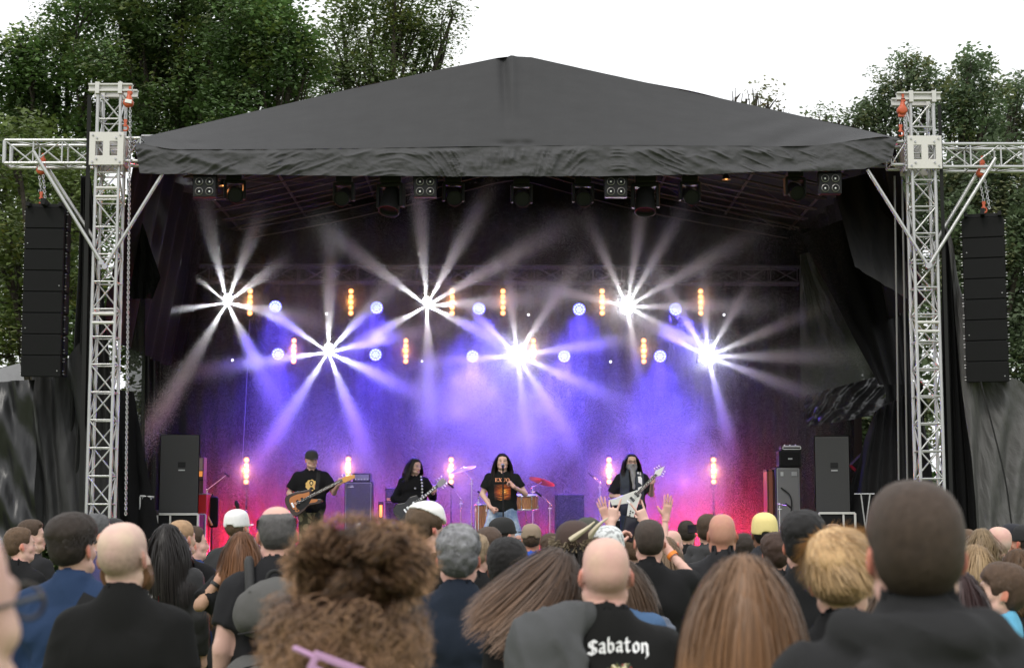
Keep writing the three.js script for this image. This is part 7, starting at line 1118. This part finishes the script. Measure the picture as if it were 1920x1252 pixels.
function text(t, str, w, h, x, y, z, font, col) { const tex = canvasTex(256, 96, (c) => { c.clearRect(0, 0, 256, 96); c.fillStyle = col; c.font = font; c.textAlign = 'center'; c.textBaseline = 'middle'; c.fillText(str, 128, 50); }); return part(t, 'badge', new THREE.PlaneGeometry(w, h).translate(x, y, z), new THREE.MeshStandardMaterial({ map: tex, transparent: true, alphaTest: .3, roughness: .4 })); }
const blueGrey = mat(C(.09, .085, .11), { roughness: .85, bumpMap: rep(TEX.weave, 6), bumpScale: .003 });
{ const t = cabinet('bass_cabinet', 'large loudspeaker cabinet right of the bass player', 'amplifier', 646, 697, 903, 1000, -4.4, { onDeck: true, grille: blueGrey, pipe: M.steel }); for (const [x, y] of [[-t.w * .28, t.h - .09], [0, t.h * .5]]) part(t, 'badge', merge([rbox(.10, .014, .006, .003, x, y, t.d / 2 + .014), rbox(.05, .014, .006, .003, x + .02, y + .02, t.d / 2 + .014)]), M.chrome);
  const u = cabinet('amplifier_head', 'grey amplifier head on the large bass cabinet', 'amplifier', 662, 694, 887, 903, -4.4, { grille: mat(C(.22, .22, .24), { roughness: .4, metalness: .5 }), d: .3 }); for (let k = 0; k < 5; k++) part(u, 'knob', new THREE.CylinderGeometry(.01, .01, .016, 10).rotateX(Math.PI / 2).translate(-.1 + k * .05, .04, .165), M.chrome); }
{ const t = cabinet('guitar_cabinet', 'dark guitar cabinet with glowing front strip, left of drums', 'amplifier', 722, 768, 942, 1000, -4.8, { onDeck: true }); const u = cabinet('amplifier_head', 'blue amplifier head left of the drums', 'amplifier', 722, 768, 915, 941, -4.8, { mat: mat(C(.03, .03, .08), { roughness: .6 }), grille: mat(C(.03, .03, .09), { roughness: .7 }), d: .28 }); part(u, 'panel', rbox(u.w - .06, .045, .01, .003, 0, .045, u.d / 2 + .012), mat(C(.6, .4, .15), { roughness: .35, metalness: .5 })); for (let k = 0; k < 6; k++) part(u, 'knob', new THREE.CylinderGeometry(.012, .012, .012, 10).rotateX(Math.PI / 2).translate(-.12 + k * .048, .045, u.d / 2 + .022), M.black); }
{ const t = cabinet('guitar_cabinet', 'wide dark blue cabinet right of the drums with small emblem', 'amplifier', 1040, 1096, 927, 1000, -5.0, { onDeck: true, mat: mat(C(.02, .02, .03)), grille: mat(C(.02, .02, .035), { roughness: .8 }) }); part(t, 'emblem', merge([rbox(.10, .016, .006, .003, 0, t.h * .5, t.d / 2 + .014), rbox(.05, .016, .006, .003, .02, t.h * .5 - .024, t.d / 2 + .014)]), M.chrome); }
{ const t = cabinet('guitar_cabinet', 'black cabinet with white script beside the bearded guitarist', 'amplifier', 1146, 1180, 962, 1000, -3.6, { onDeck: true, pipe: M.white }); text(t, 'Marshall', .22, .09, .03, t.h - .1, t.d / 2 + .012, 'italic bold 56px serif', '#efefef');
  const u = cabinet('amplifier_head', 'black amplifier head with white panel by the bearded guitarist', 'amplifier', 1146, 1180, 938, 962, -3.6, { pipe: M.steel, d: .26 }); part(u, 'panel', rbox(u.w * .62, .06, .012, .003, .04, .08, u.d / 2 + .012), M.white); part(t, 'side_rail', boxGeo(.03, t.h, .05, -t.w / 2 - .02, t.h / 2, .1), M.steel); }
{ const t = cabinet('guitar_cabinet', 'grey-fronted tall cabinet at the right end of the band', 'amplifier', 1455, 1503, 876, 1000, -3.4, { onDeck: true, mat: mat(C(.03, .028, .028)), grille: mat(C(.16, .16, .16), { roughness: .8, bumpMap: rep(TEX.weave, 6), bumpScale: .003 }), pipe: M.steel }); for (const x of [-.1, .08, .12]) part(t, 'plate', rbox(.05, .07, .01, .004, x, t.h - .11, t.d / 2 + .014), M.steel); part(t, 'cable', tube([V(-.12, t.h * .8, .2), V(.02, t.h * .72, .24), V(.03, t.h * .55, .23), V(-.05, t.h * .3, .22)], .012, 24, 6), M.rubber);
  const r = cabinet('red_case', 'orange-red case edge left of the grey-fronted cabinet', 'case', 1438, 1454, 880, 1000, -3.6, { onDeck: true, mat: mat(C(.20, .05, .03), { roughness: .5 }), grille: mat(C(.22, .06, .03), { roughness: .6 }), d: .4 });
  const u = cabinet('amplifier_head', 'black amplifier head on the grey-fronted cabinet', 'amplifier', 1461, 1503, 845, 875, -3.4, { d: .3 }); part(u, 'badge', rbox(.07, .025, .006, .002, 0, u.h * .5, u.d / 2 + .014), M.steel);
  const v = cabinet('pedal_tray', 'small silver-edged tray on top of the right amplifier head', 'tray', 1466, 1504, 835, 844, -3.4, { d: .28, pipe: M.white, mat: M.aluDark }); for (let k = 0; k < 3; k++) part(v, 'foot_switch', new THREE.CylinderGeometry(.012, .012, .02, 8).translate(-.1 + k * .09, v.h + .01, .02), M.chrome);
  boomStand('microphone_stand', 'microphone stand before the grey-fronted cabinet with short boom', 'mic stand', 1462, 945, -2.9, [1479, 948], 'vocal microphone stands'); }
function sideFill(label, px0, px1, py0, py1, z, yaw) {
  const a = at(px0, py0, z), b = at(px1, py1, z), w = b.x - a.x, h = a.y - b.y, d = .5, t = thing('side_fill_loudspeaker', label, 'loudspeaker', 'side-fill loudspeakers', V((a.x + b.x) / 2, b.y, z - d / 2)); t.rotation.y = yaw;
  const sh = [[-w / 2, d / 2], [w / 2, d / 2], [w * .36, -d / 2], [-w * .36, -d / 2]]; const s = new THREE.Shape(); sh.forEach(([x, y], i) => (i ? s.lineTo(x, y) : s.moveTo(x, y))); s.closePath();
  part(t, 'cabinet', new THREE.ExtrudeGeometry(s, { depth: h, bevelEnabled: true, bevelSize: .008, bevelThickness: .008, bevelSegments: 2 }).rotateX(-Math.PI / 2).scale(1, 1, -1), mat(C(.034, .034, .035), { roughness: .7, bumpMap: rep(TEX.skin, 8), bumpScale: .003, side: THREE.DoubleSide }));
  part(t, 'side_grille', rbox(w - .004, h - .004, .02, .006, 0, h / 2, d / 2 + .008), mat(C(.036, .036, .037), { roughness: .8, bumpMap: rep(TEX.weave, 10), bumpScale: .004 }));
  part(t, 'handle_recess', rbox(.12, .085, .02, .006, w * .06, h * .62, d / 2 + .014), M.black); part(t, 'name_plate', rbox(.10, .018, .008, .002, w * .06, h * .55, d / 2 + .022), M.steel);
}
function flightCase(label, px0, px1, py0, py1, z, logoSide) {
  const a = at(px0, py0, z), b = at(px1, py1, z), w = b.x - a.x, h = a.y - DECK, d = .6, t = thing('flight_case', label, 'flight case', 'flight cases under the side-fills', V((a.x + b.x) / 2, DECK, z - d / 2));
  part(t, 'box', boxGeo(w, h - .08, d, 0, h / 2 + .04, 0), M.blackMatt);
  for (const x of [-w / 2, w / 2]) for (const zz of [-d / 2, d / 2]) part(t, 'edge', rbox(.035, h - .08, .035, .006, x, h / 2 + .04, zz), M.aluBright);
  for (const y of [.09, h]) for (const zz of [-d / 2, d / 2]) part(t, 'edge', rbox(w, .035, .035, .006, 0, y, zz), M.aluBright);
  part(t, 'divider', rbox(.03, h - .1, .02, .004, logoSide * w * .18, h / 2 + .04, d / 2), M.aluBright);
  for (const sx of [-1, 1]) for (const sz of [-1, 1]) part(t, 'caster', new THREE.CylinderGeometry(.045, .045, .03, 14).rotateZ(Math.PI / 2).translate(sx * (w / 2 - .08), .045, sz * (d / 2 - .08)), M.rubber);
  const tex = canvasTex(128, 128, (x) => { x.clearRect(0, 0, 128, 128); x.strokeStyle = '#e2e2e2'; x.lineWidth = 9; x.strokeRect(10, 10, 108, 112); x.lineWidth = 11; x.beginPath(); x.moveTo(44, 110); x.lineTo(44, 36); x.lineTo(92, 36); x.lineTo(92, 100); x.moveTo(44, 68); x.lineTo(92, 68); x.moveTo(66, 36); x.lineTo(66, 100); x.stroke(); });
  part(t, 'logo', new THREE.PlaneGeometry(.22, .24).translate(logoSide * w * .36, h * .62, d / 2 + .004), new THREE.MeshStandardMaterial({ map: tex, transparent: true, alphaTest: .3 }));
  part(t, 'butterfly_latch', rbox(.06, .05, .012, .004, 0, h * .45, d / 2 + .006), M.steel);
}
sideFill('tall dark grey side-fill loudspeaker on a flight case, left', 298, 366, 815, 963, -2.3, .12);
sideFill('tall black side-fill loudspeaker on a flight case, right', 1532, 1598, 818, 961, -2.3, -.12);
flightCase('silver-edged flight case with square logo under left side-fill', 294, 369, 964, 1060, -2.15, -1);
flightCase('silver-edged flight case with square logo under right side-fill', 1536, 1606, 962, 1060, -2.15, 1);
{ // keyboard rack, stands and small gear at stage left and right
  const t = thing('equipment_rack', 'slim rack with lit orange panel beside the left side-fill', 'rack'), p = at(373, 856, -3.6), w = .11; part(t, 'frame', rbox(.13, p.y - DECK, .3, .01, p.x, (p.y + DECK) / 2, -3.8), mat(C(.05, .02, .02))); part(t, 'screen_panel', boxGeo(.10, .20, .01, p.x, p.y - .12, -3.645), mat(C(.3, .22, .2), { roughness: .3 })); part(t, 'meter_light', boxGeo(.10, .09, .01, p.x, p.y - .28, -3.643), lamp(C(1, .35, .08), .7)); part(t, 'shelf', boxGeo(.13, .02, .32, p.x, p.y - .38, -3.8), M.black); rebase(t);
  const r = thing('red_case', 'glowing red-lit case right of the left flight case', 'case'), q = at(378, 926, -3.0); part(r, 'box', rbox(.15, q.y - DECK, .4, .01, q.x, (q.y + DECK) / 2, -3.2), mat(C(.5, .02, .02), { roughness: .4 })); part(r, 'lid_edge', rbox(.16, .02, .41, .004, q.x, q.y, -3.2), M.steel); rebase(r);
  const g = thing('guitar_stand', 'guitar stand with dark instrument neck at stage left', 'guitar stand'), a = at(398, 925, -3.4), b = at(394, 985, -3.2); bar(g, 'neck', at(378, 945, -3.2), at(397, 985, -3.2), .018, maple); bar(g, 'pole', V(a.x, a.y, a.z), V(a.x, DECK, a.z), .012, M.black); part(g, 'bag', rbox(.2, .5, .12, .04, a.x, a.y - .3, a.z), M.blackMatt); rebase(g);
  const m = thing('floor_monitor_rail', 'thin silver stand legs left of the left side-fill', 'keyboard stand'), c = at(262, 930, -1.6), e = at(288, 932, -1.6); bar(m, 'top_bar', c, e, .02, M.alu); for (const [x0, x1] of [[262, 262], [268, 264], [282, 280]]) bar(m, 'leg', at(x0, 931, -1.6), V(at(x1, 1000, -1.6).x, DECK + .01, -1.6), .016, M.alu); part(m, 'mixer', rbox(.3, .08, .2, .02, (c.x + e.x) / 2, c.y - .25, -1.7), M.black); rebase(m);
  const s = thing('keyboard_stand', 'small stand with bright top bar right of right side-fill', 'keyboard stand'), u = at(1602, 926, -2.2), v = at(1640, 926, -2.2); bar(s, 'top_bar', u, v, .014, M.chrome); bar(s, 'leg', at(1615, 927, -2.2), V(at(1632, 990, -2.2).x, DECK + .01, -2.2), .012, M.alu); bar(s, 'leg', at(1632, 927, -2.2), V(at(1612, 990, -2.2).x, DECK + .01, -2.2), .012, M.alu); rebase(s);
  const w2 = thing('floor_monitor', 'black wedge loudspeaker in the right wing against the light gap', 'loudspeaker'), k = at(1615, 872, -3.4); part(w2, 'cabinet', prism([[-.17, .0], [.02, .19], [.19, .12], [.17, -.06], [-.02, -.14]], .3).translate(k.x, k.y, k.z), M.blackMatt); bar(w2, 'stand', V(k.x, k.y - .1, k.z), V(k.x, DECK, k.z), .018, M.black); rebase(w2);
}
renderer.render(scene, camera);
